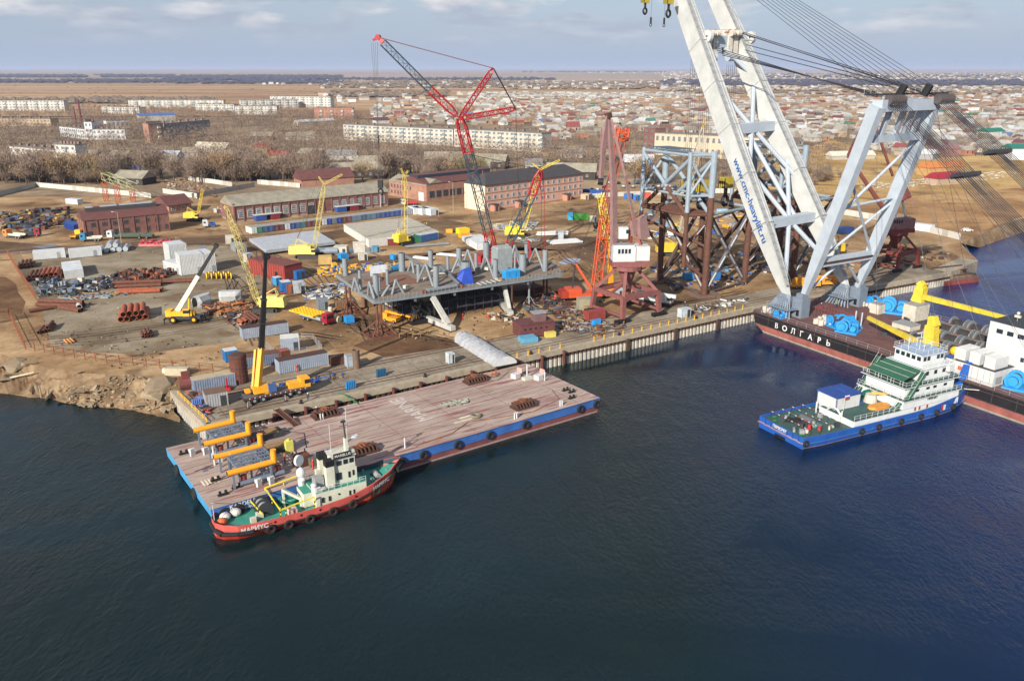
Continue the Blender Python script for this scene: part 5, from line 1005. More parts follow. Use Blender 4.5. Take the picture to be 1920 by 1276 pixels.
un = root('scaffold', 'dark blue scaffolding and staging filling the shade under the raised deck', 'scaffold', G(860, 590), DR)
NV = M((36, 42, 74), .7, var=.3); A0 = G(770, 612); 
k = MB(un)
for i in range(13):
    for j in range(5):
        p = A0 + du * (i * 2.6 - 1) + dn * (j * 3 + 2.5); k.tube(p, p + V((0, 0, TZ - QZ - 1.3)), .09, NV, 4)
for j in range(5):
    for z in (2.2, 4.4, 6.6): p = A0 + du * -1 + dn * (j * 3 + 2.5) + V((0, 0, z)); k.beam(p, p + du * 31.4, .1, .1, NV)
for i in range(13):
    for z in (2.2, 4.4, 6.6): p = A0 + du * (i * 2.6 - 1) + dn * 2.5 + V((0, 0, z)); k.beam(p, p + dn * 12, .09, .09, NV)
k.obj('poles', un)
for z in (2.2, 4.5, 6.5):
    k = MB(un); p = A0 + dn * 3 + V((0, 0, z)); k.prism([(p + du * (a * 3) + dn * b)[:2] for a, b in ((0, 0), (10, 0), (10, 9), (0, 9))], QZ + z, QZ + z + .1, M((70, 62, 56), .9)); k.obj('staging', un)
k = MB(); p = G(800, 595); k.prism([(-3, -1), (3.5, -1.4), (4, 1.2), (-2.6, 1.6)], 3.6, 7.4, M((128, 120, 100), .9, bump=.2)); k.thing('tarpaulin', 'khaki tarpaulin hanging from the front edge of the raised deck', 'tarpaulin', p, DR)
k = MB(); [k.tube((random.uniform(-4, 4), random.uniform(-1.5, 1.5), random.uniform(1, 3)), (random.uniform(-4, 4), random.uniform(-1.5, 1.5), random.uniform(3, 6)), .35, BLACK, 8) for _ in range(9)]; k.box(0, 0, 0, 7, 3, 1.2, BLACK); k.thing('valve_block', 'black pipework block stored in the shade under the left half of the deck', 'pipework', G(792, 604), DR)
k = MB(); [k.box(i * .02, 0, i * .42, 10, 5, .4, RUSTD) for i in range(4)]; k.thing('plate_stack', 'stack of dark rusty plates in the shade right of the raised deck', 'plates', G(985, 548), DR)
# ================================================================ CRANES
def tracks(r, L_, w_, sep, m=DGREY):
    for s_ in (-1, 1):
        k = MB(); k.prism([(-L_ / 2 + .3, s_ * sep - w_ / 2), (L_ / 2 - .3, s_ * sep - w_ / 2), (L_ / 2 - .3, s_ * sep + w_ / 2), (-L_ / 2 + .3, s_ * sep + w_ / 2)], .05, 1.1, m)
        for x in (-L_ / 2 + .35, L_ / 2 - .35): k.tube((x, s_ * sep - w_ / 2, .55), (x, s_ * sep + w_ / 2, .55), .52, m, 12)
        for i in range(int(L_ / .4)): k.box(-L_ / 2 + .3 + i * .4, s_ * sep, 1.08, .12, w_ * 1.04, .08, BLACK)
        k.obj('track', r)
def loc(r, p): return (Matrix.Translation(r.location) @ Matrix.Rotation(r.rotation_euler.z, 4, 'Z')).inverted() @ V(p)
def crawler(label, px, py, tip, m, body=(4.6, 3.0, 2.4), foot=1.4, jib=None, bw_=1.1, dirx=None, hooks=(), boomm=None, cab=True, back=None, lw_=.07, group=None):
    B = G(px, py); T_ = AT(tip[0], tip[1], B.y); a = 0 if T_.x > B.x else math.pi
    if dirx is not None: a = dirx
    r = root('crawler_crane', label, 'crane', B, a, group); tracks(r, body[0] * 1.15, .8, body[1] * .55)
    k = MB(); k.tube((0, 0, 1), (0, 0, 1.4), 1.2, DGREY, 12); k.box(-body[0] * .35, 0, 1.4, body[0], body[1], body[2], m); k.box(-body[0] * .75, 0, 1.35, body[0] * .25, body[1] * 1.02, body[2] * .7, m); k.box(-body[0] * .3, 0, 1.4 + body[2], body[0] * .6, body[1] * .7, .3, m); k.obj('machine_house', r)
    if cab: k = MB(); k.box(body[0] * .25, -body[1] * .42, 1.4, 1.3, 1.1, 1.9, m); k.box(body[0] * .25 + .1, -body[1] * .42, 2.2, 1.34, 1.14, .8, GLASS); k.obj('cab', r)
    f = V((foot, 0, 1.6)); t_ = loc(r, T_); k = MB(); k.lat(f, t_, .5, bw_, lw_, boomm or m, w2=.5); k.obj('boom', r)
    k = MB(); gt = V((-body[0] * .5, 0, 1.4 + body[2] + 2.2)); [k.beam((-body[0] * .6, s_, 1.4 + body[2]), gt + V((0, s_ * .4, 0)), .14, .14, m) for s_ in (-.8, .8)]; [k.beam((foot * .3, s_, 1.4 + body[2]), gt + V((0, s_ * .4, 0)), .14, .14, m) for s_ in (-.8, .8)]; k.obj('gantry', r)
    k = MB()
    if jib:
        J = loc(r, AT(jib[0], jib[1], B.y)); q = MB(); q.lat(t_, J, .4, .6, .06, m, w2=.3); q.obj('jib', r)
        if len(jib) > 2: S_ = loc(r, AT(jib[2], jib[3], B.y)); q = MB(); q.lat(t_, S_, .3, .4, .05, m, w2=.2); q.obj('jib_strut', r); k.tube(S_, J, .04, rope, 3); k.tube(S_, gt, .04, rope, 3)
    else: k.tube(t_, gt, .045, rope, 3)
    [k.tube(t_ + V((0, s_, 0)), gt + V((0, s_, 0)), .045, rope, 3) for s_ in (-.3, .3)]; k.obj('pendant', r)
    for hx, hy0, hy1 in hooks:
        a_ = loc(r, AT(hx, hy0, B.y)); b_ = loc(r, AT(hx, hy1, B.y)); k = MB(); k.tube(a_, b_, .05, rope, 3); k.box(b_.x, b_.y, b_.z - 1.0, .5, .4, 1.0, DGREY); k.torus((b_.x, b_.y, b_.z - 1.4), (0, 1, 0), .3, .1, DGREY, 8, 4); k.obj('hook', r)
    return r
crawler('pale yellow crawler crane with long lattice boom leaning left above the gravel yard', 497, 582, (427, 392), PYEL, (6.5, 3.4, 2.6), 1.6, bw_=1.3, dirx=math.pi, jib=(420, 387), hooks=())
crawler('pale yellow crawler crane with a short jib on its lattice boom beside the white slabs', 580, 482, (608, 345), PYEL, (7.5, 4, 2.8), 1.6, jib=(642, 327, 597, 331), bw_=1.3)
crawler('yellow crawler crane with upright lattice boom by the second pale slab module', 757, 458, (758, 330), M((216, 190, 60), .5, rust=.1), (4.6, 3.4, 2.8), .6, jib=(765, 320, 752, 316), bw_=1.5, dirx=R(50))
crawler('small yellow crawler crane with red tipped boom behind the brick workshop', 366, 414, (380, 354), M((216, 186, 66), .5), (5, 3, 2.3), 1.2, bw_=.9)
crawler('yellow crawler crane with steep lattice boom crossing the pink office building', 972, 445, (1012, 318), M((222, 200, 56), .5), (6, 3.4, 2.8), 1.6, jib=(1050, 300, 998, 306), bw_=1.3)
crawler('yellow crawler crane with white lattice boom and yellow head behind the left jacket', 1262, 478, (1318, 238), M((206, 176, 50), .5), (7, 3.6, 2.8), 1.4, bw_=1.6, boomm=M((196, 190, 170), .6), jib=(1322, 222))
crawler('yellow crawler crane standing in the shade behind the gantry mast', 1552, 476, (1520, 410), M((196, 160, 44), .5), (6, 3.4, 2.8), 1.4, bw_=1.2)
# big red and dark grey crawler crane with luffing jib and derrick mast
B = G(935, 505); DKB = M((56, 74, 88), .55, .1, var=.15); RC = M((158, 26, 36), .5, var=.15)
r = root('heavy_crawler_crane', 'tallest red and dark grey lattice crane with luffing jib behind the raised deck', 'crane', B, R(170)); tracks(r, 10, 1.4, 3.6)
k = MB(); k.box(2, 0, 1.3, 9, 4.2, 2.6, RC); k.box(6.5, 0, 1.5, 2.4, 5.6, 3.2, RC); k.obj('machine_house', r); k = MB(); k.box(-3, 2.6, 1.3, 2, 1.6, 2.4, RC); k.box(-3.1, 2.6, 2.3, 2.05, 1.65, 1, GLASS); k.obj('cab', r)
def Lp(x, y, Y=None): return loc(r, AT(x, y, Y or B.y))
def seg(nm, a, b, w_, m, w0=None, w2=None, rr=.13): k = MB(); k.lat(a, b, w0 or w_, w_, rr, m, w2=w2 or w_); return k.obj(nm, r)
ft, kn = Lp(931, 498), Lp(862, 222)
seg('boom_foot', ft, Lp(914, 430), 2.6, RC, 1.0, 2.4, .2); seg('boom', Lp(914, 430), Lp(878, 286), 2.5, DKB, rr=.16); seg('boom_head', Lp(878, 286), kn, 2.6, RC, w2=1.6, rr=.24)
jt, jm, jd = Lp(709, 70), Lp(806, 168), Lp(718, 80)
seg('luffing_jib_foot', Lp(857, 217), jm, 2.0, RC, .9, rr=.2); seg('luffing_jib', jm, jd, 2.0, DKB, rr=.13)
k = MB(); k.beam(jd, jt, 1.6, 1.6, RC, .9, .9); k.beam(jt, Lp(699, 76), .7, .9, RC, .5, .6); k.tube(jt - V((0, .7, 0)), jt + V((0, .7, 0)), .8, RC, 10); k.obj('jib_head', r)
s1, s2 = Lp(925, 128), Lp(967, 204)
seg('jib_strut', kn, s1, 1.3, RC, .7, .5, .2); seg('jib_strut', kn, s2, 1.3, RC, .7, .5, .2)
dm_ = Lp(1014, 318)
seg('derrick_foot', Lp(940, 496), Lp(957, 450), 1.8, RC, .8, rr=.2); seg('derrick_mast', Lp(957, 450), Lp(997, 366), 2.3, DKB, rr=.17); seg('derrick_head', Lp(997, 366), dm_, 2.2, RC, w2=.7, rr=.24)
k = MB()
for a, b, t_ in ((jt, s1, .09), (s1, s2, .11), (s2, Lp(975, 440), .04), (dm_, Lp(880, 290), .05), (jt, kn, .03)):
    for o in (-.5, .5): k.tube(a + V((0, o, 0)), b + V((0, o, 0)), t_, rope if b != s1 else M((110, 60, 62)), 4, cap=False)
k.obj('pendant', r)
k = MB(); [k.tube(dm_ + V((o, 0, 0)), Lp(1018, 372) + V((o, 0, 0)), .16, RC, 5) for o in (-.5, .5)]; [k.tube(Lp(1018, 372) + V((o, 0, 0)), Lp(1018, 480) + V((o, 0, 0)), .07, RC, 4) for o in (-.5, .5)]; k.obj('counterweight_hanger', r)
k = MB(); k.beam(Lp(962, 492), Lp(996, 478), 1.6, 1.2, RC); k.beam(Lp(996, 478), Lp(990, 450), .6, .6, RC); k.obj('counterweight_tray', r)
k = MB(); e_ = Lp(713, 338)
for o in (-.6, -.2, .2, .6): k.tube(Lp(702, 80) + V((-o * 2, o, 0)), e_ + V((o, 0, 0)), .05, rope, 3, cap=False)
k.obj('hoist_rope', r); k = MB(); k.box(e_.x, e_.y, e_.z - 2.4, 1.5, 1, 2.4, BLACK); k.torus((e_.x, e_.y, e_.z - 3.4), (0, 1, 0), .7, .28, BLACK, 10, 5); k.obj('hook_block', r)
# orange crawler crane
B = G(1102, 562); OR = M((196, 80, 42), .5, var=.18, rust=.1); r = root('orange_crawler_crane', 'orange crawler crane with tall orange lattice boom beside the brown portal crane', 'crane', B, R(12)); tracks(r, 7, 1.1, 2.4)
k = MB(); k.box(-2.6, 0, 1.3, 9.6, 3.6, 1.0, OR); k.box(-4.4, 0, 2.3, 4.2, 3.7, 1.5, OR); k.box(-7.2, 0, 1.3, 1.8, 4.0, 2.0, M((150, 50, 30))); k.obj('machine_house', r)
k = MB(); k.box(2.8, -1.6, 1.4, 1.5, 1.2, 2.2, OR); k.box(2.9, -1.6, 2.4, 1.52, 1.22, .9, GLASS); k.obj('cab', r)
seg('boom', V((2.2, 0, 1.8)), loc(r, AT(1134, 410, B.y)), 2.2, OR, 1.0, rr=.17); seg('boom', loc(r, AT(1134, 410, B.y)), loc(r, AT(1164, 262, B.y)), 2.0, M((160, 66, 52), .5), rr=.13); seg('boom_head', loc(r, AT(1164, 262, B.y)), loc(r, AT(1168, 240, B.y)), 2.8, OR, rr=.28)
g1 = loc(r, AT(1079, 494, B.y)); k = MB(); [k.beam((1.6, s_, 2.2), g1 + V((0, s_ * .5, 0)), .4, .5, OR) for s_ in (-1.1, 1.1)]; [k.beam(V((1.6, 0, 2.2)).lerp(g1, f) + V((0, -1, 0)), V((1.6, 0, 2.2)).lerp(g1, f + .12) + V((0, 1, 0)), .12, .12, OR) for f in (.1, .3, .5, .7)]; k.obj('gantry', r)
k = MB(); [k.tube(g1 + V((0, s_, 0)), V((-4.6, s_, 3.6)), .08, rope, 4) for s_ in (-.5, 0, .5)]; [k.tube(g1 + V((0, s_, 0)), loc(r, AT(1160, 285, B.y)), .05, rope, 3) for s_ in (-.5, .5)]; k.obj('pendant', r)
# yellow telescopic crane behind it
B = G(1150, 556); YO = M((222, 150, 36), .5, var=.15); r = root('mobile_crane', 'orange-yellow telescopic crane with yellow lattice extension between the orange and brown cranes', 'crane', B, R(25))
k = MB(); k.box(0, 0, .9, 12, 2.8, .7, YO); k.box(5.4, 0, 1.2, 1.8, 2.6, 1.6, YO); [k.tube((x, s_ * 1.1 - .2, .6), (x, s_ * 1.1 + .2, .6), .6, RUBBER, 10) for x in (-4.6, -3.2, 2.4, 3.8) for s_ in (-1, 1)]; k.box(-1, 0, 1.6, 4, 2.4, 1.6, YO); k.obj('carrier', r)
k = MB(); k.beam((-1, 0, 2.4), loc(r, AT(1143, 448, B.y)), 1.2, 1.4, YO, .7, .8); k.obj('telescopic_boom', r)
seg('lattice_extension', loc(r, AT(1141, 452, B.y)), loc(r, AT(1126, 362, B.y)), 1.5, M((222, 196, 40), .5), rr=.13)
a_, b_ = loc(r, AT(1121, 372, B.y)), loc(r, AT(1117, 418, B.y)); k = MB(); k.tube(a_, b_, .06, rope, 3); k.ball(b_ - V((0, 0, .6)), .75, BLACK, 1.3); k.torus(b_ - V((0, 0, 1.9)), (0, 1, 0), .35, .14, BLACK, 8, 4); k.obj('hook', r)
# portal cranes
def portal(label, px, py, m, hm, sc=1.0, rz=None, jibs='up', wm_=WHITE):
    B = G(px, py); r = root('portal_crane', label, 'portal crane', B, rz if rz is not None else QR, None)
    def S(*p): return V(p) * sc
    zt = 9.6; W_ = 4.9
    for sx in (-1, 1):
        for sy in (-1, 1):
            k = MB(); k.beam(S(sx * W_, sy * W_, .9), S(sx * W_ * .92, sy * W_ * .92, 5.2), .7 * sc, .8 * sc, m, .9 * sc, 1.0 * sc); k.beam(S(sx * W_ * .92, sy * W_ * .92, 5.2), S(sx * 1.5, sy * 1.5, zt), .6 * sc, .6 * sc, m); k.obj('leg', r)
            k = MB(); k.box(sx * W_ * sc, sy * W_ * sc, .1 * sc, 3.6 * sc, .7 * sc, .7 * sc, BLACK); [k.tube(S(sx * W_ + o, sy * W_ - .45, .45), S(sx * W_ + o, sy * W_ + .45, .45), .4 * sc, BLACK, 10) for o in (-1.4, -.5, .5, 1.4)]; k.obj('bogie', r)
    for s_ in (-1, 1):
        k = MB(); k.beam(S(-W_ * .92, s_ * W_ * .92, 5.0), S(W_ * .92, s_ * W_ * .92, 5.0), .8 * sc, 1.0 * sc, m); k.beam(S(s_ * W_ * .92, -W_ * .92, 5.0), S(s_ * W_ * .92, W_ * .92, 5.0), .8 * sc, .9 * sc, m); k.beam(S(s_ * W_, -W_, 1.4), S(s_ * W_, W_, 1.4), .4 * sc, .5 * sc, m); k.obj('tie_beam', r)
    k = MB(); k.tube(S(0, 0, 6.4), S(0, 0, zt), 1.0 * sc, m, 10, 2.0 * sc); [k.beam(S(a * 3.6, b * 3.6, 5.2), S(a * .8, b * .8, 6.6), .5 * sc, .5 * sc, m) for a, b in ((1, 0), (-1, 0), (0, 1), (0, -1))]; k.tube(S(0, 0, zt), S(0, 0, zt + .8), 3.1 * sc, m, 18); k.obj('slewing_tower', r)
    up = root('x', 'x', 'x') if False else None
    a = -QR + R(4); c, n_ = math.cos(a), math.sin(a)
    def U(x, y, z): return V(((x * c - y * n_) * sc, (x * n_ + y * c) * sc, z * sc))     # upper works, turned so the machine house lies across the picture
    k = MB(); P = [U(x, y, 0)[:2] for x, y in ((-3.5, -2.1), (4.2, -2.1), (4.2, 2.1), (-3.5, 2.1))]; k.prism(P, (zt + .8) * sc, (zt + 2.0) * sc, m); P = [U(x, y, 0)[:2] for x, y in ((-3.4, -2.15), (1.2, -2.15), (1.2, 2.1), (-3.4, 2.1))]; k.prism(P, (zt + 1.9) * sc, (zt + 4.8) * sc, wm_); P = [U(x, y, 0)[:2] for x, y in ((1.2, -1.9), (4.1, -1.9), (4.1, 1.9), (1.2, 1.9))]; k.prism(P, (zt + 2.0) * sc, (zt + 4.9) * sc, wm_)
    P = [U(x, y, 0)[:2] for x, y in ((-3.2, -1.8), (1.0, -1.8), (1.0, 1.8), (-3.2, 1.8))]; k.prism(P, (zt + 4.8) * sc, (zt + 5.2) * sc, wm_, GREY); k.obj('machine_house', r)
    for i in range(4): k = MB(); p = U(-2.2 + i * .7, -2.2, zt + 3.6); k.box(p.x, p.y, p.z, .45 * sc, .08, .9 * sc, GLASS, a); k.obj('window', r)
    return r, U, zt, a
r, U, zt, a = portal('tall dusty pink-brown portal crane with white machine house on the near quay', 1172, 588, PINKR, None, 1.28)
Bp = r.location.copy(); sg_ = M((136, 106, 104), .65, var=.2, rust=.1)
def L2(x, y): return loc(r, AT(x, y, Bp.y))
k = MB(); k.beam(U(-2.6, 0, zt + 2), L2(1150, 470), 1.4, 1.6, sg_, 1.4, 1.7); k.beam(L2(1150, 470), L2(1151, 360), 1.1, 1.4, sg_, 1.1, 1.6); k.beam(L2(1151, 360), L2(1142, 222), 1.1, 1.6, sg_, .6, .6); k.beam(L2(1142, 222), L2(1140, 212), 1.4, 1.2, RUSTD); k.obj('jib', r)
k = MB(); k.beam(L2(1140, 214), L2(1132, 270), .5, .9, sg_, .8, 1.3); k.beam(L2(1132, 270), L2(1127, 334), .8, 1.3, sg_, .9, 1.0); k.tube(L2(1122, 340), L2(1131, 341), .9, BLACK, 10); k.beam(L2(1126, 300), L2(1128, 240), .3, .3, sg_); k.obj('fly_jib', r)
k = MB(); k.beam(L2(1146, 224), L2(1172, 330), .5, .6, sg_); k.beam(L2(1172, 330), L2(1192, 430), .5, .6, sg_); k.obj('tie_rod', r)
k = MB(); k.beam(U(.6, .8, zt + 2), L2(1184, 408), .7, .8, M((150, 70, 60), .6)); k.beam(U(3.4, -.8, zt + 2), L2(1184, 408), .5, .6, M((150, 70, 60), .6)); k.beam(U(3.8, .8, zt + 2), L2(1186, 408), .5, .6, sg_); k.obj('a_frame', r)
k = MB(); k.beam(L2(1188, 412), L2(1193, 440), 1.0, 2.0, sg_, 1.4, 2.6); k.beam(L2(1204, 408), L2(1206, 446), .8, 2.2, sg_, 1.8, 3.2); k.beam(L2(1192, 412), L2(1208, 402), .3, .4, sg_); k.obj('counterweight', r)
p = L2(1168, 432); k = MB(); k.box(p.x, p.y, p.z - 2, 2.4, 2, 2.9, WHITE, a); q_ = L2(1172, 425); k.box(q_.x, q_.y - 1.1, q_.z - 1.6, .8, .1, 1.0, GLASS, a); k.obj('cab', r)
r, U, zt, a = portal('farther rust-red portal crane near the pontoon seen behind the gantry mast', 1672, 500, M((120, 52, 46), .65, var=.25, rust=.25), None, 1.12, wm_=M((150, 110, 104), .65, var=.4, sc=.8, rust=.4))
Bp = r.location.copy(); dr_ = M((110, 56, 50), .7, var=.3)
k = MB(); k.beam(U(-2, 0, zt + 4), L2(1590, 292), 1.0, 1.4, dr_, .6, .9); k.beam(L2(1590, 292), L2(1636, 198), .5, .9, dr_, .4, .6); k.obj('jib', r)
k = MB(); k.beam(L2(1642, 238), L2(1674, 330), .5, .7, dr_); k.beam(L2(1636, 198), L2(1642, 238), .4, .5, dr_); k.obj('tie_rod', r)
k = MB(); k.beam(U(-1, .6, zt + 4.8), L2(1686, 345), .7, .8, SGD); k.beam(U(2.4, .6, zt + 4.8), L2(1686, 345), .5, .6, SGD); k.beam(L2(1684, 345), L2(1696, 372), .8, 1.6, dr_, 1.8, 3.0); k.beam(L2(1692, 340), L2(1702, 372), .8, 1, dr_, 1.4, 2.4); k.obj('counterweight', r)
# the near truck crane with its black telescopic boom
def wheels(r, xs, w_, rd=.62, hub=GREY):
    for x in xs:
        for s_ in (-1, 1):
            k = MB(); k.torus((x, s_ * w_, rd), (0, 1, 0), rd * .7, rd * .32, RUBBER, 14, 6); k.tube((x, s_ * w_ - .16, rd), (x, s_ * w_ + .16, rd), rd * .45, hub, 10); k.obj('wheel', r)
A_, B_ = G(465, 758), G(566, 738); rz_ = math.atan2(B_.y - A_.y, B_.x - A_.x); Lc = 13.2; YC = M((226, 160, 36), .45, var=.14)
r = root('truck_crane', 'yellow eight-wheeled truck crane with black telescopic boom parked on the near quay', 'truck crane', (A_ + B_) / 2 + V((0, .9, 0)), rz_)
k = MB(); k.box(0, 0, .9, Lc, 2.6, .55, DGREY); k.box(-.5, 0, 1.45, Lc - 1.4, 2.7, .12, M((90, 88, 86))); [k.box(-6 + i * .5, -1.37, 1.2, .25, .04, .2, WHITE if i % 2 else RED) for i in range(25)]; k.obj('chassis', r)
wheels(r, (-4.6, -2.9, 2.4, 4.2), 1.15, .66)
k = MB(); k.box(5.7, 0, 1.2, 1.9, 2.5, 2.1, YC); k.box(6.1, 0, 2.2, 1.2, 2.54, .85, GLASS); k.box(3.6, 0, 1.5, 2.4, 2.3, 1.1, YC); k.obj('cab', r)
k = MB(); k.tube((-1.9, 0, 1.5), (-1.9, 0, 1.9), 1.1, YC, 14); k.box(-2.9, 0, 1.9, 3.2, 2.4, 1.3, YC); k.box(-1.0, -1.2, 1.9, 1.5, .9, 1.6, M((60, 90, 140))); k.obj('superstructure', r)
Lr = lambda x, y, Y=None: loc(r, AT(x, y, Y or r.location.y + .5))
bt_ = V((-3.4, 0, 3.0)); m1 = Lr(490, 652); m2 = Lr(495, 560); m3 = Lr(498, 486)
k = MB(); k.beam(bt_, m1, .95, 1.2, YC, .85, 1.0); bo = k.obj('telescopic_boom', r)
k = MB(); k.beam(m1, m2, .85, 1.0, BLACK, .75, .85); k.beam(m2, m3, .62, .7, BLACK, .5, .55); [k.beam(m1.lerp(m3, f), m1.lerp(m3, f + .012), 1.05, 1.15, DGREY) for f in (.0, .28, .55)]; k.obj('boom_section', r)
k = MB(); k.beam(m3, m3 + V((.1, 0, 1.2)), .8, .9, BLACK); k.torus(m3 + V((.5, 0, .4)), (0, 1, 0), .35, .12, BLACK, 10, 4); k.obj('boom_head', r)
k = MB(); k.beam((-4.2, .5, 2.8), Lr(480, 655), .4, .8, YC); [k.box(-5.5, 0, 2.2 + i * .9, .9, 1.2, .6, YC) for i in range(1)]; k.obj('folded_jib', r)
text('LTM', .8, DGREY, r, V(r.location) * 0 + (Matrix.Translation(r.location) @ Matrix.Rotation(rz_, 4, 'Z')) @ V((3.6, -1.2, 2.05)), (math.cos(rz_), math.sin(rz_), 0), (0, 0, 1), 'lettering', off=.03) if False else None
for x in (-6.3, 1.0):
    for s_ in (-1, 1): k = MB(); k.beam((x, s_ * 1.2, .9), (x, s_ * 2.7, .9), .3, .35, BLACK); k.tube((x, s_ * 2.7, .05), (x, s_ * 2.7, 1.2), .12, GREY, 8); k.tube((x, s_ * 2.7, .02), (x, s_ * 2.7, .12), .35, BLACK, 10); k.obj('outrigger', r)
# rough terrain crane with white and black boom
A_, B_ = G(326, 607), G(362, 605); r = root('rough_terrain_crane', 'yellow two-axle crane on big tyres with white and black boom on the gravel yard', 'mobile crane', (A_ + B_) / 2 + V((0, 1.2, 0)), R(4))
k = MB(); k.box(0, 0, 1.1, 8.4, 2.4, .7, DGREY); k.obj('chassis', r); wheels(r, (-2.6, 2.6), 1.3, .95, YEL)
k = MB(); k.box(-.6, 0, 1.9, 5.6, 2.4, 1.2, YEL); k.box(-3.6, 0, 1.8, 1.4, 2.5, 1.6, YEL); k.box(1.6, .2, 1.9, 2.2, 1.6, .9, YEL); k.obj('superstructure', r); k = MB(); k.box(.9, -1.0, 1.9, 1.6, 1, 1.8, YEL); k.box(1.0, -1.05, 2.7, 1.62, 1, .8, GLASS); k.obj('cab', r)
a_ = V((-1.6, 0, 3.0)); b_ = loc(r, AT(404, 463, r.location.y)); md = a_.lerp(b_, .56)
k = MB(); k.beam(a_, md, .9, 1.2, M((206, 204, 188), .5), .8, 1.0); k.obj('boom_section', r); k = MB(); k.beam(md, b_, .7, .85, BLACK, .55, .65); k.beam(b_, b_ + (b_ - a_).normalized() * .8, .9, 1.1, BLACK); k.obj('boom_section', r); k = MB(); k.beam((1.2, 0, 2.4), a_.lerp(b_, .3), .35, .35, YEL); k.obj('lift_cylinder', r)
for x in (-4.6, 4.6):
    k = MB(); [k.tube((x, s_ * 1.8, .1), (x, s_ * 1.8, 1.6), .14, BLACK, 6) for s_ in (-1, 1)]; k.beam((x, -1.8, 1.2), (x, 1.8, 1.2), .25, .3, BLACK); k.obj('outrigger', r)
# white truck crane lying boom-forward beside the portal crane
A_, B_ = G(1188, 566), G(1248, 574); r = root('truck_crane', 'white truck crane with its boom laid flat behind the near portal crane', 'truck crane', (A_ + B_) / 2, R(-32))
k = MB(); k.box(0, 0, .9, 13, 2.5, .5, DGREY); k.box(-.5, 0, 1.4, 11, 2.4, .5, WHITE); k.obj('chassis', r); wheels(r, (-4.5, -3.1, 2.2, 3.7), 1.1, .6); k = MB(); k.box(5.6, 0, 1.2, 1.8, 2.4, 1.9, WHITE); k.box(6, 0, 2.1, 1.1, 2.44, .8, GLASS); k.obj('cab', r)
k = MB(); k.beam((-4, 0, 3.0), (7.6, 0, 3.2), 1.1, 1.3, WHITE, .8, .9); k.obj('boom_section', r); k = MB(); k.box(-3.4, 0, 1.9, 3, 2.2, 1.4, WHITE); k.obj('superstructure', r)
# orange truck cranes behind the gantry foot
for i, (x, y) in enumerate(((1508, 540), (1545, 536))):
    r = root('truck_crane', 'orange-yellow truck crane parked on the quay behind the gantry foot, ' + ('left' if i == 0 else 'right') + ' one of two', 'truck crane', G(x, y), R(8), 'orange-yellow truck cranes behind the gantry foot')
    k = MB(); k.box(0, 0, .8, 9, 2.4, .6, YO); k.obj('chassis', r); wheels(r, (-3, -1.6, 2.6), 1.05, .55); k = MB(); k.box(3.6, 0, 1.2, 1.8, 2.3, 1.8, YO); k.box(3.9, 0, 2, 1.2, 2.34, .7, GLASS); k.obj('cab', r); k = MB(); k.beam((-3.4, 0, 2.9), (5, 0, 2.6), .8, .9, YO); k.obj('boom_section', r); k = MB(); k.box(-2, 0, 1.4, 3, 2.2, 1.3, YO); k.obj('superstructure', r)
# cherry picker
r = root('boom_lift', 'orange-yellow articulated boom lift under the left end of the raised deck', 'boom lift', G(735, 603), R(-30)); k = MB(); k.box(0, 0, .5, 4.2, 2.2, .9, YO); k.box(-1.6, 0, 1.4, 1.6, 2, 1.0, YO); k.obj('body', r); wheels(r, (-1.4, 1.4), 1.1, .45); k = MB(); k.beam((-2, 0, 2.6), (6, 0, 2.2), .5, .6, YO, .35, .45); k.beam((-2, .5, 1.6), (-1.6, .5, 2.9), .4, .4, YO); k.obj('boom', r); k = MB(); k.box(6.6, 0, 1.5, 1, 1.8, .15, RUSTD); [k.tube((6.6 + a, b, 1.5), (6.6 + a, b, 2.6), .05, YO, 4) for a in (-.5, .5) for b in (-.9, .9)]; [k.beam((6.6 + a, -.9, 2.6), (6.6 + a, .9, 2.6), .06, .06, YO) for a in (-.5, .5)]; k.obj('basket', r)
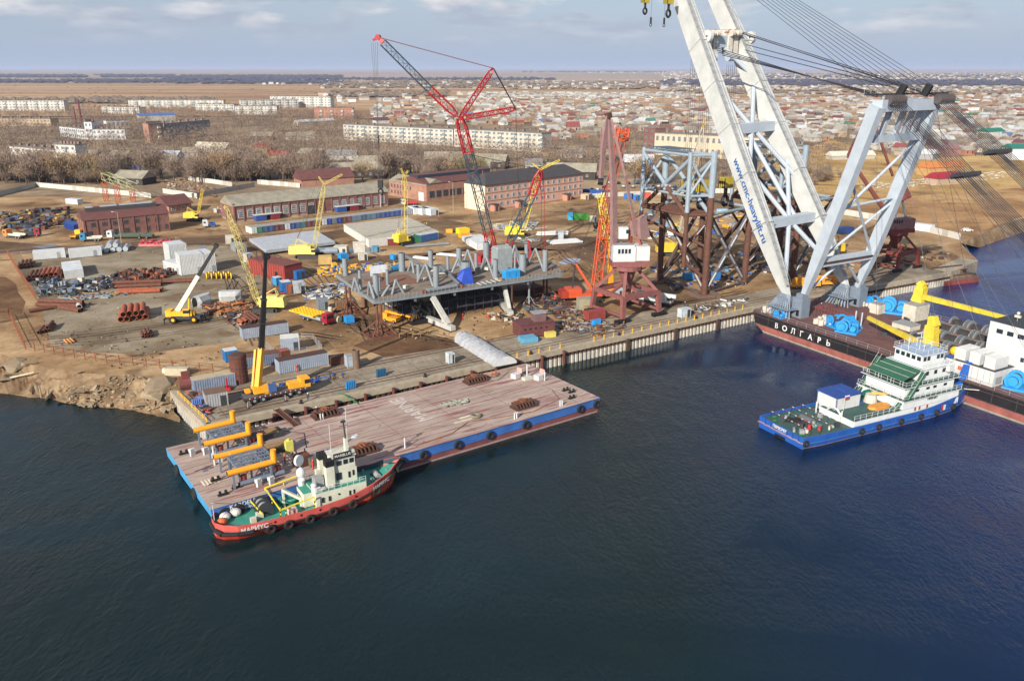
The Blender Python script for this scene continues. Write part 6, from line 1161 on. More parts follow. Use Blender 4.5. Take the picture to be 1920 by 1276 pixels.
# ================================================================ BUILDINGS
def brickm(c, c2=(120, 104, 96), sc=1.0):
    m = M(c, .9, var=.22, sc=.5); 
    return m
BRK = M((122, 84, 76), .9, var=.34, sc=.45); BRKO = M((156, 116, 98), .9, var=.3, sc=.4); PINKW = M((196, 156, 136), .85, var=.08, sc=.2); CREAMW = M((206, 192, 168), .85, var=.08, sc=.2)
SLATE = M((142, 136, 120), .9, var=.34, sc=.3, bump=.05); REDR = M((100, 62, 58), .8, var=.25, sc=.4); DKROOF = M((66, 62, 64), .7, var=.2, sc=.4); WFR = M((196, 200, 202), .6)
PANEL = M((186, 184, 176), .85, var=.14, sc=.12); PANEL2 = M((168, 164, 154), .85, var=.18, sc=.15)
def gable(r, L_, D, h, rise, roof, wall, ov=.5, hip=0, axis='x', nm='roof'):
    k = MB()
    if axis == 'x':
        x0, x1 = -L_ / 2 - ov, L_ / 2 + ov; y0, y1, ym = -ov, D + ov, D / 2
        e = h - ov * rise / (D / 2); P = [(x0, y0, e), (x1, y0, e), (x1, y1, e), (x0, y1, e), (x0 + hip, ym, h + rise), (x1 - hip, ym, h + rise)]
    else:
        y0, y1 = -ov, D + ov; x0, x1, xm = -L_ / 2 - ov, L_ / 2 + ov, 0
        e = h - ov * rise / (L_ / 2); P = [(x1, y0, e), (x1, y1, e), (x0, y1, e), (x0, y0, e), (xm, y0 + hip, h + rise), (xm, y1 - hip, h + rise)]
    T = [(x, y, z + .18) for x, y, z in P]
    k.add(P + T, [(6, 7, 11, 10), (8, 9, 10, 11), (0, 1, 7, 6), (1, 2, 8, 7), (2, 3, 9, 8), (3, 0, 6, 9), (9, 6, 10), (7, 8, 11), (1, 0, 4, 5), (3, 2, 5, 4)], roof)
    if not hip:
        if axis == 'x': 
            for x, f in ((-L_ / 2 + .01, 1), (L_ / 2 - .01, -1)): k.add([(x, 0, h - .01), (x, D, h - .01), (x, D / 2, h + rise - .06)], [(0, 1, 2)], wall)
        else:
            for y in (.01, D - .01): k.add([(-L_ / 2, y, h - .01), (L_ / 2, y, h - .01), (0, y, h + rise - .06)], [(0, 1, 2)], wall)
    return k.obj(nm, r)
def walls(r, L_, D, h, m, plinth=None):
    k = MB(); k.prism([(-L_ / 2, 0), (L_ / 2, 0), (L_ / 2, D), (-L_ / 2, D)], 0, h, m)
    if plinth: k.prism([(-L_ / 2 - .06, -.06), (L_ / 2 + .06, -.06), (L_ / 2 + .06, D + .06), (-L_ / 2 - .06, D + .06)], 0, .6, plinth)
    return k.obj('wall', r)
def wrow(r, xs, z, w_, h_, y=0, grid=0, fr_=WFR, glass=GLASS, axis='x', arch=False, first={}):
    key = (id(fr_), w_, h_, grid, axis); 
    for x in xs:
        if (key in first): o = first[key].copy(); COL.objects.link(o); o.parent = r; g_ = firstp[key].copy(); COL.objects.link(g_); g_.parent = o
        else:
            k = MB(); a = .12 if w_ > 1.5 else .08; 
            for s_ in (-1, 1): k.box(s_ * w_ / 2, 0, 0, a * 1.6, .12, h_, fr_)
            for z_ in (0, h_ - a): k.box(0, 0, z_, w_ + .1, .12, a * 1.4, fr_)
            for i in range(1, grid + 1): k.box(-w_ / 2 + w_ * i / (grid + 1), 0, 0, a, .1, h_, fr_); k.box(0, 0, h_ * i / (grid + 1), w_, .1, a, fr_)
            if not grid: k.box(0, 0, 0, a, .1, h_, fr_)
            o = k.obj('window', r); q = MB(); q.box(0, .0, .04, w_, .05, h_ - .06, glass); g_ = q.obj('pane', o); first[key] = o; firstp[key] = g_
        o.location = (x, y - .05, z) if axis == 'x' else (y - .05, x, z)
        if axis != 'x': o.rotation_euler = (0, 0, -math.pi / 2)
firstp = {}
def bld(name, label, cat, a, b, group=None, z=QZ): p, rz, L_ = fr(a, b, z); return root(name, label, cat, p, rz, group), L_
# left brick workshop
r, L_ = bld('brick_workshop', 'dark red brick workshop with rust-red roof and long ridge skylight behind the gravel yard', 'workshop', (161, 448), (320, 432))
D = 13; h = 7.0; walls(r, L_, D, h, BRK); gable(r, L_, D, h, 2.8, REDR, BRKO, .3); 
k = MB(); k.prism([(-L_ / 2 + 2, D / 2 - 1.6), (L_ / 2 - 3, D / 2 - 1.6), (L_ / 2 - 3, D / 2 + 1.6), (-L_ / 2 + 2, D / 2 + 1.6)], h + 1.8, h + 3.9, DKROOF, REDR); k.obj('skylight', r)
for x, w_ in ((-12, 2.6), (-5, 6), (5, 12)): k = MB(); k.box(x, D / 2, h + 3.92, w_, 3.0, .12, M((160, 170, 182), .6)); k.obj('skylight_cover', r)
xs = [-L_ / 2 + 3.4 + i * (L_ - 6) / 6.5 for i in range(7)]
wrow(r, xs, 4.2, 1.7, 1.7, 0, 2, M((96, 86, 80))); wrow(r, xs[1:] + [xs[-1] + 3.4], .9, 1.6, 1.9, 0, 2, M((96, 86, 80)))
k = MB(); k.box(-L_ / 2 + 1.6, -.1, .05, 1.6, .14, 2.6, DGREY); k.obj('door', r)
for x in [-L_ / 2 + .3 + i * (L_ - .6) / 7 for i in range(8)]: k = MB(); k.box(x, -.12, 0, .5, .26, h - .1, BRK); k.obj('pilaster', r)
k = MB(); [k.box(-L_ / 2 - .15, y, 0, .3, .6, h + (2.4 - abs(y - D / 2) * .42), BRKO) for y in (.2, D * .33, D * .66, D - .2)]; k.obj('gable_pilasters', r)
# long brick workshop with slate roof
r, L_ = bld('long_workshop', 'long brick workshop with weathered grey roof and tall white-framed windows', 'workshop', (440, 417), (728, 386)); D = 15; h = 6.9
walls(r, L_, D, h, BRK, M((150, 140, 134), .9)); gable(r, L_, D, h, 3.6, SLATE, BRKO, .5)
wrow(r, [-L_ / 2 + 3 + i * (L_ - 6) / 17 for i in range(18) if i not in (9, 10)], 1.5, 2.3, 3.4, 0, 3)
for i, x in enumerate((-L_ / 2 + 14, L_ / 2 - 22)): k = MB(); k.box(x, -1.6, 2.4, 12, 3.2, .2, M((190, 192, 190))); k.box(x - 3.4, -1.7, 0, 4.5, 3, 2.2, M((40, 74, 140))); k.box(x + 3, -1.7, 0, 4, 3, 2.2, M((120, 40, 50))); k.obj('lean_to', r)
k = MB(); k.box(-2, -.1, .05, 4, .2, 4, DGREY); k.obj('door', r)
k = MB(); [k.box(x, -.14, 0, .45, .3, h - .1, BRK) for x in [-L_ / 2 + .3 + i * (L_ - .6) / 18 for i in range(19)]]; k.obj('pilasters', r)
k = MB(); [k.box(-L_ / 2 - .12, y, 0, .26, .6, h + 1.2, BRKO) for y in (.3, 5, 10, 14.6)]; k.box(-L_ / 2 - .1, 7.5, 0, .2, 3.2, 4, DGREY); k.obj('gable_pilasters', r)
# brick hall with dark glazed ridge
r, L_ = bld('brick_hall', 'brick hall with red roof and dark glazed ridge left of the pink office', 'hall', (801, 378), (905, 365)); D = 26; h = 8.4
walls(r, L_, D, h, BRKO); gable(r, L_, D, h, 2.6, REDR, BRKO, .3); k = MB(); k.prism([(-L_ / 2 + 1, D / 2 - 4.5), (L_ / 2 + 12, D / 2 - 4.5), (L_ / 2 + 12, D / 2 + 3), (-L_ / 2 + 1, D / 2 + 3)], h + 1.2, h + 3.4, M((54, 58, 70), .4), REDR); k.obj('skylight', r)
wrow(r, [-L_ / 2 + 3 + i * 4.2 for i in range(6)], 1.6, 3.0, 3.2, 0, 3, M((90, 92, 96)))
wrow(r, [2 + i * 2.6 for i in range(9)], 4.6, 1.2, 1.6, -L_ / 2 - .02, 1, M((150, 130, 120)), axis='y')
r, L_ = bld('brick_annex', 'brick building with pale gable and weathered roof beside the brick hall', 'hall', (731, 366), (800, 378)); D = 12; h = 7.6
walls(r, L_, D, h, BRKO); gable(r, L_, D, h, 2.6, SLATE, BRKO, .3); wrow(r, [-L_ / 2 + 2 + i * 2.6 for i in range(7)], 4.4, 1.2, 1.8, 0, 1, M((150, 130, 120))); wrow(r, [-L_ / 2 + 2 + i * 2.6 for i in range(4)], 1.4, 1.2, 1.8, 0, 1, M((150, 130, 120)))
k = MB(); k.box(L_ / 2 - 4, -.1, 0, 4, .2, 4.2, WHITE); k.obj('gate', r)
# pink office
r, L_ = bld('pink_office', 'three-storey pink office building with dark hipped roof and cream end wall', 'office building', (910, 397), (1092, 370)); D = 14.5; h = 12.2
walls(r, L_, D, h, PINKW, M((150, 120, 110), .9)); gable(r, L_, D, h, 4.2, DKROOF, PINKW, .7, hip=7)
k = MB(); k.box(-L_ / 2 - .08, D / 2, .05, .12, D + .02, h - .1, CREAMW); k.obj('end_wall', r)
for i, z in enumerate((1.9, 5.3, 8.8)):
    wrow(r, [-L_ / 2 + 2.2 + j * (L_ - 4.2) / 16 for j in range(17) if not (i == 0 and j in (1, 7, 12))], z, 1.45, 1.75, 0, 0, WFR, M((74, 88, 104), .2))
for z in (4.5, 8.0, 11.6): k = MB(); k.box(0, -.05, z, L_, .12, .18, M((120, 76, 66), .8)); k.obj('band', r)
for x in (-L_ / 2 + 4.4, -L_ / 2 + 20, L_ / 2 - 13): k = MB(); k.box(x, -1.5, 0, 3, 3, 3.0, M((176, 128, 106))); k.box(x, -1.7, 3.0, 3.6, 3.6, .3, DKROOF); k.box(x, -3.02, .1, 1.2, .06, 2.2, DGREY); k.obj('porch', r)
k = MB(); [k.tube((-L_ / 2 + 5 + i * 11, D / 2, h + 3), (-L_ / 2 + 5 + i * 11, D / 2, h + 5.2), .25, BRK, 6) for i in range(5)]; k.obj('chimney', r)
# small ones
r, L_ = bld('brick_shed', 'low brick building with red-brown roof behind the left brick workshop', 'shed', (318, 402), (360, 396)); walls(r, L_, 12, 4.2, BRKO); gable(r, L_, 12, 4.2, 3.2, REDR, BRKO, .8); wrow(r, [-3.4, 1.4], 1.4, 1.8, 1.6, 0, 1)
r, L_ = bld('red_roof_house', 'brick building with red and grey roof behind the long workshop', 'house', (566, 352), (664, 345)); walls(r, L_, 14, 4.4, BRKO); gable(r, L_, 14, 4.4, 4.2, REDR, BRKO, .6)
k = MB(); k.box(0, 0, 0, 1, 1, 1, WHITE) if False else None
# concrete panel fences
def fence(label, P, h_=2.5, m=PANEL, step=3.0, post=None):
    W_ = [G(*p) for p in P]; r = root('panel_fence', label, 'fence', W_[len(W_) // 2])
    n_ = 0
    for a, b in zip(W_, W_[1:]):
        d = b - a; c = max(1, round(d.length / step)); 
        if c + n_ > 96: c = max(1, 96 - n_)
        for i in range(c):
            k = MB(r); p, q = a.lerp(b, i / c), a.lerp(b, (i + .965) / c); z = random.uniform(-.06, .06); k.beam(p + V((0, 0, h_ / 2 + z)), q + V((0, 0, h_ / 2 + z)), .16, h_, m if random.random() < .8 else PANEL2); k.obj('panel', r); n_ += 1
    return r
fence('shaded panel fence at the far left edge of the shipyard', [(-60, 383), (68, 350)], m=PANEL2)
fence('white concrete panel fence zigzagging behind the left of the shipyard', [(68, 350), (130, 356), (284, 371)])
fence('white panel fence running behind the two brick workshops', [(306, 362), (370, 372)])
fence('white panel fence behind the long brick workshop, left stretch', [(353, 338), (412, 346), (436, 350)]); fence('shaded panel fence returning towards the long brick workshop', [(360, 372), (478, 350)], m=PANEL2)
fence('white panel fence right behind the roof of the long brick workshop', [(483, 345), (563, 352)])
fence('long pale panel fence running behind the steel jackets and gantry', [(1330, 362), (1372, 362), (1465, 388), (1540, 396), (1640, 412), (1712, 428), (1800, 450)])
fence('pale panel fence between the office building and the jackets', [(1096, 372), (1200, 366), (1290, 362)], 2.2)
# truss conveyor on red lattice legs
r = root('truss_gantry', 'yellow-grey steel truss resting on red lattice trestles behind the left workshop', 'truss', G(225, 372)); a_, b_ = AT(196, 330, 420), AT(252, 352, 400)
k = MB(r); k.lat(a_, b_, 3.2, 3.4, .16, M((160, 160, 120)), w2=3.2); k.obj('truss', r)
for (x, y0, y1) in ((200, 378, 340), (223, 384, 345), (250, 378, 352)):
    A_ = G(x, y0); k = MB(r); k.lat(A_, V((A_.x, A_.y, AT(x, y1, A_.y).z)), 1.6, 1.8, .14, M((176, 84, 60)), bays=4); k.obj('trestle', r)
# masts and chimneys
def pole(name, label, cat, x, y, ytop, rad, m, lamp=False, r2=None):
    p = G(x, y); H = AT(x, ytop, p.y).z - QZ; r = root(name, label, cat, p); k = MB(); k.tube((0, 0, 0), (0, 0, H), rad, m, 8, r2 or rad * .6); k.obj('post', r)
    if lamp: k = MB(); k.beam((0, 0, H), (-1.4, -.3, H + .3), .1, .1, m); k.box(-1.6, -.3, H + .15, .7, .3, .18, WHITE); k.obj('lamp_head', r)
    return r
pole('lamp_post', 'tall grey lamp post in front of the left brick workshop', 'lamp post', 228, 455, 398, .16, CONC, True)
pole('lamp_post', 'tall pale lamp post left of the pink office building', 'lamp post', 850, 397, 342, .16, CONC, True)
pole('concrete_post', 'white post on a block at the right end of the long workshop', 'post', 714, 388, 354, .18, WHITE)
pole('mast', 'tall thin mast in the town behind the white apartment block', 'mast', 752, 232, 177, .35, GREY)
pole('chimney', 'tall dark red chimney among the apartment blocks on the left', 'chimney', 153, 232, 187, 1.3, M((110, 52, 50), .8), r2=.9); pole('chimney', 'shorter dark red chimney beside the tall one on the left', 'chimney', 143, 234, 200, 1.0, M((110, 52, 50), .8))
# apartment blocks and other larger town buildings
def block(label, a, b, D, yt, wall=PANEL, storeys=5, roofm=None, cat='apartment block', name='apartment_block', band=False, wcol=None, maxw=100, balc=True, z=QZ):
    r, L_ = bld(name, label, cat, a, b); mid_ = (a[0] + b[0]) / 2; h = AT(mid_, yt, r.location.y).z - QZ
    walls(r, L_, D, h, wall); k = MB(); k.prism([(-L_ / 2 - .3, -.3), (L_ / 2 + .3, -.3), (L_ / 2 + .3, D + .3), (-L_ / 2 - .3, D + .3)], h, h + .5, M((120, 112, 104), .9, var=.3)); [k.box(-L_ / 2 + (i + .5) * L_ / 6, D / 2, h + .5, 2, 2, 1.6, M((120, 104, 96), .9)) for i in range(6)]; k.obj('roof', r)
    nx = max(3, int(L_ / 4.2)); wm2 = wcol or M((104, 108, 114), .4)
    if nx * storeys > maxw: nx = maxw // storeys
    sh = h / storeys; q = None
    for i in range(nx):
        for j in range(storeys):
            if q is None: k = MB(); k.box(0, 0, 0, L_ / nx * .45, .12, sh * .42, wm2); o = q = k.obj('window', r)
            else: o = q.copy(); COL.objects.link(o); o.parent = r
            o.location = (-L_ / 2 + (i + .5) * L_ / nx, -.04, (j + .35) * sh)
    if balc:
        q = None
        for i in range(1, nx, 3):
            for j in range(1, storeys):
                if q is None: k = MB(); k.box(0, -.6, 0, L_ / nx * .6, 1.2, sh * .36, OFFW); k.box(0, -.2, sh * .36, L_ / nx * .6, .5, sh * .4, M((110, 130, 140), .4)); o = q = k.obj('balcony', r)
                else: o = q.copy(); COL.objects.link(o); o.parent = r
                o.location = (-L_ / 2 + (i + 1) * L_ / nx, -.05, j * sh)
    return r
block('long white five-storey apartment block right behind the red crane boom', (648, 263), (1010, 283), 13, 0 + 240) if False else None
block('long white apartment block behind the bare trees, left half', (645, 262), (850, 274), 14, 238, M((184, 180, 170), .85, var=.3, sc=.2), 4)
block('long white apartment block behind the bare trees, right half with brown end wall', (852, 275), (1015, 286), 14, 246, M((184, 178, 166), .85, var=.3, sc=.2), 4)
block('white panel apartment block at the far left edge', (-40, 209), (122, 209), 13, 189, PANEL, 4)
block('pale apartment block behind the blue roof on the left', (192, 214), (262, 216), 12, 201, PANEL, 3); block('long pale apartment block in the middle distance, left one', (242, 203), (420, 203), 12, 188, PANEL, 4)
block('pale apartment block left of the dark-ended one', (368, 210), (440, 211), 12, 196, PANEL, 3); block('pale apartment block with a dark right end', (442, 217), (520, 217), 12, 199, PANEL, 4)
block('white apartment block at the top of the estate, front one', (452, 206), (560, 204), 12, 187, PANEL, 4); block('tallest white apartment block of the estate with a blue-grey end', (508, 202), (620, 204), 12, 181, PANEL, 5)
block('low brick apartment building right of the white estate', (590, 223), (662, 223), 12, 203, M((166, 112, 88), .9), 3)
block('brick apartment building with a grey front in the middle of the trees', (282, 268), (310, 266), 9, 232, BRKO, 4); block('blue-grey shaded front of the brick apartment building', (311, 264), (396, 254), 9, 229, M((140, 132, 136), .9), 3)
block('white works building with a square tower, in front of the chimneys', (114, 256), (164, 262), 10, 240, M((204, 208, 210), .8), 2, name='works_building', cat='works building', balc=False); block('white works building right of the square tower', (175, 262), (236, 262), 10, 243, M((204, 208, 210), .8), 2, name='works_building', cat='works building', balc=False)
block('square white tower of the works building', (162, 262), (176, 262), 6, 229, M((208, 210, 212), .8), 3, name='tower', cat='tower', balc=False, maxw=6)
block('white school building with open galleries at the left edge', (22, 300), (108, 308), 12, 278, M((204, 198, 188), .85), 2, name='school', cat='building'); block('taller white wing of the school building on the left', (108, 308), (146, 310), 10, 272, M((206, 202, 192), .85), 3, name='school', cat='building')
block('white two-storey block in front of the school', (118, 330), (172, 334), 8, 311, M((204, 200, 190), .85), 1, name='white_shed', cat='shed', balc=False, maxw=4)
block('beige building with grey roof at the far left', (-10, 236), (96, 237), 14, 223, M((180, 156, 124), .85), 2, balc=False, name='beige_building', cat='building')
block('white building beside the long blue roof', (201, 242), (244, 240), 8, 226, M((206, 208, 210), .8), 1, balc=False, name='white_building', cat='building', maxw=6)
block('long cream factory building with big windows behind the left jacket', (1226, 290), (1420, 302), 16, 254, M((184, 172, 150), .85), 2, name='factory', cat='factory', balc=False); block('brown brick tower at the left end of the cream factory', (1205, 287), (1226, 290), 10, 240, BRK, 4, name='factory_tower', cat='tower', balc=False, maxw=8); block('brown brick block on top of the cream factory', (1238, 282), (1254, 282), 8, 234, BRK, 2, name='factory_tower', cat='tower', balc=False, maxw=2)
for a, b, D_, h_, m_, l_ in (((262, 228), (330, 226), 20, 7, M((66, 104, 170), .6), 'long bright blue roofed building in the middle distance on the left'), ((560, 236), (628, 232), 10, 4, M((206, 208, 210), .7), 'white low sheds near the brown field'), ((160, 250), (200, 242), 20, 5, M((90, 100, 130), .7), 'blue-grey roofed shed beside the chimneys')):
    r, L_ = bld('shed', l_, 'shed', a, b); walls(r, L_, D_, h_, PANEL2); gable(r, L_, D_, h_, 2, m_, PANEL2, .5)
# ---------------- wooden barracks with dark gables and other near houses
BARN = M((60, 52, 50), .9, var=.3); 
def nearhouse(label, a, b, D, h, rise, wall, roof, axis='x', nwin=3, chim=True, group=None):
    r, L_ = bld('house', label, 'house', a, b, group); walls(r, L_, D, h, wall); gable(r, L_, D, h, rise, roof, BARN if wall in (BARN,) else wall, .5, axis=axis)
    if nwin: wrow(r, [-L_ / 2 + (i + .5) * L_ / nwin for i in range(nwin)], h * .35, 1.1, 1.3, 0, 0)
    if chim: k = MB(); k.box(L_ * .2, D / 2, h + rise - .6, .7, .7, 1.6, BRK); k.obj('chimney', r)
    return r
rf_g = M((120, 118, 118), .8)
nearhouse('dark timber house with grey gable roof beside the truss, left', (214, 346), (268, 348), 12, 4, 3.4, BARN, SLATE)
for a, b, l_ in (((598, 338), (690, 334), 'long dark barrack with grey roof behind the long workshop'), ((664, 320), (744, 322), 'dark barrack with grey roof left of the main hoist rope'), ((796, 312), (866, 312), 'grey-roofed barrack behind the brick hall, left one'), ((888, 316), (946, 318), 'grey-roofed barrack behind the red boom'), ((1024, 336), (1116, 338), 'large dark barrack with grey roof behind the pink office'), ((690, 334), (724, 334), 'small white house below the dark barracks'), ((1172, 318), (1226, 318), 'long dark building with white roof right of the brown portal crane'), ((882, 330), (918, 330), 'small green-gabled house behind the pink office')):
    nearhouse(l_, a, b, 11, 5, 4, BARN if 'dark' in l_ or 'barrack' in l_ else (M((200, 200, 192)) if 'white h' in l_ else M((60, 110, 96))), M((190, 194, 196), .7) if 'white roof' in l_ else SLATE)
for a, b, wl_, rf, l_ in (((366, 284), (424, 286), PANEL, M((196, 190, 170), .8), 'low building with pale flat-pitched roof among the trees'), ((342, 296), (372, 296), PANEL2, SLATE, 'grey-roofed house just left of the pale roofed building'), ((268, 302), (300, 303), BARN, M((150, 160, 168), .6), 'dark shed with silvery roof in the trees'), ((302, 302), (332, 303), PANEL, M((176, 186, 196), .6), 'pale shed with silvery roof in the trees'), ((474, 286), (502, 288), BRKO, M((110, 44, 44), .7), 'brick house with steep dark red roof in the trees'), ((500, 302), (536, 304), PANEL, M((130, 34, 44), .6), 'white house with crimson roof in front of the steep roofed one'), ((540, 264), (592, 262), PANEL2, SLATE, 'grey-roofed barrack at the edge of the brown field'), ((330, 330), (370, 332), PANEL, M((170, 160, 140)), 'pale concrete shed near the panel fence'), ((705, 232), (730, 231), PANEL, M((92, 60, 64), .7), 'white house with dark roof left of the red boom foot')):
    nearhouse(l_, a, b, 9, 4, 3, wl_, rf, nwin=2)
for a, b, i_ in (((96, 284), (128, 286), 0), ((206, 300), (238, 302), 1), ((420, 300), (446, 301), 0), ((560, 296), (600, 297), 1), ((612, 300), (640, 300), 0), ((528, 322), (560, 323), 1), ((432, 322), (470, 323), 0), ((378, 316), (408, 317), 1), ((985, 318), (1016, 318), 0), ((1120, 300), (1158, 300), 1), ((40, 330), (76, 332), 0), ((470, 262), (510, 262), 1), ((150, 300), (180, 300), 1), ((1060, 296), (1092, 296), 0), ((640, 300), (668, 300), 0)):
    nearhouse('small grey-roofed house', a, b, 8, 3.6, 3, BARN if i_ else PANEL2, SLATE if i_ else rf_g, nwin=2, group='small grey-roofed houses among the trees')
k = MB(); p, rz, L_ = fr((243, 316), (300, 316)); k.beam((-L_ / 2, 0, 1), (L_ / 2, 0, 1), .2, 2, M((30, 80, 190), .5)); k.thing('blue_fence', 'bright blue sheet fence among the trees on the left', 'fence', p, rz)
# ---------------- town houses
rf_cols = [M((174, 176, 176), .75, var=.15), M((156, 154, 148), .7, var=.15), M((146, 140, 130), .8, var=.2), M((138, 124, 106), .85, var=.2), M((124, 64, 60), .75, var=.15), M((100, 66, 66), .75, var=.2), M((84, 106, 146), .7, var=.15), M((66, 110, 98), .7, var=.15), M((176, 174, 168), .7), M((112, 104, 98), .8)]
wl_cols = [M((182, 178, 168), .8, var=.15), M((178, 160, 134), .85), M((160, 110, 86), .9), M((206, 206, 204), .7), M((150, 142, 130), .85)]
words = {0: 'white', 1: 'light grey', 2: 'grey', 3: 'brown-grey', 4: 'dark red', 5: 'maroon', 6: 'blue', 7: 'green', 8: 'pale', 9: 'dark grey'}
protos = {}
def house_mb(k, p, L_, D, h, rise, rz, wall, roof, w_=True):
    c, n_ = math.cos(rz), math.sin(rz)
    T_ = lambda x, y, z: (p[0] + x * c - y * n_, p[1] + x * n_ + y * c, p[2] + z); X, Y = L_ / 2, D / 2
    k.add([T_(-X, -Y, 0), T_(X, -Y, 0), T_(X, Y, 0), T_(-X, Y, 0), T_(-X, -Y, h), T_(X, -Y, h), T_(X, Y, h), T_(-X, Y, h), T_(-X, 0, h + rise), T_(X, 0, h + rise)], [(0, 1, 5, 4), (1, 2, 6, 9, 5), (2, 3, 7, 6), (3, 0, 4, 8, 7)], wall)
    X += .4; Y += .4; e = h - .15
    k.add([T_(-X, -Y, e), T_(X, -Y, e), T_(X, Y, e), T_(-X, Y, e), T_(-X, 0, h + rise + .1), T_(X, 0, h + rise + .1)], [(0, 1, 5, 4), (2, 3, 4, 5), (1, 0, 4, 5)[:0] or (0, 4, 3), (1, 2, 5)], roof)
    if w_:
        for x in (-L_ * .25, L_ * .25): k.add([T_(x - .6, -D / 2 - .05, h * .35), T_(x + .6, -D / 2 - .05, h * .35), T_(x + .6, -D / 2 - .05, h * .8), T_(x - .6, -D / 2 - .05, h * .8)], [(0, 1, 2, 3)], GLASS)
def inpoly(x, y, P):
    s = False
    for i in range(len(P)):
        (a, b), (c, d) = P[i], P[i - 1]
        if (b > y) != (d > y) and x < (c - a) * (y - b) / (d - b) + a: s = not s
    return s
town = [(690, 196), (900, 183), (1250, 181), (1960, 168), (1960, 300), (1830, 290), (1700, 296), (1560, 258), (1440, 290), (1240, 246), (1030, 262), (1020, 238), (760, 232), (700, 222)]
rs = random.Random(11); placed = []; cells = set(); tries = 0
while len(placed) < 1500 and tries < 60000:
    tries += 1; x = rs.uniform(690, 1960); y = 168 + (rs.random() ** 1.15) * 136
    if not inpoly(x, y, town): continue
    p = G(x, y); cl = (round(p.x / 15), round(p.y / 18))
    if cl in cells or 1200 < x < 1425 and y > 252: continue
    cells.add(cl); placed.append((x, y, p))
placed.sort(key=lambda q: -q[1]); rest = MB()
wts = [0] * 8 + [1] * 9 + [2] * 11 + [3] * 10 + [4] * 3 + [5] * 3 + [6] + [7] + [8] * 4 + [9] * 7
cnt = {}
for i, (x, y, p) in enumerate(placed):
    ci = rs.choice(wts); wi = rs.randrange(5); L_ = rs.uniform(8, 14); D = rs.uniform(6, 9.5); h = rs.uniform(2.6, 4.0) * (1.6 if rs.random() < .08 else 1); rise = rs.uniform(1.6, 3.2); rz = rs.choice((0, math.pi / 2)) + rs.gauss(.25, .12)
    if i < 268:
        key = (ci, wi % 3)
        if key not in protos: k = MB(); house_mb(k, (0, 0, 0), 11, 8, 3.2, 2.4, 0, wl_cols[wi], rf_cols[ci]); protos[key] = k.obj('town_house'); o = protos[key]
        else: o = protos[key].copy(); COL.objects.link(o)
        o.location = p; o.rotation_euler = (0, 0, rz); s_ = L_ / 11; o.scale = (s_, D / 8, h / 3.2)
        zone = 'right of the gantry mast' if x > 1640 else ('behind the gantry' if x > 1400 else ('behind the left jacket' if x > 1180 else 'beyond the white apartment block'))
        tag(o, 'small %s-roofed house in the low town %s' % (words[ci], zone), 'house', 'small %s-roofed houses %s' % (words[ci], zone))
    else: house_mb(rest, p, L_, D, h, rise, rz, wl_cols[wi], rf_cols[ci], False)
for (x0, x1, y0, y1, n_, sp) in ((880, 1300, 176, 186, 700, 10), (1240, 1960, 134, 151, 420, 16), (960, 1290, 152, 168, 150, 14), (600, 960, 153, 168, 60, 14), (1240, 1960, 163, 172, 260, 12), (1100, 1300, 135, 138, 60, 20), (600, 960, 177, 196, 60, 14), (400, 640, 148, 160, 16, 14)):
    for _ in range(n_):
        p = G(rs.uniform(x0, x1), rs.uniform(y0, y1)); s_ = sp; house_mb(rest, p, rs.uniform(.7, 1.5) * s_, s_ * rs.uniform(.5, .9), rs.uniform(3, 5) * s_ / 11, rs.uniform(1.5, 3) * s_ / 11, rs.choice((0, 1.57)) + rs.gauss(.2, .2), wl_cols[rs.choice((0, 0, 3, 1, 4))], rf_cols[rs.choice((0, 0, 1, 8, 2, 3, 3, 2, 9))], False)
struct(rest, 'distant_houses', 'stuff')
for a, b, D_, h_, wl_, rf, l_ in (((1740, 330), (1808, 326), 9, 5, M((176, 140, 90), .8), M((190, 116, 60), .7), 'bright orange roofed house at the town edge behind the gantry ropes'), ((1756, 296), (1800, 294), 10, 6, M((150, 112, 106), .8), M((132, 100, 98), .7), 'pink-walled house above the orange roof'), ((1848, 262), (1882, 260), 10, 7, M((204, 206, 200), .8), M((30, 110, 88), .6), 'two-storey white house with green roof on the right'), ((1820, 222), (1850, 221), 10, 4, M((180, 170, 150)), M((20, 120, 90), .6), 'large emerald green roof in the town on the right'), ((1896, 300), (1940, 300), 14, 8, M((206, 208, 206), .8), M((36, 110, 96), .6), 'white hall with green roof at the right edge'), ((1690, 296), (1748, 300), 14, 4, M((140, 140, 142)), M((196, 198, 198), .6), 'long low shed with white roof right of the mast'), ((1756, 348), (1806, 344), 8, 4, M((170, 150, 130)), M((150, 34, 50), .6), 'low house with crimson roof below the orange one'), ((1560, 300), (1640, 298), 8, 3, M((170, 164, 150)), M((196, 190, 176), .7), 'row of pale low sheds at the edge of the dry field')):
    r, L_ = bld('town_building', l_, 'house', a, b); walls(r, L_, D_, h_, wl_); gable(r, L_, D_, h_, 2.6, rf, wl_, .5)
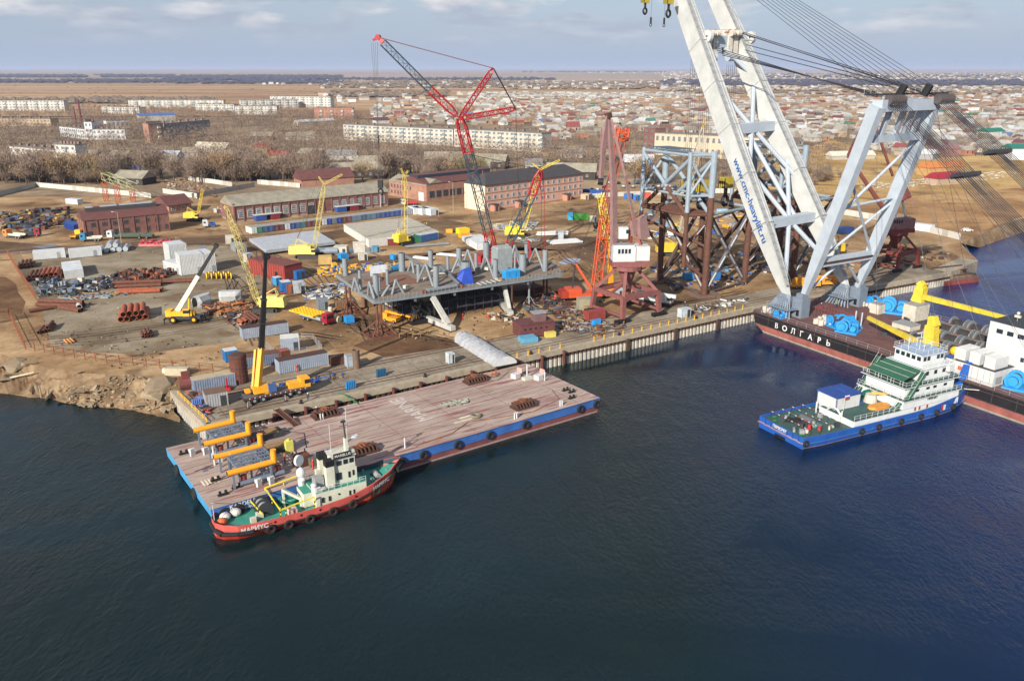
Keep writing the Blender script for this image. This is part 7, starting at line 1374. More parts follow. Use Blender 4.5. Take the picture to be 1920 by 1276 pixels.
# ---------------- trees
TW = M((138, 120, 106), .95, var=.3, sc=.05); TW2 = M((150, 126, 98), .95, var=.3, sc=.05); TWD = M((104, 88, 78), .95, var=.3, sc=.05); TW3 = M((134, 128, 84), .95, var=.25, sc=.05); TRK = M((84, 72, 64), .95)
def tree_proto(seed, ntw, m, H=9.0, W_=4.0, low=.2):
    q = random.Random(seed); t_ = MB(); c = MB(); tips = []
    t_.tube((0, 0, 0), (q.uniform(-.3, .3), q.uniform(-.3, .3), H * .35), .24, TRK, 6, .17)
    for i in range(9):
        a = q.uniform(0, 6.28); e = q.uniform(.35, 1.2); l1 = H * q.uniform(.28, .5); z0 = H * q.uniform(.2, .4); p = V((0, 0, z0)); d = V((math.cos(a) * math.cos(e), math.sin(a) * math.cos(e), math.sin(e))); t_.tube(p, p + d * l1, .11, TRK, 4, .05, cap=False)
        for j in range(5):
            s_ = p + d * l1 * q.uniform(.35, 1); d2 = (d + V((q.uniform(-.8, .8), q.uniform(-.8, .8), q.uniform(-.1, .8)))).normalized(); l2 = H * q.uniform(.12, .26); t_.tube(s_, s_ + d2 * l2, .05, TRK, 3, .02, cap=False); tips.append((s_ + d2 * l2 * .7, d2))
    for i in range(ntw):
        s_, d2 = q.choice(tips); s_ = s_ + V((q.gauss(0, .85), q.gauss(0, .85), q.gauss(0, .8))); d3 = (d2 + V((q.uniform(-1, 1), q.uniform(-1, 1), q.uniform(-.4, 1)))).normalized(); l3 = q.uniform(.5, 1.3); w_ = q.uniform(.03, .08)
        sd_ = d3.cross(V((q.uniform(-1, 1), q.uniform(-1, 1), q.uniform(-1, 1)))).normalized() * w_; c.add([s_ - sd_, s_ + sd_, s_ + d3 * l3], [(0, 1, 2)], m)
    return t_, c
TP = []
for i, (n_, m_) in enumerate(((1700, TW), (2000, TW), (1500, TW2), (1900, TW), (1400, TW2), (1700, TW3))):
    t_, c = tree_proto(20 + i, n_, m_); r = root('bare_tree', 'x', 'tree', G(300 + i * 8, 330)); tr = t_.obj('trunk', r); cr = c.obj('crown', r); TP.append((r, tr, cr, ('grey', 'grey', 'brownish', 'grey', 'brownish', 'yellow-green')[i]))
zones = [([(-20, 345), (-20, 250), (130, 262), (250, 268), (330, 262), (560, 240), (640, 262), (760, 280), (900, 292), (1020, 296), (1120, 300), (1230, 300), (1230, 350), (1100, 340), (760, 335), (640, 345), (560, 340), (200, 348)], 2100, 13.5),
         ([(-20, 255), (-20, 215), (240, 212), (600, 215), (700, 232), (640, 262), (560, 245), (330, 262), (120, 262)], 1600, 12), ([(1020, 262), (1200, 262), (1420, 300), (1560, 290), (1560, 350), (1420, 350), (1250, 320), (1060, 300)], 330, 7), ([(-20, 214), (-20, 198), (640, 200), (680, 225), (240, 212)], 700, 9), ([(700, 232), (900, 188), (1960, 172), (1960, 296), (1700, 292), (1440, 300), (1030, 262)], 2300, 7.5), ([(1560, 345), (1600, 330), (1500, 300), (1440, 330), (1480, 385)], 26, 4)]
foot = []
for o in COL.objects:
    if o.parent is None and o.get('category') in ('apartment block', 'house', 'building', 'works building', 'workshop', 'hall', 'office building', 'factory', 'shed', 'tower') and o.type == 'EMPTY':
        ch = [c_ for c_ in bpy.data.objects if c_.parent == o and c_.name.startswith('wall')]
        if ch: b_ = ch[0].data.vertices; xs = [v.co.x for v in b_]; ys = [v.co.y for v in b_]; foot.append((o.location.copy(), o.rotation_euler.z, min(xs) - 2, max(xs) + 2, min(ys) - (11 if o.get('category') in ('house', 'shed') else 5), max(ys) + 2))
def clear(p):
    for l_, rz, x0, x1, y0, y1 in foot:
        dx, dy = p.x - l_.x, p.y - l_.y
        if abs(dx) > 90 or abs(dy) > 90: continue
        c, n_ = math.cos(-rz), math.sin(-rz); a, b = dx * c - dy * n_, dx * n_ + dy * c
        if x0 < a < x1 and y0 < b < y1: return False
    return True
allt = []
for P, n_, H in zones:
    xs = [p[0] for p in P]; ys = [p[1] for p in P]; c_ = 0; g_ = 0
    while c_ < n_ and g_ < n_ * 30:
        g_ += 1; x, y = rs.uniform(min(xs), max(xs)), rs.uniform(min(ys), max(ys))
        if not inpoly(x, y, P): continue
        p = G(x, y)
        if noise.noise(p * .013) < -.3 or not clear(p): continue
        allt.append((x, y, p, H)); c_ += 1
allt.sort(key=lambda q: -q[1]); tmass = MB(); nt_ = 0; used = set()
for i, (x, y, p, H) in enumerate(allt):
    s_ = H / 9 * rs.uniform(.5, 1.35)
    if i < 296:
        j = rs.choice((0, 0, 1, 1, 2, 3, 3, 4)) if rs.random() > .04 else 5; r, tr, cr, w_ = TP[j]
        zone = 'at the far left behind the yard' if x < 300 else ('behind the brick workshops' if x < 640 else ('behind the brick hall and pink office' if x < 1100 else 'behind the steel jackets'))
        lab = 'bare leafless %s tree %s' % (w_, zone)
        if j not in used: used.add(j); o = r; o.location = p; o.rotation_euler = (0, 0, rs.random() * 6); o.scale = (s_,) * 3
        else:
            o = r.copy(); COL.objects.link(o); o.location = p; o.rotation_euler = (0, 0, rs.random() * 6); o.scale = (s_ * rs.uniform(.85, 1.15), s_, s_ * rs.uniform(.85, 1.15))
            for ch in (tr, cr): c_ = ch.copy(); COL.objects.link(c_); c_.parent = o
        tag(o, lab, 'tree', 'bare %s trees %s' % (w_, zone))
    else:
        R_ = s_ * 3.6; a0 = rs.random() * 6; tmass.tube(p, p + V((0, 0, 4 * s_)), .25, TRK, 3, .1, cap=False)
        m_ = rs.choice((TW, TW, TW2, TWD, TWD))
        for _ in range(64):
            a = rs.random() * 6.28; e = rs.uniform(-.5, 1.4); rr = R_ * rs.random() ** .5; q_ = V((p.x + math.cos(a) * math.cos(e) * rr, p.y + math.sin(a) * math.cos(e) * rr, p.z + 5.0 * s_ + math.sin(e) * rr)); d3 = V((rs.uniform(-1, 1), rs.uniform(-1, 1), rs.uniform(-.3, 1))); sd_ = V((rs.uniform(-1, 1), rs.uniform(-1, 1), rs.uniform(-1, 1))) * .16; tmass.add([q_ - sd_, q_ + sd_, q_ + d3 * 1.4], [(0, 1, 2)], m_)
for r, tr, cr, w_ in TP:
    if r['label'] == 'x': r['label'] = 'bare leafless %s tree standing behind the long workshop' % w_
struct(tmass, 'distant_trees', 'stuff')
# dry shrubs on the field
sh = MB()
for _ in range(420):
    P = rs.choice(([(1440, 330), (1560, 290), (1620, 350), (1560, 385)], [(1620, 352), (1900, 330), (1900, 380), (1700, 400)], [(1860, 290), (1920, 286), (1920, 300), (1860, 300)])); x = rs.uniform(P[0][0], P[2][0]); y = rs.uniform(P[1][1], P[3][1]); p = G(x, y)
    if noise.noise(p * .05) < .0: continue
    for __ in range(14): q_ = p + V((rs.gauss(0, .9), rs.gauss(0, .9), rs.uniform(0, 1.2))); sd_ = V((rs.uniform(-.1, .1), rs.uniform(-.1, .1), .02)); sh.add([q_ - sd_, q_ + sd_, q_ + V((rs.uniform(-.4, .4), rs.uniform(-.4, .4), rs.uniform(.4, 1.1)))], [(0, 1, 2)], rs.choice((TW2, M((150, 118, 72), .95), M((112, 78, 50), .95))))
struct(sh, 'dry_shrubs', 'stuff')
# ================================================================ YARD
def boxthing(name, label, cat, a, b, D, h, m, roofm=None, group=None, z=QZ, ribs=True, door=True, dm_=None, flat=.08):
    p, rz, L_ = fr(a, b, z); r = root(name, label, cat, p, rz, group); k = MB(); k.prism([(-L_ / 2, 0), (L_ / 2, 0), (L_ / 2, D), (-L_ / 2, D)], .12, h, m)
    if ribs:
        n_ = int(L_ / .45)
        for i in range(n_): k.box(-L_ / 2 + .2 + i * (L_ - .2) / n_, -.03, .25, .16, .07, h - .4, m)
        for i in range(int(D / .45)):
            for s_ in (-1, 1): k.box(s_ * (L_ / 2 + .03), .2 + i * .45, .25, .07, .16, h - .4, m)
    for x in (-L_ / 2, L_ / 2):
        for y in (0, D): k.box(x, y, .0, .18, .18, h + .02, m)
    k.obj('body', r); q = MB(); q.box(0, D / 2, h, L_ + .1, D + .1, flat, roofm or m); q.obj('roof', r)
    if door: q = MB(); q.box(L_ * .3, -.07, .2, min(1.0, L_ * .3), .08, min(2.0, h * .8), dm_ or DGREY); q.obj('door', r)
    return r
cw = M((196, 200, 202), .55, var=.1, rust=.04)
boxthing('container', 'long white container at the left end of the gravel yard', 'container', (64, 488), (123, 483), 2.6, 3.0, cw, dm_=GREY); boxthing('container', 'long white container right of the leftmost one on the gravel yard', 'container', (132, 485), (191, 479), 2.6, 3.0, cw, dm_=GREY)
for a, b, D_, h_, l_ in (((308, 507), (341, 517), 8, 3.2, 'low white cabin module at the left of the white module cluster'), ((341, 517), (383, 512), 6.5, 6.4, 'tallest white module in front of the cluster on the gravel yard'), ((321, 497), (352, 493), 7, 6.6, 'tall white module at the back left of the cluster'), ((385, 512), (406, 509), 9, 6.0, 'narrow tall white module at the right end of the cluster')): boxthing('cabin_module', l_, 'module', a, b, D_, h_, WHITE, dm_=GREY)
rowc = [(200, 200, 190), (40, 120, 100), (60, 84, 120), (46, 80, 140), (96, 52, 60), (96, 52, 60), (190, 196, 200), (38, 66, 140), (60, 90, 130), (48, 110, 110), (104, 56, 58), (90, 60, 70), (110, 70, 66), (190, 196, 200), (30, 60, 150), (110, 116, 120), (30, 60, 150), (96, 60, 62), (110, 70, 80), (100, 120, 140), (100, 120, 140), (70, 90, 120), (80, 110, 130), (90, 120, 140), (70, 90, 130), (60, 80, 140), (50, 70, 130), (60, 90, 150), (50, 80, 150), (40, 70, 140), (110, 130, 160), (150, 160, 170), (60, 80, 120)]
cname = {(200, 200, 190): 'white', (40, 120, 100): 'green', (60, 84, 120): 'slate blue', (46, 80, 140): 'mid blue', (96, 52, 60): 'maroon', (190, 196, 200): 'pale grey', (38, 66, 140): 'deep blue', (60, 90, 130): 'dull blue', (48, 110, 110): 'teal', (104, 56, 58): 'brown-red', (90, 60, 70): 'plum', (110, 70, 66): 'brown', (30, 60, 150): 'bright blue', (110, 116, 120): 'grey', (96, 60, 62): 'rust brown', (110, 70, 80): 'mauve', (100, 120, 140): 'blue-grey', (70, 90, 120): 'dusky blue', (80, 110, 130): 'steel blue', (90, 120, 140): 'pale blue', (70, 90, 130): 'denim blue', (60, 80, 140): 'indigo', (50, 70, 130): 'navy', (60, 90, 150): 'cobalt', (50, 80, 150): 'royal blue', (40, 70, 140): 'dark blue', (110, 130, 160): 'powder blue', (150, 160, 170): 'silver', (60, 80, 120): 'ink blue'}
A_, B_ = G(472, 439), G(782, 401); dv = (B_ - A_) / 33; seen = {}
for i, c in enumerate(rowc):
    p = A_ + dv * (i + .5); w_ = dv.length * .96; m_ = M(c, .6, var=.15, rust=.08)
    if c in seen: dup(seen[c], p); continue
    r = root('container', 'small %s container standing end-on in the long row before the long workshop' % cname[c], 'container', p, math.atan2(dv.y, dv.x), 'row of small containers before the long workshop')
    k = MB(); k.prism([(-w_ / 2, 0), (w_ / 2, 0), (w_ / 2, 6), (-w_ / 2, 6)], .1, 2.5, m_, M((150, 146, 136), .8, var=.25)); k.obj('body', r)
    for s_ in (-1, 1): k = MB(); k.box(s_ * w_ * .24, -.05, .25, w_ * .42, .06, 2.1, m_); k.tube((s_ * w_ * .08, -.1, .3), (s_ * w_ * .08, -.1, 2.3), .03, GREY, 4); k.obj('door', r)
    seen[c] = r
for i, (a, b) in enumerate((((777, 403), (790, 402)), ((792, 404), (806, 402)), ((808, 405), (822, 403)))): boxthing('container', 'white container at the right end of the long container row, ' + ('left one', 'middle one', 'right one with blue end')[i], 'container', a, b, 8, 2.9, cw)
gc = M((146, 156, 170), .6, var=.18, rust=.12)
for a, b, D_, h_, m_, rm, l_ in (((456, 637), (541, 624), 2.6, 2.7, gc, RUSTD, 'grey-white container full of scrap beside the gravel yard edge'), ((525, 702), (616, 684), 2.6, 2.9, gc, RUSTD, 'long grey container with an open door behind the near truck crane'), ((462, 692), (524, 682), 2.6, 2.6, M((108, 120, 140), .6, rust=.15), RUST, 'rust-topped blue-grey container behind the near truck crane'), ((366, 737), (442, 722), 2.8, 2.6, M((128, 140, 160), .6, rust=.12), M((170, 156, 130), .9), 'blue-grey container with sandy roof at the quay corner'), ((388, 766), (428, 759), 3.2, 2.8, M((150, 152, 154), .8), M((110, 84, 70), .9), 'pale square hut with rusty roof at the quay corner'), ((528, 660), (562, 657), 3.2, 3.2, gc, M((206, 206, 198), .6), 'grey electrical hut with white roof inside a mesh fence'), ((424, 680), (447, 676), 2.4, 2.6, M((38, 110, 170), .5), WHITE, 'small blue and white cabin beside the rusty tank'), ((652, 690), (664, 688), 1.8, 2.6, M((160, 170, 180), .5), GREY, 'pale grey tank box beside the upright pipe'),
    ((621, 686), (649, 682), 2, 1.8, RUST, RUSTD, 'rusty skip full of scrap on the quay'), ((530, 690), (546, 687), 2, 3.8, RUST, M((140, 80, 70)), 'rusty box standing on top of the long grey container'), ((1066, 413), (1075, 413), 5, 2.6, M((60, 160, 200), .5), None, 'light blue container left of the green one'), ((1075, 413), (1103, 413), 2.5, 2.6, M((56, 132, 44), .5), None, 'bright green container in the open dirt yard'), ((1107, 417), (1119, 417), 2.4, 2.5, OFFW, None, 'white cabin right of the bright green container'),
    ((1093, 364), (1134, 370), 2.5, 2.6, M((34, 84, 160), .5), None, 'long blue container beside the pink office'), ((1170, 373), (1184, 374), 2.5, 2.6, M((40, 100, 170), .5), None, 'blue container near the parked cars'), ((1187, 376), (1195, 377), 2.5, 2.6, M((40, 110, 190), .5), None, 'small bright blue toilet cabin near the parked cars'), ((1210, 372), (1220, 372), 2.5, 2.6, M((190, 80, 60), .6), None, 'orange-red container near the parked cars'),
    ((1089, 374), (1103, 375), 5, 2.6, M((190, 160, 130)), None, 'beige cabin at the corner of the pink office'), ((790, 455), (821, 449), 2.5, 2.7, M((60, 96, 150), .6), M((150, 166, 190)), 'blue container in front of the second pale slab'), ((771, 456), (789, 455), 2.6, 2.6, M((30, 100, 76), .6), None, 'dark green wrapped container in front of the second slab'), ((728, 461), (748, 460), 2.6, 2.6, M((120, 54, 44), .6), cw, 'red-brown container end under the second slab'),
    ((626, 478), (650, 478), 4, 2.8, OFFW, None, 'pale cabin right of the first white slab'), ((664, 475), (684, 474), 3, 3.6, M((196, 192, 180), .7), None, 'white tent-like shelter with dark opening'), ((738, 488), (744, 487), 2, 1.6, LBLUE, None, 'small blue cabinet near the deck'), ((640, 489), (653, 487), 2.2, 2.2, LBLUE, None, 'light blue crate behind the raised deck'), ((674, 489), (689, 488), 2.2, 2.4, OFFW, None, 'white and blue cabin behind the raised deck'), ((700, 474), (712, 473), 2, 2.2, M((90, 140, 170)), None, 'grey-blue cabinet near the white tent shelter'),
    ((424, 458), (440, 457), 2.4, 3, OFFW, None, 'white hut right of the boom of the yard crane'), ((434, 470), (447, 476), 3, 3, GREY, None, 'grey hut right of the white hut'), ((464, 493), (474, 491), 2, 3, M((170, 176, 186)), None, 'grey cabin near the shaded ground'), ((486, 404 + 0), (492, 404), 1, 1, WHITE, None, 'small white box at the workshop wall'), ((530, 550), (547, 548), 3, 3.2, M((44, 104, 166), .5), WHITE, 'blue cabin right of the red shed'), ((519, 536), (529, 534), 2.2, 2.4, M((50, 130, 180), .5), WHITE, 'light blue toilet cabin at the corner of the red shed'), ((539, 551), (551, 550), 2.2, 2.6, M((140, 74, 44), .6), None, 'rust-brown box between blue cabin and wrapped cabin'), ((552, 551), (573, 549), 3.4, 3, M((176, 182, 184), .6), None, 'wrapped pale cabin right of the blue cabin'), ((537, 523), (556, 520), 2.4, 3, M((90, 160, 190), .5), WHITE, 'pale blue and white cabin against the red shed'), ((557, 525), (572, 522), 2, 2.6, M((40, 100, 160), .5), None, 'blue cabin with dark top against the red shed'),
    ((598, 582), (616, 580), 2, 3, M((120, 130, 136), .5), None, 'grey cabinet behind the red lorry'), ((686, 577), (700, 575), 3, 2.2, M((120, 92, 66), .9), None, 'brown crate by the far left stand, left'), ((700, 573), (716, 571), 3, 2.2, M((126, 96, 68), .9), None, 'brown crate by the far left stand, right'), ((632, 580), (650, 578), 2.6, 1.8, M((120, 92, 66), .9), None, 'low brown crate behind the far left stand'), ((650, 607), (664, 605), 2, 1.6, LBLUE, None, 'light blue tank box beside the far left stand'),
    ((1132, 462 - 20), (1140, 442), 2, 2, GREY, None, 'grey box in the open yard'), ((1047, 450), (1056, 450), 2, 3, M((170, 176, 184), .5), None, 'pale blue-grey block at the end of the white pipe rack'), ((862, 440), (880, 438), 3, 2.2, M((232, 196, 40), .5), None, 'yellow machine box in the middle of the yard'), ((865, 447), (884, 445), 2.4, 1.4, M((226, 160, 40), .5), None, 'orange-yellow frame below the yellow machine box'), ((836, 437), (848, 437), 2, 1.4, M((226, 160, 40), .5), None, 'small orange-yellow unit near the second slab'), ((598, 497), (622, 496), 3.6, 2.6, M((190, 160, 100), .8), None, 'tan box with yellow railing right of the red shed'),
    ((895, 470), (907, 469), 8, 2.6, cw, None, 'white container beside the foot of the red crane'), ((1104, 603), (1134, 598), 2.2, 2.4, M((136, 60, 56), .7, rust=.2), None, 'dusty red box under the left leg of the portal crane'), ((1240, 428), (1262, 427), 2.4, 2.2, M((120, 170, 190), .5), None, 'pale blue container seen through the left jacket'), ((1346, 404), (1364, 404), 2.6, 2.6, M((150, 180, 200), .5), None, 'pale cabin seen between the jackets'), ((1285, 526), (1300, 525), 2, 2, LBLUE, None, 'light blue box at the foot of the jacket, left'), ((1340, 526), (1350, 525), 2, 2.4, M((50, 110, 170)), None, 'blue box at the foot of the jacket, right'), ((1405, 490), (1417, 489), 2, 2.6, M((50, 100, 160), .5), None, 'blue cabin under the second jacket'), ((1152, 560), (1166, 559), 2.4, 3, M((160, 170, 176), .5), None, 'grey cabin behind the portal crane'), ((1278, 597), (1294, 594), 1.6, 2.4, M((176, 186, 190), .5), None, 'white electrical cabinet on the near quay'), ((842, 683), (852, 681), 1.4, 2.4, M((180, 188, 190), .5), None, 'white electrical cabinet on the quay beside the barge'),
    ((1576, 440), (1600, 438), 3, 2.6, M((40, 60, 110)), None, 'dark blue box by the panel fence'), ((1700, 430), (1745, 436), 3, 2.8, cw, None, 'long white shed beside the far portal crane'), ((1100, 584), (1116, 582), 3, 1.2, WOOD, None, 'timber pallet box near the portal crane'), ((122, 428), (140, 434), 3, 2.6, M((40, 70, 140), .5), None, 'blue container at the left end of the brick workshop'), ((124, 382), (146, 384), 3, 2.4, cw, None, 'white container lying in the far left yard')):
    boxthing('cabin' if 'cabin' in l_ else ('container' if 'container' in l_ else ('crate' if 'crate' in l_ else 'storage_box')), l_, 'cabin' if 'cabin' in l_ or 'hut' in l_ else ('container' if 'container' in l_ else 'box'), a, b, D_, h_, m_, rm, door='cabin' in l_ or 'hut' in l_ or 'cabinet' in l_, ribs=(b[0] - a[0]) > 12)
r, L_ = bld('red_shed', 'flat-roofed rust-red steel shed in the middle of the yard', 'shed', (535, 527), (568, 519)); D_ = 18; k = MB(); k.prism([(-L_ / 2, 0), (L_ / 2, 0), (L_ / 2, D_), (-L_ / 2, D_)], 0, 4.6, M((140, 58, 50), .7, var=.2)); [k.box(-L_ / 2 - .05, i * 1.2 + .4, 0, .1, .15, 4.5, M((120, 48, 42), .7)) for i in range(15)]; k.obj('wall', r); k = MB(); k.box(0, D_ / 2, 4.6, L_ + .3, D_ + .3, .15, M((112, 62, 54), .85, var=.35)); k.obj('roof', r)
for y in (4, 10): k = MB(); k.box(-L_ / 2 - .12, y, 0, .1, 1.2, 2.4, BLACK); k.obj('door', r)
# pale slab modules lying flat
def slab(name, label, P, h, m, top, wm_, n_=0, legs=False):
    W_ = [G(*p) for p in P]; c = sum(W_, V()) / 4; r = root(name, label, 'module', c); k = MB(r); k.prism([p[:2] for p in W_], QZ + (.8 if legs else .05), QZ + h, m, top); k.obj('body', r)
    k = MB(r)
    for i in range(n_): k.beam(W_[0].lerp(W_[3], (i + .5) / n_) + V((0, 0, h + .06)), W_[1].lerp(W_[2], (i + .5) / n_) + V((0, 0, h + .06)), .5 if not legs else 1.0, .14, wm_)
    if n_: k.obj('battens', r)
    return r
slab('panel_stack', 'wide stack of white panels lying flat in front of the container row', [(500, 479), (629, 462), (592, 440), (468, 456)], 1.7, M((150, 156, 160), .8), M((96, 100, 106), .7, var=.12), M((176, 180, 188), .7), 15, True)
slab('slab_module', 'large flat pale module with white sides beside the yellow crane', [(692, 464), (823, 448), (766, 421), (645, 434)], 3.0, M((196, 196, 190), .7, var=.14), M((168, 162, 148), .85, var=.22), M((176, 170, 156), .85), 9)
slab('wrapped_pipes', 'long low bundle wrapped in white sheeting beside the scrap heaps', [(122, 524), (158, 519), (152, 502), (117, 506)], 2.6, WHITE, M((190, 196, 200), .6, bump=.05), M((204, 206, 208), .6), 5)
slab('sheeted_stack', 'white sheeted stack near the foot of the red crane', [(880, 462), (920, 458), (900, 446), (866, 450)], 1.6, WHITE, M((200, 200, 196), .7, bump=.05), WHITE, 5)
# white rounded covered strip running down to the quay
A_, B_ = G(866, 634), G(948, 684); d = (B_ - A_); n_ = V((-d.y, d.x, 0)).normalized(); rg = []; q = random.Random(5)
for i in range(26):
    c = A_ + d * i / 25; w_ = 2.8 * (1 if 1 < i else .7) * q.uniform(.95, 1.05); rg.append([c + n_ * math.cos(t) * w_ + V((0, 0, .02 + math.sin(t) * 1.9 * q.uniform(.93, 1.06))) for t in [math.pi * j / 10 for j in range(11)]])
k = MB(); k.loft(rg, M((158, 160, 164), .8, var=.22, sc=1.2, bump=.08), cap=False); k.add(rg[0], [tuple(range(11))], WHITE); k.add(rg[-1], [tuple(range(11))], WHITE); k.wthing('covered_pipe_run', 'long white sheeted mound running down to the quay edge beside the barge', 'covered load', (A_ + B_) / 2)
# brown deckhouse on the quay
r, L_ = bld('ship_deckhouse', 'dark maroon ship deckhouse with a row of portholes standing on the quay', 'deckhouse', (976, 636), (1040, 628)); MR = M((96, 54, 54), .7, var=.25, rust=.1); r.rotation_euler.z -= .0
k = MB(); k.prism([(-L_ / 2, 0), (L_ / 2, 0), (L_ / 2, 5), (-L_ / 2, 5)], .3, 3.4, MR); k.box(-L_ / 2 + 1, -2.2, .1, 4, 3, 1.2, M((90, 150, 180), .6)); k.box(0, 2.5, 3.4, L_ + .3, 5.3, .12, MR); k.obj('wall', r)
k = MB(); k.box(1.2, 2.5, 3.5, 3, 2.6, 2.0, M((110, 84, 84), .6)); k.box(1.2, 2.5, 5.5, 3.4, 3, .12, GREY); k.obj('wheelhouse', r)
for i in range(5): k = MB(); k.tube((-L_ / 2 + 1.2 + i * 1.4, -.06, 2.3), (-L_ / 2 + 1.2 + i * 1.4, .02, 2.3), .26, BLACK, 8); k.obj('porthole', r)
k = MB(); k.box(L_ / 2 - 1.6, -.8, 0, 2.6, 1.3, 1.3, M((196, 180, 90), .7)); k.obj('plinth', r)
# ---------------- pipes
def pipes(label, px, py, L_, rad, rows, rz, m, gap=1.04, open_=True):
    b = G(px, py); pr = None; c, n_ = math.cos(rz), math.sin(rz); z = 0
    for j, cn in enumerate(rows):
        for i in range(cn):
            y = (i - (cn - 1) / 2) * 2 * rad * gap; x = random.uniform(-.4, .4); p = V((b.x + x * c - y * n_, b.y + x * n_ + y * c, QZ + rad * (1 + 1.74 * j) + .1))
            if pr is None: k = MB(); (k.pipe if open_ else k.tube)((-L_ / 2, 0, 0), (L_ / 2, 0, 0), rad, m, 12); pr = tag(k.obj('steel_pipe'), label, 'pipe', 'pipes: ' + label[:60]); o = pr
            else: o = pr.copy(); COL.objects.link(o)
            o.location = p; o.rotation_euler = (random.random() * 3, 0, rz + random.gauss(0, .01))
ORP = M((150, 78, 48), .85, var=.3, sc=1.4)
pipes('large orange-brown rusty pipe in the stack left of the yellow two-axle crane', 252, 594, 8.5, .72, (5, 4), R(112), ORP)
for a in ((50, 500, 7, .5, (5, 3), 115, 'rusty pipe in the stack at the top left of the gravel yard'), (72, 522, 9, .55, (6, 4), 112, 'rusty pipe in the left stack beside the white bundle'), (97, 519, 9, .6, (5, 4), 112, 'bright rusty pipe in the stack touching the white bundle'), (258, 538, 14, .55, (2, 1), 10, 'long dark rusty pipe lying below the scrap heaps'), (322, 530, 13, .5, (2,), 10, 'long rusty pipe below the white module cluster'), (262, 549, 12, .6, (2,), 8, 'thick rusty pipe at the lower edge of the long pipes'), (276, 629, 4.5, .35, (4, 2), 118, 'short rusty pipe in the little pile near the fence'), (82, 620, 5.5, .4, (2,), 105, 'rusty pipe lying upright towards the fence, left'), (95, 617, 5.5, .4, (2, 1), 105, 'rusty pipe beside the fence corner'), (474, 600, 7, .5, (3,), 125, 'dark pipe beside the yellow crawler crane'), (456, 606, 3.4, .55, (2,), 125, 'short orange pipe left of the dark pipes'), (113, 575, 13, .55, (2, 1), -6, 'long rusty pipe of the tangled group at the left'), (132, 582, 8, .5, (2,), -25, 'rusty pipe slanting across the tangled group'), (78, 583, 6, .5, (1,), 40, 'rusty pipe slanting at the left end of the tangled group')):
    pipes(a[6], a[0], a[1], a[2], a[3], a[4], R(a[5]), ORP if a[0] in (97, 262, 456) else RUST)
pipes('white coated pipe in the flat row in the open dirt yard', 1058, 455, 12, .38, (8,), R(20), WHITE); pipes('white pipe on the low rack near the derrick mast', 1035, 441, 12, .4, (3, 2), R(10), WHITE); pipes('grey pipe lying in front of the second slab', 800, 462, 16, .4, (2,), R(22), SG); pipes('white pipe behind the raised deck', 845, 480, 10, .3, (4,), R(-24), WHITE); pipes('white coated pipe in the small heap behind the raised deck', 795, 486, 8, .3, (4,), R(-28), WHITE)
pipes('short white pipe at the end of the tangled rusty group', 149, 577, 4, .7, (1,), R(118), WHITE); pipes('slim yellow-brown beam lying on the gravel near the fence', 130, 641, 3.4, .22, (3,), R(130), M((190, 130, 70), .8), 1.6, False)
pipes('silver horizontal tank in the row at the top of the gravel yard', 214, 470, 6, .9, (5, 2), R(108), M((186, 194, 200), .35, .3), 1.15, False)
# yellow ring reels
for i in range(11):
    k = MB(); k.torus((0, 0, 1.0), (1, .25, 0), .8, .2, M((232, 190, 30), .45), 14, 5); k.tube((-.2, 0, 1.0), (.2, 0, 1.0), .5, M((60, 50, 30)), 10); k.thing('cable_reel', 'yellow reel in the row beside the white modules', 'reel', G(388 + i * 4.6, 523 - (i % 2) * 3), R(8), 'yellow reels beside the white modules')
# red bundles
for i in range(9):
    x = 268 + (i % 5) * 14; k = MB(); [k.tube((random.uniform(-1.2, 1.2), random.uniform(-.8, .8), 0), (random.uniform(-1.2, 1.2), random.uniform(-.8, .8), random.uniform(1, 1.7)), .35, M((176, 44, 50), .5), 8) for _ in range(5)]; k.box(0, 0, 0, 2.6, 1.8, .9, M((196, 120, 120), .6)); k.thing('red_valve_crate', 'crate of red valves in the row at the top right of the gravel yard', 'crate', G(x + (i > 4) * 6, 461 - (i > 4) * 5), R(10 + i * 7), 'crates of red valves')
# rings / rust plates, yellow oddments
def heap(name, label, cat, P, n_, cols, smin=.4, smax=1.6, hmax=.8, long_=.5, kind='stuff', zt=.0, dens=0):
    k = MB(); W_ = [G(*p) for p in P]; xs = [p[0] for p in P]; ys = [p[1] for p in P]; c_ = 0
    while c_ < n_:
        x, y = random.uniform(min(xs), max(xs)), random.uniform(min(ys), max(ys))
        if not inpoly(x, y, P): continue
        c_ += 1; p = G(x, y); s_ = random.uniform(smin, smax); a = random.random() * 3.14; z = QZ + random.random() * hmax * .5; m_ = random.choice(cols)
        if random.random() < long_: d = V((math.cos(a), math.sin(a), random.uniform(-.12, .12))) * s_ * 1.6; (k.tube(p + V((0, 0, z - QZ + .15)), p + d + V((0, 0, z - QZ + .25)), random.uniform(.08, .22), m_, 6))
        elif random.random() < .25: k.torus((p.x, p.y, z + .2), (random.random() - .5, random.random() - .5, 1), s_ * .4, .12, m_, 8, 4)
        else: k.box(p.x, p.y, z - .05, s_, s_ * random.uniform(.4, 1), random.uniform(.1, hmax), m_, a)
    o = k.obj(name); o['kind'] = 'stuff'; return o
SC_ = [RUST, RUSTD, ORUST, RUSTD, DGREY, OFFW, STEEL, RUST, WOOD]
heap('scrap_heap', '', '', [(215, 515), (300, 508), (330, 516), (300, 524), (220, 532)], 330, [RUST, RUSTD, ORUST, RUSTD, DGREY], hmax=1.6)
heap('scrap_heap', '', '', [(140, 530), (215, 518), (225, 540), (150, 552)], 260, [DGREY, STEEL, OFFW, RUSTD, BLACK, M((90, 104, 130))], hmax=1.3, long_=.5)
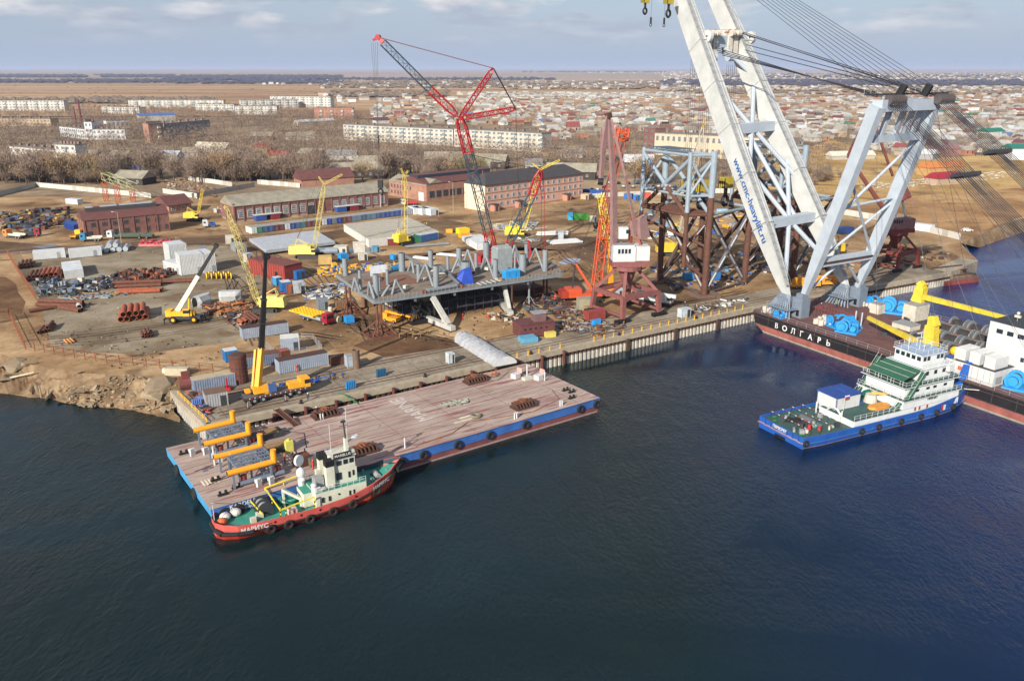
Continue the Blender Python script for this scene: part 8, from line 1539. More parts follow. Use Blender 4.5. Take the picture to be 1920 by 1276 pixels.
heap('scrap_heap', '', '', [(66, 530), (118, 528), (150, 545), (140, 556), (74, 556)], 170, [STEEL, DGREY, GREY, M((80, 96, 120)), BLACK], hmax=1.4, long_=.5)
heap('scrap_heap', '', '', [(110, 556), (250, 548), (300, 540), (300, 546), (140, 566)], 130, [STEEL, GREY, M((110, 130, 126)), ORUST, WOOD], hmax=.4, long_=.8, smax=2.6)
heap('scrap_heap', '', '', [(392, 578), (430, 566), (480, 570), (470, 590), (396, 592)], 210, [ORUST, RUST, M((190, 120, 60), .85), RUSTD, WOOD], hmax=.9, smax=2.4)
heap('scrap_heap', '', '', [(420, 588), (478, 588), (470, 612), (430, 612)], 90, [RUST, RUSTD, DGREY, OFFW], hmax=.6, smax=2.6, long_=.6)
heap('site_clutter', '', '', [(575, 545), (640, 530), (650, 548), (600, 566), (575, 560)], 220, [OFFW, WOOD, GREY, DGREY, STEEL, M((60, 90, 140)), WHITE], hmax=.7, long_=.6, smax=2.2)
heap('site_clutter', '', '', [(592, 505), (700, 498), (760, 500), (740, 512), (640, 522), (596, 520)], 260, [YEL, YEL, SG, OFFW, GREY, M((200, 150, 60)), BLUE, STEEL], hmax=1.5, long_=.5, smax=2.0)
heap('site_clutter', '', '', [(1040, 590), (1100, 575), (1110, 600), (1180, 612), (1120, 632), (1050, 622)], 230, [DGREY, RUSTD, WOOD, STEEL, GREY, RUSTD, RUST], hmax=.5, long_=.65)
heap('site_clutter', '', '', [(1000, 560), (1080, 545), (1110, 570), (1040, 592), (980, 590)], 220, [DGREY, RUSTD, BLACK, RUST, STEEL, RUSTD], hmax=.8, long_=.6, smax=2.4)
heap('site_clutter', '', '', [(900, 590), (975, 588), (990, 612), (930, 606)], 90, [RUSTD, RUST, WOOD, OFFW, DGREY], hmax=.7, long_=.5)
heap('site_clutter', '', '', [(1220, 500), (1420, 470), (1450, 510), (1380, 540), (1260, 548)], 230, [DGREY, STEEL, BLUE, M((90, 130, 160)), OFFW, RUSTD], hmax=.6, long_=.5)
heap('site_clutter', '', '', [(1190, 395), (1480, 390), (1500, 440), (1220, 450)], 260, [OFFW, GREY, STEEL, M((90, 110, 130)), WHITE, YEL, BLUE, RUST], hmax=1.6, long_=.4, smax=3.2)
heap('site_clutter', '', '', [(0, 398), (130, 392), (140, 418), (60, 436), (0, 430)], 380, [M((60, 80, 110)), DGREY, STEEL, RUST, RUST, M((170, 140, 60)), M((70, 90, 120)), RUSTD, BLACK, DGREY], hmax=1.5, long_=.5, smax=3)
heap('site_clutter', '', '', [(500, 545), (530, 552), (520, 560), (500, 556)], 26, [RUST, RED, DGREY], hmax=.8)
heap('site_clutter', '', '', [(400, 395), (436, 385), (440, 400), (410, 405)], 50, [BLUE, RED, M((90, 150, 190)), OFFW], hmax=1.8)
heap('site_clutter', '', '', [(920, 425), (1010, 412), (1010, 432), (950, 440), (1020, 452), (990, 460)], 130, [SG, STEEL, GREY, WHITE, OFFW], hmax=.8, long_=.8, smax=4)
heap('site_clutter', '', '', [(450, 540), (480, 530), (500, 600), (470, 610)], 40, [RUST, DGREY, WOOD], hmax=.6)
heap('site_clutter', '', '', [(1560, 480), (1640, 470), (1760, 470), (1800, 480), (1700, 500), (1600, 510)], 110, [DGREY, RUSTD, STEEL, OFFW, M((150, 70, 50))], hmax=.8)
heap('rubble', '', '', [(1600, 345), (1700, 338), (1900, 318), (1920, 330), (1760, 348), (1620, 358)], 200, [PANEL, PANEL2, OFFW], hmax=.5, long_=.0, smin=.6, smax=2.2)
heap('rubble', '', '', [(300, 340), (345, 332), (420, 360), (400, 372), (380, 362), (300, 352)], 190, [PANEL2, BRKO, RUST, WOOD], hmax=.6, long_=.2, smin=.5, smax=1.8)
heap('quay_clutter', '', '', [(520, 735), (560, 728), (640, 712), (660, 705), (640, 700), (520, 722)], 36, [RUSTD, WOOD, DGREY, BLUE], hmax=.3, smax=1.6)
heap('quay_clutter', '', '', [(362, 742), (386, 740), (400, 784), (384, 780)], 46, [RUSTD, RED, DGREY, ORUST, M((90, 110, 150))], hmax=.9)
heap('quay_clutter', '', '', [(1280, 580), (1400, 560), (1402, 568), (1300, 590)], 60, [OFFW, GREY, DGREY, RUSTD, WHITE], hmax=.7)
heap('pebbles', '', '', [(20, 610), (200, 690), (360, 700), (700, 610), (860, 480), (1200, 430), (1100, 540), (900, 640), (500, 660), (350, 640)], 420, [CONC, RUSTD, WOOD, DGREY], hmax=.15, smin=.1, smax=.4, long_=.3)
heap('pebbles', '', '', [(60, 480), (450, 460), (520, 560), (420, 650), (80, 650)], 160, [CONC, RUSTD, WOOD, DGREY], hmax=.15, smin=.1, smax=.4, long_=.3)
# covered boats, tables, vertical tanks etc
for a, rz, l_ in (((378, 572), 70, 'white tarpaulin-covered boat standing bow-on right of the yellow two-axle crane'), ((430, 563), 10, 'grey tarpaulin-covered frame hanging from the yellow crawler crane')):
    k = MB(); k.loft([[(x, y * w_, z) for y, z in ((-1.5, 0), (-1.9, 1.6), (-1.0, 2.8), (1.0, 2.8), (1.9, 1.6), (1.5, 0))] for x, w_ in ((-2.6, .5), (-1.8, 1), (2.0, 1), (3.4, .3))], M((170, 172, 172), .8, bump=.1)); k.thing('covered_boat', l_, 'covered boat', G(*a), R(rz))
k = MB(); k.tube((0, 0, 0), (0, 0, 6.0), 1.75, M((92, 52, 42), .8, var=.35, rust=.3), 18); [k.torus((0, 0, z), (0, 0, 1), 1.78, .07, RUSTD, 18, 4) for z in (.5, 2, 3.5, 5.6)]; k.ball((0, 0, 6.0), 1.7, RUSTD, .25, 16, 4, True); k.thing('rusty_tank', 'big upright rusty brown tank behind the near truck crane', 'tank', G(450, 716))
k = MB(); k.pipe((0, 0, 0), (0, 0, 4.2), .8, M((104, 84, 70), .8, var=.3), 16); k.thing('upright_pipe', 'upright brown open pipe section on the quay', 'pipe', G(669, 690))
k = MB(); [k.box(i * .1, j * .5, .9 + 0 * j, 2.2, .4, .06, WOOD) for i in (0,) for j in range(2)]; [k.beam((a, b, 0), (a, b, .9), .1, .1, WOOD) for a in (-1, 1) for b in (0, .6)]; tb = k.thing('wooden_table', 'wooden trestle table on the dirt in front of the raised deck', 'table', G(757, 632), .3, 'wooden trestle tables')
for x, y in ((768, 630), (781, 633), (795, 628), (808, 624)): dup(tb, G(x, y), random.random())
def cyls(label, px, py, n_, c, rz=QR):
    r = root('gas_cylinder_rack', label, 'gas cylinders', G(px, py), rz); k = MB(); k.box(0, 0, 0, n_ * .38, .9, .1, DGREY); k.obj('base', r); p_ = None
    for i in range(n_):
        for y in (-.2, .2):
            if p_ is None: k = MB(); k.tube((0, 0, .1), (0, 0, 1.5), .16, c, 8); k.tube((0, 0, 1.5), (0, 0, 1.7), .08, c, 6); p_ = o = k.obj('cylinder', r)
            else: o = p_.copy(); COL.objects.link(o); o.parent = r
            o.location = ((i - (n_ - 1) / 2) * .37, y, 0)
cyls('rack of blue gas cylinders on the quay, nearer to the truck crane', 658, 728, 6, M((36, 116, 176), .5)); cyls('rack of dark blue gas cylinders on the quay, farther one', 715, 705, 6, M((26, 84, 116), .5)); cyls('light blue gas cylinders beside the portal crane leg', 1118, 610, 7, LBLUE); cyls('blue and white gas cylinders at the quay corner', 370, 762, 5, M((90, 120, 180), .5))
k = MB(); [k.tube((i * .5, 0, .4), (i * .5, 1.2, .4), .3, RED, 8) for i in range(3)]; k.box(.5, .6, 0, 1.8, 1.5, .5, RED); k.tube((.5, .6, .5), (.5, .6, 2.4), .2, RED, 8); k.thing('red_pump', 'bright red pump set in front of the container at the quay corner', 'pump', G(420, 732))
k = MB(); k.tube((-1.5, 0, 1.3), (1.2, 0, 1.3), 1.3, M((110, 58, 54), .8, rust=.3), 14); k.box(0, 0, 0, 2.4, 2, .5, RUSTD); k.box(-.2, 0, 2.4, 1.4, 1.4, 1.2, M((110, 50, 46), .8)); k.thing('old_boiler', 'rusty maroon boiler lying at the top of the rubble bank', 'boiler', G(352, 728), .5)
k = MB(); k.box(0, 0, 0, 5, 1.4, 1.6, M((172, 164, 140), .8)); k.ball((-2.5, 0, .8), .8, OFFW); k.thing('concrete_block', 'long pale concrete block above the rubble bank', 'block', G(333, 702), -.05)
k = MB(); k.prism([(-2.4, -1.4), (3, -1.8), (2.6, 1.6), (-2.2, 1.4)], 0, 3.0, M((146, 140, 120), .85, bump=.15)); k.thing('covered_crate', 'khaki tarpaulin-covered crate left of the portal crane', 'covered crate', G(1098, 578), .3)
k = MB(); k.tube((-1.3, 0, .9), (1.3, 0, .9), .9, M((196, 180, 140), .6), 14); k.box(0, 0, 0, 2, 1.6, .2, DGREY); k.thing('tank', 'small cream horizontal tank right of the red lorry', 'tank', G(630, 604), -.5)
for i, (x, y) in enumerate(((620, 590), (745, 573), (751, 573))): k = MB(); k.tube((0, 0, 0), (0, 0, 2.0 if i == 0 else 1.3), .6, OFFW, 12); k.ball((0, 0, 2.0 if i == 0 else 1.3), .6, OFFW, .4); k.thing('water_tank', ('tall white tank right of the red lorry', 'white drum under the raised deck, left', 'white drum under the raised deck, right')[i], 'tank', G(x, y))
k = MB(); k.tube((-4.8, 0, 1.5), (4.8, 0, 1.5), 1.3, M((140, 150, 160), .35, .3), 16); [k.box(x, 0, 0, .4, 2.4, 1.2, BLACK) for x in (-3, 3)]; k.thing('silver_tank', 'long silver tank lying beside the first white panel stack', 'tank', G(608, 478), .1)
# mesh fences
def mesh_fence(label, P, m, h_=2.0, st=5.5, rails_=2, pw_=.16):
    W_ = [G(*p) for p in P]; r = root('mesh_fence', label, 'fence', W_[0]); n_ = 0
    for a, b in zip(W_, W_[1:]):
        d = b - a; c = max(1, round(d.length / st))
        for i in range(c + 1):
            if n_ >= 98 or (i == c and b is not W_[-1]): continue
            n_ += 1; p = a + d * i / c; k = MB(r); k.beam(p, p + V((0, 0, h_)), pw_, pw_, m); k.obj('post', r)
        k = MB(r)
        for j in range(rails_): z = h_ * (.35 + .55 * j / max(1, rails_ - 1)); k.beam(a + V((0, 0, z)), b + V((0, 0, z)), .07, .09, m)
        k.obj('rail', r)
    return r
FR_ = M((128, 74, 50), .85, var=.25)
mesh_fence('rusty post and rail fence along the top of the clay bank', [(18, 592), (48, 655), (120, 667), (200, 680), (300, 690), (400, 699)], FR_, 2.2, 3.2)
mesh_fence('rusty fence at the left edge turning away from the bank', [(-20, 592), (18, 592)], FR_, 2.0, 4); mesh_fence('brown fence on the left side of the gravel yard', [(15, 478), (40, 520), (68, 562)], FR_, 2.2, 2.2, 4)
mesh_fence('thin grey mesh fence round the electrical hut', [(501, 656), (520, 674), (604, 662), (588, 642), (566, 640)], GREY, 2.2, 3, 4, .08); mesh_fence('fence along the road in front of the pink office', [(925, 402), (1000, 396), (1090, 384), (1130, 380)], M((110, 90, 76)), 1.8, 3, 3, .1); mesh_fence('low fence behind the row of trucks at the left', [(60, 436), (110, 428), (140, 422)], RUSTD, 1.4, 5, 2); mesh_fence('thin fence posts along the top of the gravel yard', [(40, 480), (200, 466), (330, 452), (350, 462)], GREY, 1.6, 7, 2, .1)
# rubble and boulders on the bank
RK = M((150, 134, 108), .95, var=.28, sc=.9, bump=.05); RK2 = M((132, 116, 94), .95, var=.25, sc=.9, bump=.05); q = random.Random(3); rp = []
for j in range(7):
    k = MB(); P = [V((q.uniform(-1, 1), q.uniform(-1, 1), q.uniform(-.6, .6))) for _ in range(14)]; 
    import bmesh
    bm = bmesh.new(); [bm.verts.new(p * 1.0 if j > 2 else V((p.x * 1.2, p.y, p.z * .45))) for p in P]; bmesh.ops.convex_hull(bm, input=bm.verts); me = bpy.data.meshes.new('boulder'); bmesh.ops.delete(bm, geom=[v for v in bm.verts if not v.link_faces], context='VERTS'); bm.to_mesh(me); bm.free(); me.materials.append(RK if j % 2 else RK2); rp.append(me)
bkz = [(x, y, s_) for x, y, s_ in ((10, 690, 2.4), (30, 690, 2.6), (48, 686, 2.2), (22, 705, 1.8), (6, 716, 2.2), (60, 733, 1.3), (92, 747, 1.6), (118, 752, 1.4), (171, 759, .9), (258, 762, 1.9), (308, 771, 1.2), (150, 738, 1.7), (230, 745, 1.4), (296, 744, 3.2), (302, 724, 3.0), (308, 760, 1.3), (292, 757, 1.2), (312, 732, 1.6), (148, 700, .9))]
for _ in range(275):
    x = q.uniform(120, 330); y = q.uniform(700 + (330 - x) * .03, 770) if x > 200 else q.uniform(725, 765); bkz.append((x, y, abs(q.gauss(.26, .24)) + .14))
def bank_point(x, y):       # rest a stone on the slope between the top and the water line
    def at(L_, x):
        for (a, b), (c, d) in zip(L_, L_[1:]):
            if x <= c: return b + (d - b) * (x - a) / (c - a)
        return L_[-1][1]
    t0, t1 = at(BT, x), at(WL, x); f = min(1, max(0, (y - t0) / (t1 - t0))); a = G(x, t0); b = G(x, t1, 0); p = a.lerp(b, f); p.z = QZ * (1 - f) + .1; return p
wds = {0: 'flat', 1: 'flat', 2: 'flat'}
for i, (x, y, s_) in enumerate(bkz):
    j = q.randrange(7) if s_ < 2 or i > 18 else q.randrange(3); o = bpy.data.objects.new('boulder', rp[j]); COL.objects.link(o); o.location = bank_point(x, y) + V((0, 0, .15 * s_)); o.scale = (s_, s_ * q.uniform(.7, 1), s_ * q.uniform(.6, .9)); o.rotation_euler = (q.gauss(0, .25), q.gauss(0, .25), q.random() * 6)
    if i < 19: tag(o, ['large', 'broken', 'pale', 'tilted', 'weathered', 'cracked', 'squared', 'rounded', 'leaning', 'lone', 'chunky', 'sunlit', 'slanting', 'great', 'upper', 'wet', 'low', 'angular', 'small'][i] + ' concrete or stone block ' + ('on the left end of the bank' if x < 80 else ('at the waterline of the bank' if y > 744 else 'on the rubble slope beside the quay')), 'boulder', 'boulders on the bank')
    else: tag(o, ('broken flat stone' if j < 3 else 'broken stone') + ' in the rubble slope beside the quay end wall', 'boulder', 'rubble stones on the bank')
k = MB(); a_ = bank_point(20, 714); b_ = bank_point(66, 706); k.tube(a_ + V((0, 0, .5)), b_ + V((0, 0, .9)), .22, M((190, 176, 150), .9), 6, .12); k.wthing('driftwood', 'pale dead tree trunk lying on the left end of the bank', 'log', a_)
for x in (77, 91): p = bank_point(x, 742); k = MB(); k.tube((0, 0, -1), (0, 0, 2.2 if x < 80 else 1.2), .18, M((150, 134, 112), .9), 6); k.thing('mooring_pile', ('taller' if x < 80 else 'shorter') + ' wooden post standing at the waterline left', 'post', p)
# ---------------- vehicles
def truck(label, px, py, rz, cab, bed, L_=7.5, load=None, group=None, cat='lorry'):
    r = root('lorry', label, cat, G(px, py), R(rz), group); k = MB(); k.box(0, 0, .7, L_, 2.3, .4, DGREY); k.obj('chassis', r); wheels(r, (-L_ * .36, -L_ * .2, L_ * .36), 1.0, .5)
    k = MB(); k.prism([(L_ / 2 - 2, -1.2), (L_ / 2, -1.2), (L_ / 2, 1.2), (L_ / 2 - 2, 1.2)], .8, 3.0, cab); k.box(L_ / 2 - 1, 0, 3.0, 1.7, 2.2, .2, cab); k.obj('cab', r); k = MB(); k.box(L_ / 2 - .02, 0, 1.9, .1, 2.1, .8, GLASS); k.box(L_ / 2 - .8, 0, 1.9, .8, 2.46, .7, GLASS); k.obj('windscreen', r)
    k = MB(); k.box(-1.2, 0, 1.1, L_ - 2.6, 2.4, .2, bed); [k.box(-1.2, s_ * 1.2, 1.1, L_ - 2.6, .08, .8, bed) for s_ in (-1, 1)]; k.obj('bed', r)
    return r
r = truck('dark red lorry carrying a yellow frame in the middle of the site', 594, 603, -38, M((150, 30, 44), .4), M((150, 150, 150)), 11); k = MB(); YF = M((240, 186, 30), .45); [k.box(-3.4, y, 0, 9.6, .16, .3, YF) for y in [-2.2 + i * .88 for i in range(6)]]; [k.box(x, 0, .05, .16, 4.5, .3, YF) for x in [-8.1 + i * 1.34 for i in range(8)]]; k.thing('steel_grid', 'yellow steel grid frame laid across the back of the dark red lorry', 'frame', r.location + V((0, 0, 1.95)), R(-38))
truck('white cabbed long green lorry in front of the brick workshop', 246, 447, 184, WHITE, M((60, 84, 66)), 17); truck('blue lorry with a pale load in front of the brick workshop', 172, 452, 190, M((50, 120, 160), .5), OFFW, 7.5); truck('red and white lorry in front of the brick hall', 768, 385, 200, WHITE, M((180, 60, 60)), 8); truck('orange and white truck at the far left of the yard', 28, 446, 160, M((210, 130, 60)), OFFW, 9); truck('dark red truck at the far left beside the orange one', 56, 443, 10, M((140, 30, 40)), DGREY, 8); truck('white tractor near the small yellow crane', 393, 426, 200, WHITE, BLUE, 5, cat='tractor'); truck('yellow truck at the left edge of the brick workshop', 145, 447, 80, YEL, YEL, 5)
def car(label, px, py, rz, m, group=None):
    r = root('parked_car', label, 'car', G(px, py), R(rz), group); k = MB(); k.loft([[(x, y * w_, z) for y, z in ((-.85, .3), (-.88, .8), (-.62, h_), (.62, h_), (.88, .8), (.85, .3))] for x, w_, h_ in ((-2.1, .9, .85), (-1.7, 1, .95), (-1.1, 1, 1.42), (.5, 1, 1.42), (1.2, 1, .95), (2.1, .9, .8))], m); k.obj('body', r)
    k = MB(); k.box(-.25, 0, .98, 1.7, 1.42, .36, GLASS); k.obj('windows', r)
    for x in (-1.3, 1.3):
        for s_ in (-1, 1): k = MB(); k.tube((x, s_ * .72, .32), (x, s_ * .88, .32), .32, RUBBER, 10); k.obj('wheel', r)
    return r
car('white van-like car parked alone on the sandy shore by the panel fence', 1813, 434, 5, WHITE)
cc = {'white': WHITE, 'silver': M((170, 174, 178), .3), 'black': M((30, 32, 36), .3), 'red': M((150, 40, 40), .4), 'blue': M((50, 80, 130), .4)}; pc = {}
for i, (x, y) in enumerate([(1124 + i * 9, 345 + (i % 2) * 7) for i in range(9)] + [(1110 + i * 11, 357 + (i % 3)) for i in range(4)] + [(1215 + i * 10, 352) for i in range(6)]):
    c = list(cc)[(i * 3) % 5]
    if c not in pc: pc[c] = car(c + ' car parked in the lot right of the pink office', x, y, 70, cc[c], 'cars parked right of the pink office')
    else: dup(pc[c], G(x, y), R(70 + (i % 2) * 6))
# ---------------- people
def person_mesh(arm, stride):
    v = [(0, 0, .92), (0, 0, 1.15), (0, 0, 1.42), (0, .02, 1.54), (0, .04, 1.66)]; rd = [.15, .14, .17, .06, .10]; e = [(0, 1), (1, 2), (2, 3), (3, 4)]
    for s_ in (-1, 1):
        b = len(v); v += [(s_ * .1, 0, .86), (s_ * .11, stride * s_ * .5, .48), (s_ * .11, stride * s_ * .8, .08), (s_ * .11, stride * s_ * .8 + .16, .04)]; rd += [.10, .075, .05, .045]; e += [(0, b), (b, b + 1), (b + 1, b + 2), (b + 2, b + 3)]
        b = len(v); v += [(s_ * .2, 0, 1.42), (s_ * .27, .02 + arm * .1, 1.14), (s_ * .25, .1 + arm * .28, .92 + arm * .15), (s_ * .24, .12 + arm * .34, .84 + arm * .16)]; rd += [.075, .055, .042, .045]; e += [(2, b), (b, b + 1), (b + 1, b + 2), (b + 2, b + 3)]
        h0 = b + 3
        for f_, (dx, l_) in enumerate(((-.025, .07), (-.008, .085), (.01, .08), (.025, .065), (-.045 * s_, .04))): v.append((s_ * .24 + dx, .13 + arm * .36 + (.02 if f_ == 4 else 0), .84 + arm * .16 - l_)); rd.append(.010); e.append((h0, len(v) - 1))
    me = bpy.data.meshes.new('person'); me.from_pydata(v, e, []); o = bpy.data.objects.new('t', me); COL.objects.link(o); m_ = o.modifiers.new('s', 'SKIN')
    for i, r_ in enumerate(rd): me.skin_vertices[0].data[i].radius = (r_, r_ * .85, ) if i not in (1, 2) else (r_ * 1.25, r_ * .8)
    me.skin_vertices[0].data[0].use_root = True; s2 = o.modifiers.new('u', 'SUBSURF'); s2.levels = 1; s2.render_levels = 1
    dg = bpy.context.evaluated_depsgraph_get(); out = bpy.data.meshes.new_from_object(o.evaluated_get(dg)); bpy.data.objects.remove(o); return out
pm = [person_mesh(0, 0), person_mesh(.6, .0), person_mesh(.2, .35)]
def person(label, P, mi, jc, tc, hc, rz, group=None):
    me = pm[mi].copy(); me.materials.clear(); [me.materials.append(x) for x in (SKIN, jc, tc, BLACK)]
    for p in me.polygons:
        z, x = p.center.z, abs(p.center.x); p.material_index = 3 if z < .13 else (2 if z < .9 and x < .19 else (1 if z < 1.5 and not (x > .2 and z < .93) else 0)); p.use_smooth = True
    o = bpy.data.objects.new('person', me); COL.objects.link(o); o.location = P; o.rotation_euler = (0, 0, rz); tag(o, label, 'person', group)
    k = MB(); k.ball((0, .03, 1.70), .125, hc, .85, 10, 4, True); k.tube((0, .04, 1.69), (0, .04, 1.71), .15, hc, 10); k.obj('helmet', o)
    k = MB(); k.box(0, .135, 1.62, .025, .03, .035, SKIN); [k.box(s_ * .035, .128, 1.66, .02, .015, .012, BLACK) for s_ in (-1, 1)]; k.box(0, .125, 1.575, .05, .015, .012, M((140, 80, 74))); k.obj('face', o)
    return o
OJ = M((220, 70, 40), .7); BJ = M((40, 50, 80), .7); GJ = M((150, 160, 60), .7); RJ = M((190, 40, 44), .7); WH = M((230, 230, 228), .4); YH = M((230, 190, 50), .4); OH = M((230, 110, 40), .4)
PP = [(578, 752, BJ, BJ, WH, 'person in dark blue with a white helmet standing right of the near truck crane'), (557, 697, OJ, OJ, OH, 'person in red-orange overalls at the open door of the long grey container'), (615, 402 + 5, RJ, BJ, WH, None), (643, 414, OJ, BJ, WH, 'person in orange by the middle of the container row'), (703, 408, RJ, RJ, WH, 'person in red near the blue containers of the row'), (714, 409, BJ, BJ, RJ, 'person in dark clothes near the blue containers of the row'), (791, 411, OJ, OJ, OH, 'person in orange in front of the white containers'), (823, 412, RJ, BJ, OH, 'person in red right of the white containers'), (796, 426, GJ, GJ, YH, 'person in yellow-green vest beside the second slab, left of two'), (800, 424, GJ, BJ, YH, 'person in yellow-green vest beside the second slab, right of two'), (477, 522, OJ, OJ, OH, 'person in bright orange left of the red shed'), (881, 402 - 2, OJ, OJ, OH, 'person in orange near the lamp post by the pink office'), (882, 405 + 8, RJ, BJ, WH, None), (1041, 563, OJ, OJ, OH, 'person in orange in the shade right of the deck stands'), (1000, 561, GJ, BJ, WH, None), (602, 553 + 16, RJ, RJ, WH, None), (1539, 531, OJ, OJ, WH, 'person in orange beside the orange truck cranes'), (1560, 536, RJ, BJ, WH, 'person in red between the gantry feet'), (1284, 577, BJ, BJ, YH, 'person in dark blue near the jacket foot on the quay'), (672, 489, OJ, BJ, WH, None), (1016, 546, RJ, RJ, WH, None), (868, 700 - 100, RJ, RJ, OH, 'person in red overalls in front of the shaded scaffolding'), (915, 598, OJ, OJ, WH, 'person in orange near the rusty beams before the deck')]
for i, (x, y, jc, tc, hc, l_) in enumerate(PP):
    if l_: person(l_, G(x, y), i % 3, jc, tc, hc, i * 1.7)
def onb(x, y, z=3.02): return bw(x, y, z)
person('person in orange overalls on the barge nearest to the tug cabin', onb(17.8, 3.6), 1, OJ, OJ, OH, 1.0); person('person in orange vest on the barge beside the pipe rack', onb(14.8, 8.4), 0, OJ, BJ, OH, 2.2); person('person in dark overalls standing on the barge between two in orange', onb(16.2, 8.6), 2, BJ, BJ, RJ, 4); person('person in dark clothes with white helmet on the barge by the quay support block', onb(27.2, 24.6), 0, BJ, BJ, WH, 5)
person('person in white helmet standing on the crane vessel deck between the gantry feet', vw(9, 17, 4.83), 2, BJ, RJ, WH, 2); person('person in red vest on the crane vessel near the far pedestal', vw(5, 20, 4.83), 0, RJ, BJ, WH, 1); person('person in yellow vest beside the far gantry pedestal', vw(9.5, 22.5, 4.83), 1, GJ, BJ, YH, 1)
# ---------------- mooring bollards and small quay fittings
bo_ = None
for s_ in (18, 45, 72, 98, 124):
    if bo_ is None: k = MB(); k.tube((0, 0, 0), (0, 0, .5), .22, BLACK, 8); k.tube((0, 0, .5), (0, 0, .65), .34, BLACK, 8); k.box(0, 0, 0, .8, .8, .1, BLACK); bo_ = k.thing('bollard', 'black mooring bollard on the quay edge', 'bollard', Q(s_, .6, QZ + .12), 0, 'black bollards on the quay edge')
    else: dup(bo_, Q(s_, .6, QZ + .12))
# ---------------- haze: air between the yard and the far steppe
hz_ = bpy.data.materials.new('air'); hz_.use_nodes = True; t = hz_.node_tree; t.nodes.clear(); o_ = t.nodes.new('ShaderNodeOutputMaterial'); pv = t.nodes.new('ShaderNodeVolumePrincipled'); pv.inputs['Color'].default_value = (.62, .72, .95, 1); pv.inputs['Density'].default_value = HAZE; pv.inputs['Anisotropy'].default_value = 0.0; t.links.new(pv.outputs[0], o_.inputs['Volume'])
k = MB(); k.prism([(-40000, -400), (40000, -400), (40000, 70000), (-40000, 70000)], -3.0, 130.0, hz_); hb = struct(k, 'haze', 'stuff')
# ---------------- tell repeats apart by the landmark they stand nearest to
ORD = 'nearest,second nearest,third nearest,fourth nearest,fifth nearest,sixth nearest,seventh nearest,eighth nearest,ninth nearest,tenth nearest'.split(',')
def orw(i): return ORD[i] if i < 10 else '%d%s nearest' % (i + 1, {1: 'st', 2: 'nd', 3: 'rd'}.get((i + 1) % 10 if not 10 < (i + 1) % 100 < 14 else 0, 'th'))
LM = [(240, 440, 'the left brick workshop'), (340, 398, 'the low brick shed'), (240, 346, 'the truss gantry'), (145, 334, 'the white block below the school'), (65, 300, 'the white school'), (340, 250, 'the brick apartment building'), (395, 285, 'the pale flat roofed building'), (488, 287, 'the steep red roofed house'), (270, 317, 'the blue sheet fence'), (580, 400, 'the long workshop'), (620, 348, 'the red and grey roofed building'), (645, 336, 'the long dark barrack'), (565, 262, 'the barrack by the field'), (705, 321, 'the barrack left of the hoist rope'), (765, 372, 'the brick hall'), (750, 268, 'the left white apartment block'), (930, 280, 'the right white apartment block'), (830, 312, 'the barrack behind the hall'), (917, 317, 'the barrack behind the red boom'), (1000, 385, 'the pink office'), (1070, 337, 'the large barrack behind the office'), (1200, 318, 'the white roofed dark building'), (1150, 352, 'the parked cars'), (1310, 296, 'the cream factory'), (1270, 540, 'the left jacket'), (1460, 520, 'the second jacket'), (1600, 300, 'the pale low sheds'), (1718, 298, 'the long white shed'), (1774, 328, 'the orange roofed house'), (1778, 295, 'the pink walled house'), (1865, 261, 'the green roofed white house'), (1835, 221, 'the emerald green roof'), (1918, 300, 'the white hall at the edge'), (175, 262, 'the white works tower'), (1560, 380, 'the long pale panel fence'), (1430, 290, 'the gantry boom'), (1640, 250, 'the gantry mast'), (880, 200, 'the red jib strut')]
LMW = [(x, y, G(x, y), w_) for x, y, w_ in LM]
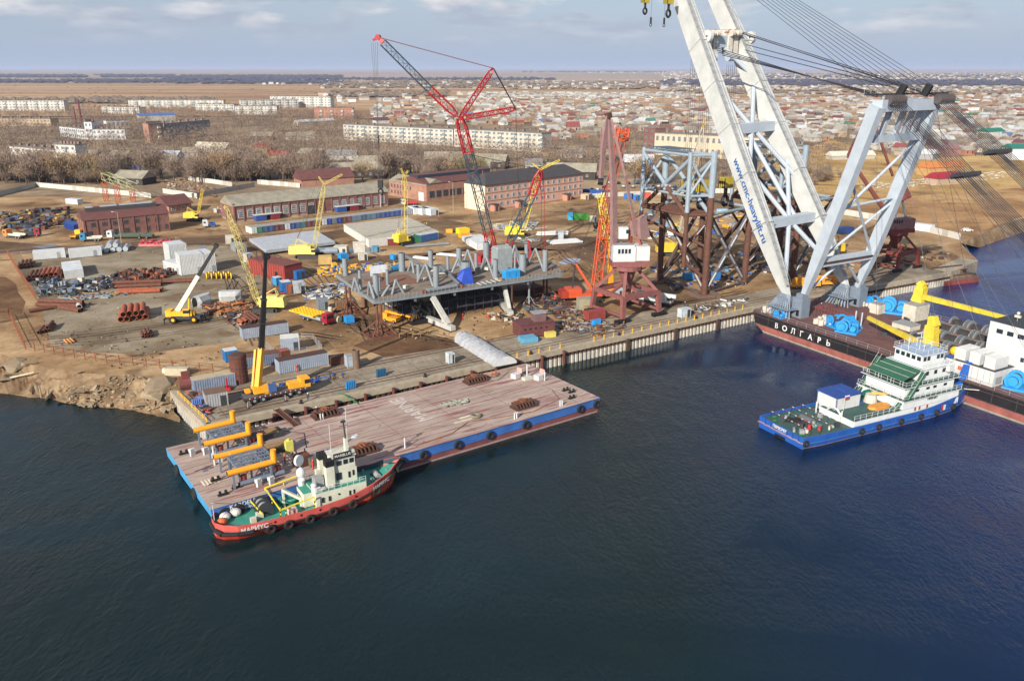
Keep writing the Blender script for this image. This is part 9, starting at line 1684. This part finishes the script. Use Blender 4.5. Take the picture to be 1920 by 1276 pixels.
def tell(cat, what):
    B_ = {}
    for o in [o for o in COL.objects if o.parent is None and o.get('group') and o.get('category') == cat and o['group'].startswith(what)]:
        p = o.location; lx, ly, lp, w_ = min(LMW, key=lambda q: (q[2] - p).length * (1 + q[2].y * 0)); d = p - lp
        side = ('right of' if d.x > 0 else 'left of') if abs(d.x) > abs(d.y) else ('behind' if d.y > 0 else 'in front of')
        B_.setdefault((o['label'].split(' tree')[0].split(' house')[0], side, w_), []).append((d.length, o))
    for (k_, side, w_), L_ in B_.items():
        L_.sort(key=lambda q: q[0])
        for i, (d, o) in enumerate(L_): o['label'] = '%s %s, %s %s %s' % (k_, 'tree' if cat == 'tree' else 'house', orw(i), side, w_)
tell('tree', 'bare'); tell('house', 'small')
def line_up(g_, fmt, key):
    L_ = sorted([o for o in COL.objects if o.parent is None and o.get('group') == g_], key=key)
    for i, o in enumerate(L_): o['label'] = fmt % orw(i).replace(' nearest', '').replace('nearest', 'first')
line_up('round fender piles along the quay', 'dark red round fender pile behind the barge, %s from the left', lambda o: o.location.x)
line_up('yellow guard posts along the quay edge', 'short yellow guard post on the quay edge, %s from the left', lambda o: o.location.x)
line_up('yellow reels beside the white modules', 'yellow reel beside the white modules, %s from the left', lambda o: o.location.x)
line_up('black bollards on the quay edge', 'black mooring bollard on the quay edge, %s from the left', lambda o: o.location.x)
line_up('crates of red valves', 'crate of red valves behind the gravel yard, %s from the left', lambda o: o.location.x)
line_up('wooden trestle tables', 'wooden trestle table before the raised deck, %s from the left', lambda o: o.location.x)
line_up('cars parked right of the pink office', 'car parked beyond the pink office, %s from the left', lambda o: o.location.x)
for o in COL.objects:
    if o.get('group') == 'row of small containers before the long workshop':
        s_ = o['label']; n_ = [q for q in COL.objects if q.get('label') == s_]
        if len(n_) > 1:
            for i, q in enumerate(sorted(n_, key=lambda q: q.location.x)): q['label'] = s_.replace('in the long row', 'in the row').replace('small ', orw(i).replace(' nearest', '').replace('nearest', 'first') + ' ' if False else 'small ').replace('standing end-on', ('leftmost' if i == 0 else ('rightmost' if i == len(n_) - 1 else 'middle')) + ' of its colour,')
for n_, l_ in (('barge', 'long flat cargo barge with worn pinkish deck and scuffed blue sides, moored at the quay'),):
    for o in COL.objects:
        if o.name == n_: o['label'] = l_
for o in COL.objects:
    w_ = str(o.get('label', '')).split()
    if o.parent is None and len(w_) > 16: o['label'] = o['label'].replace('on the barge deck ', 'on the barge ').replace('with short upright end lying on the barge racks', 'on the barge racks').replace('of the floating crane', '').strip()
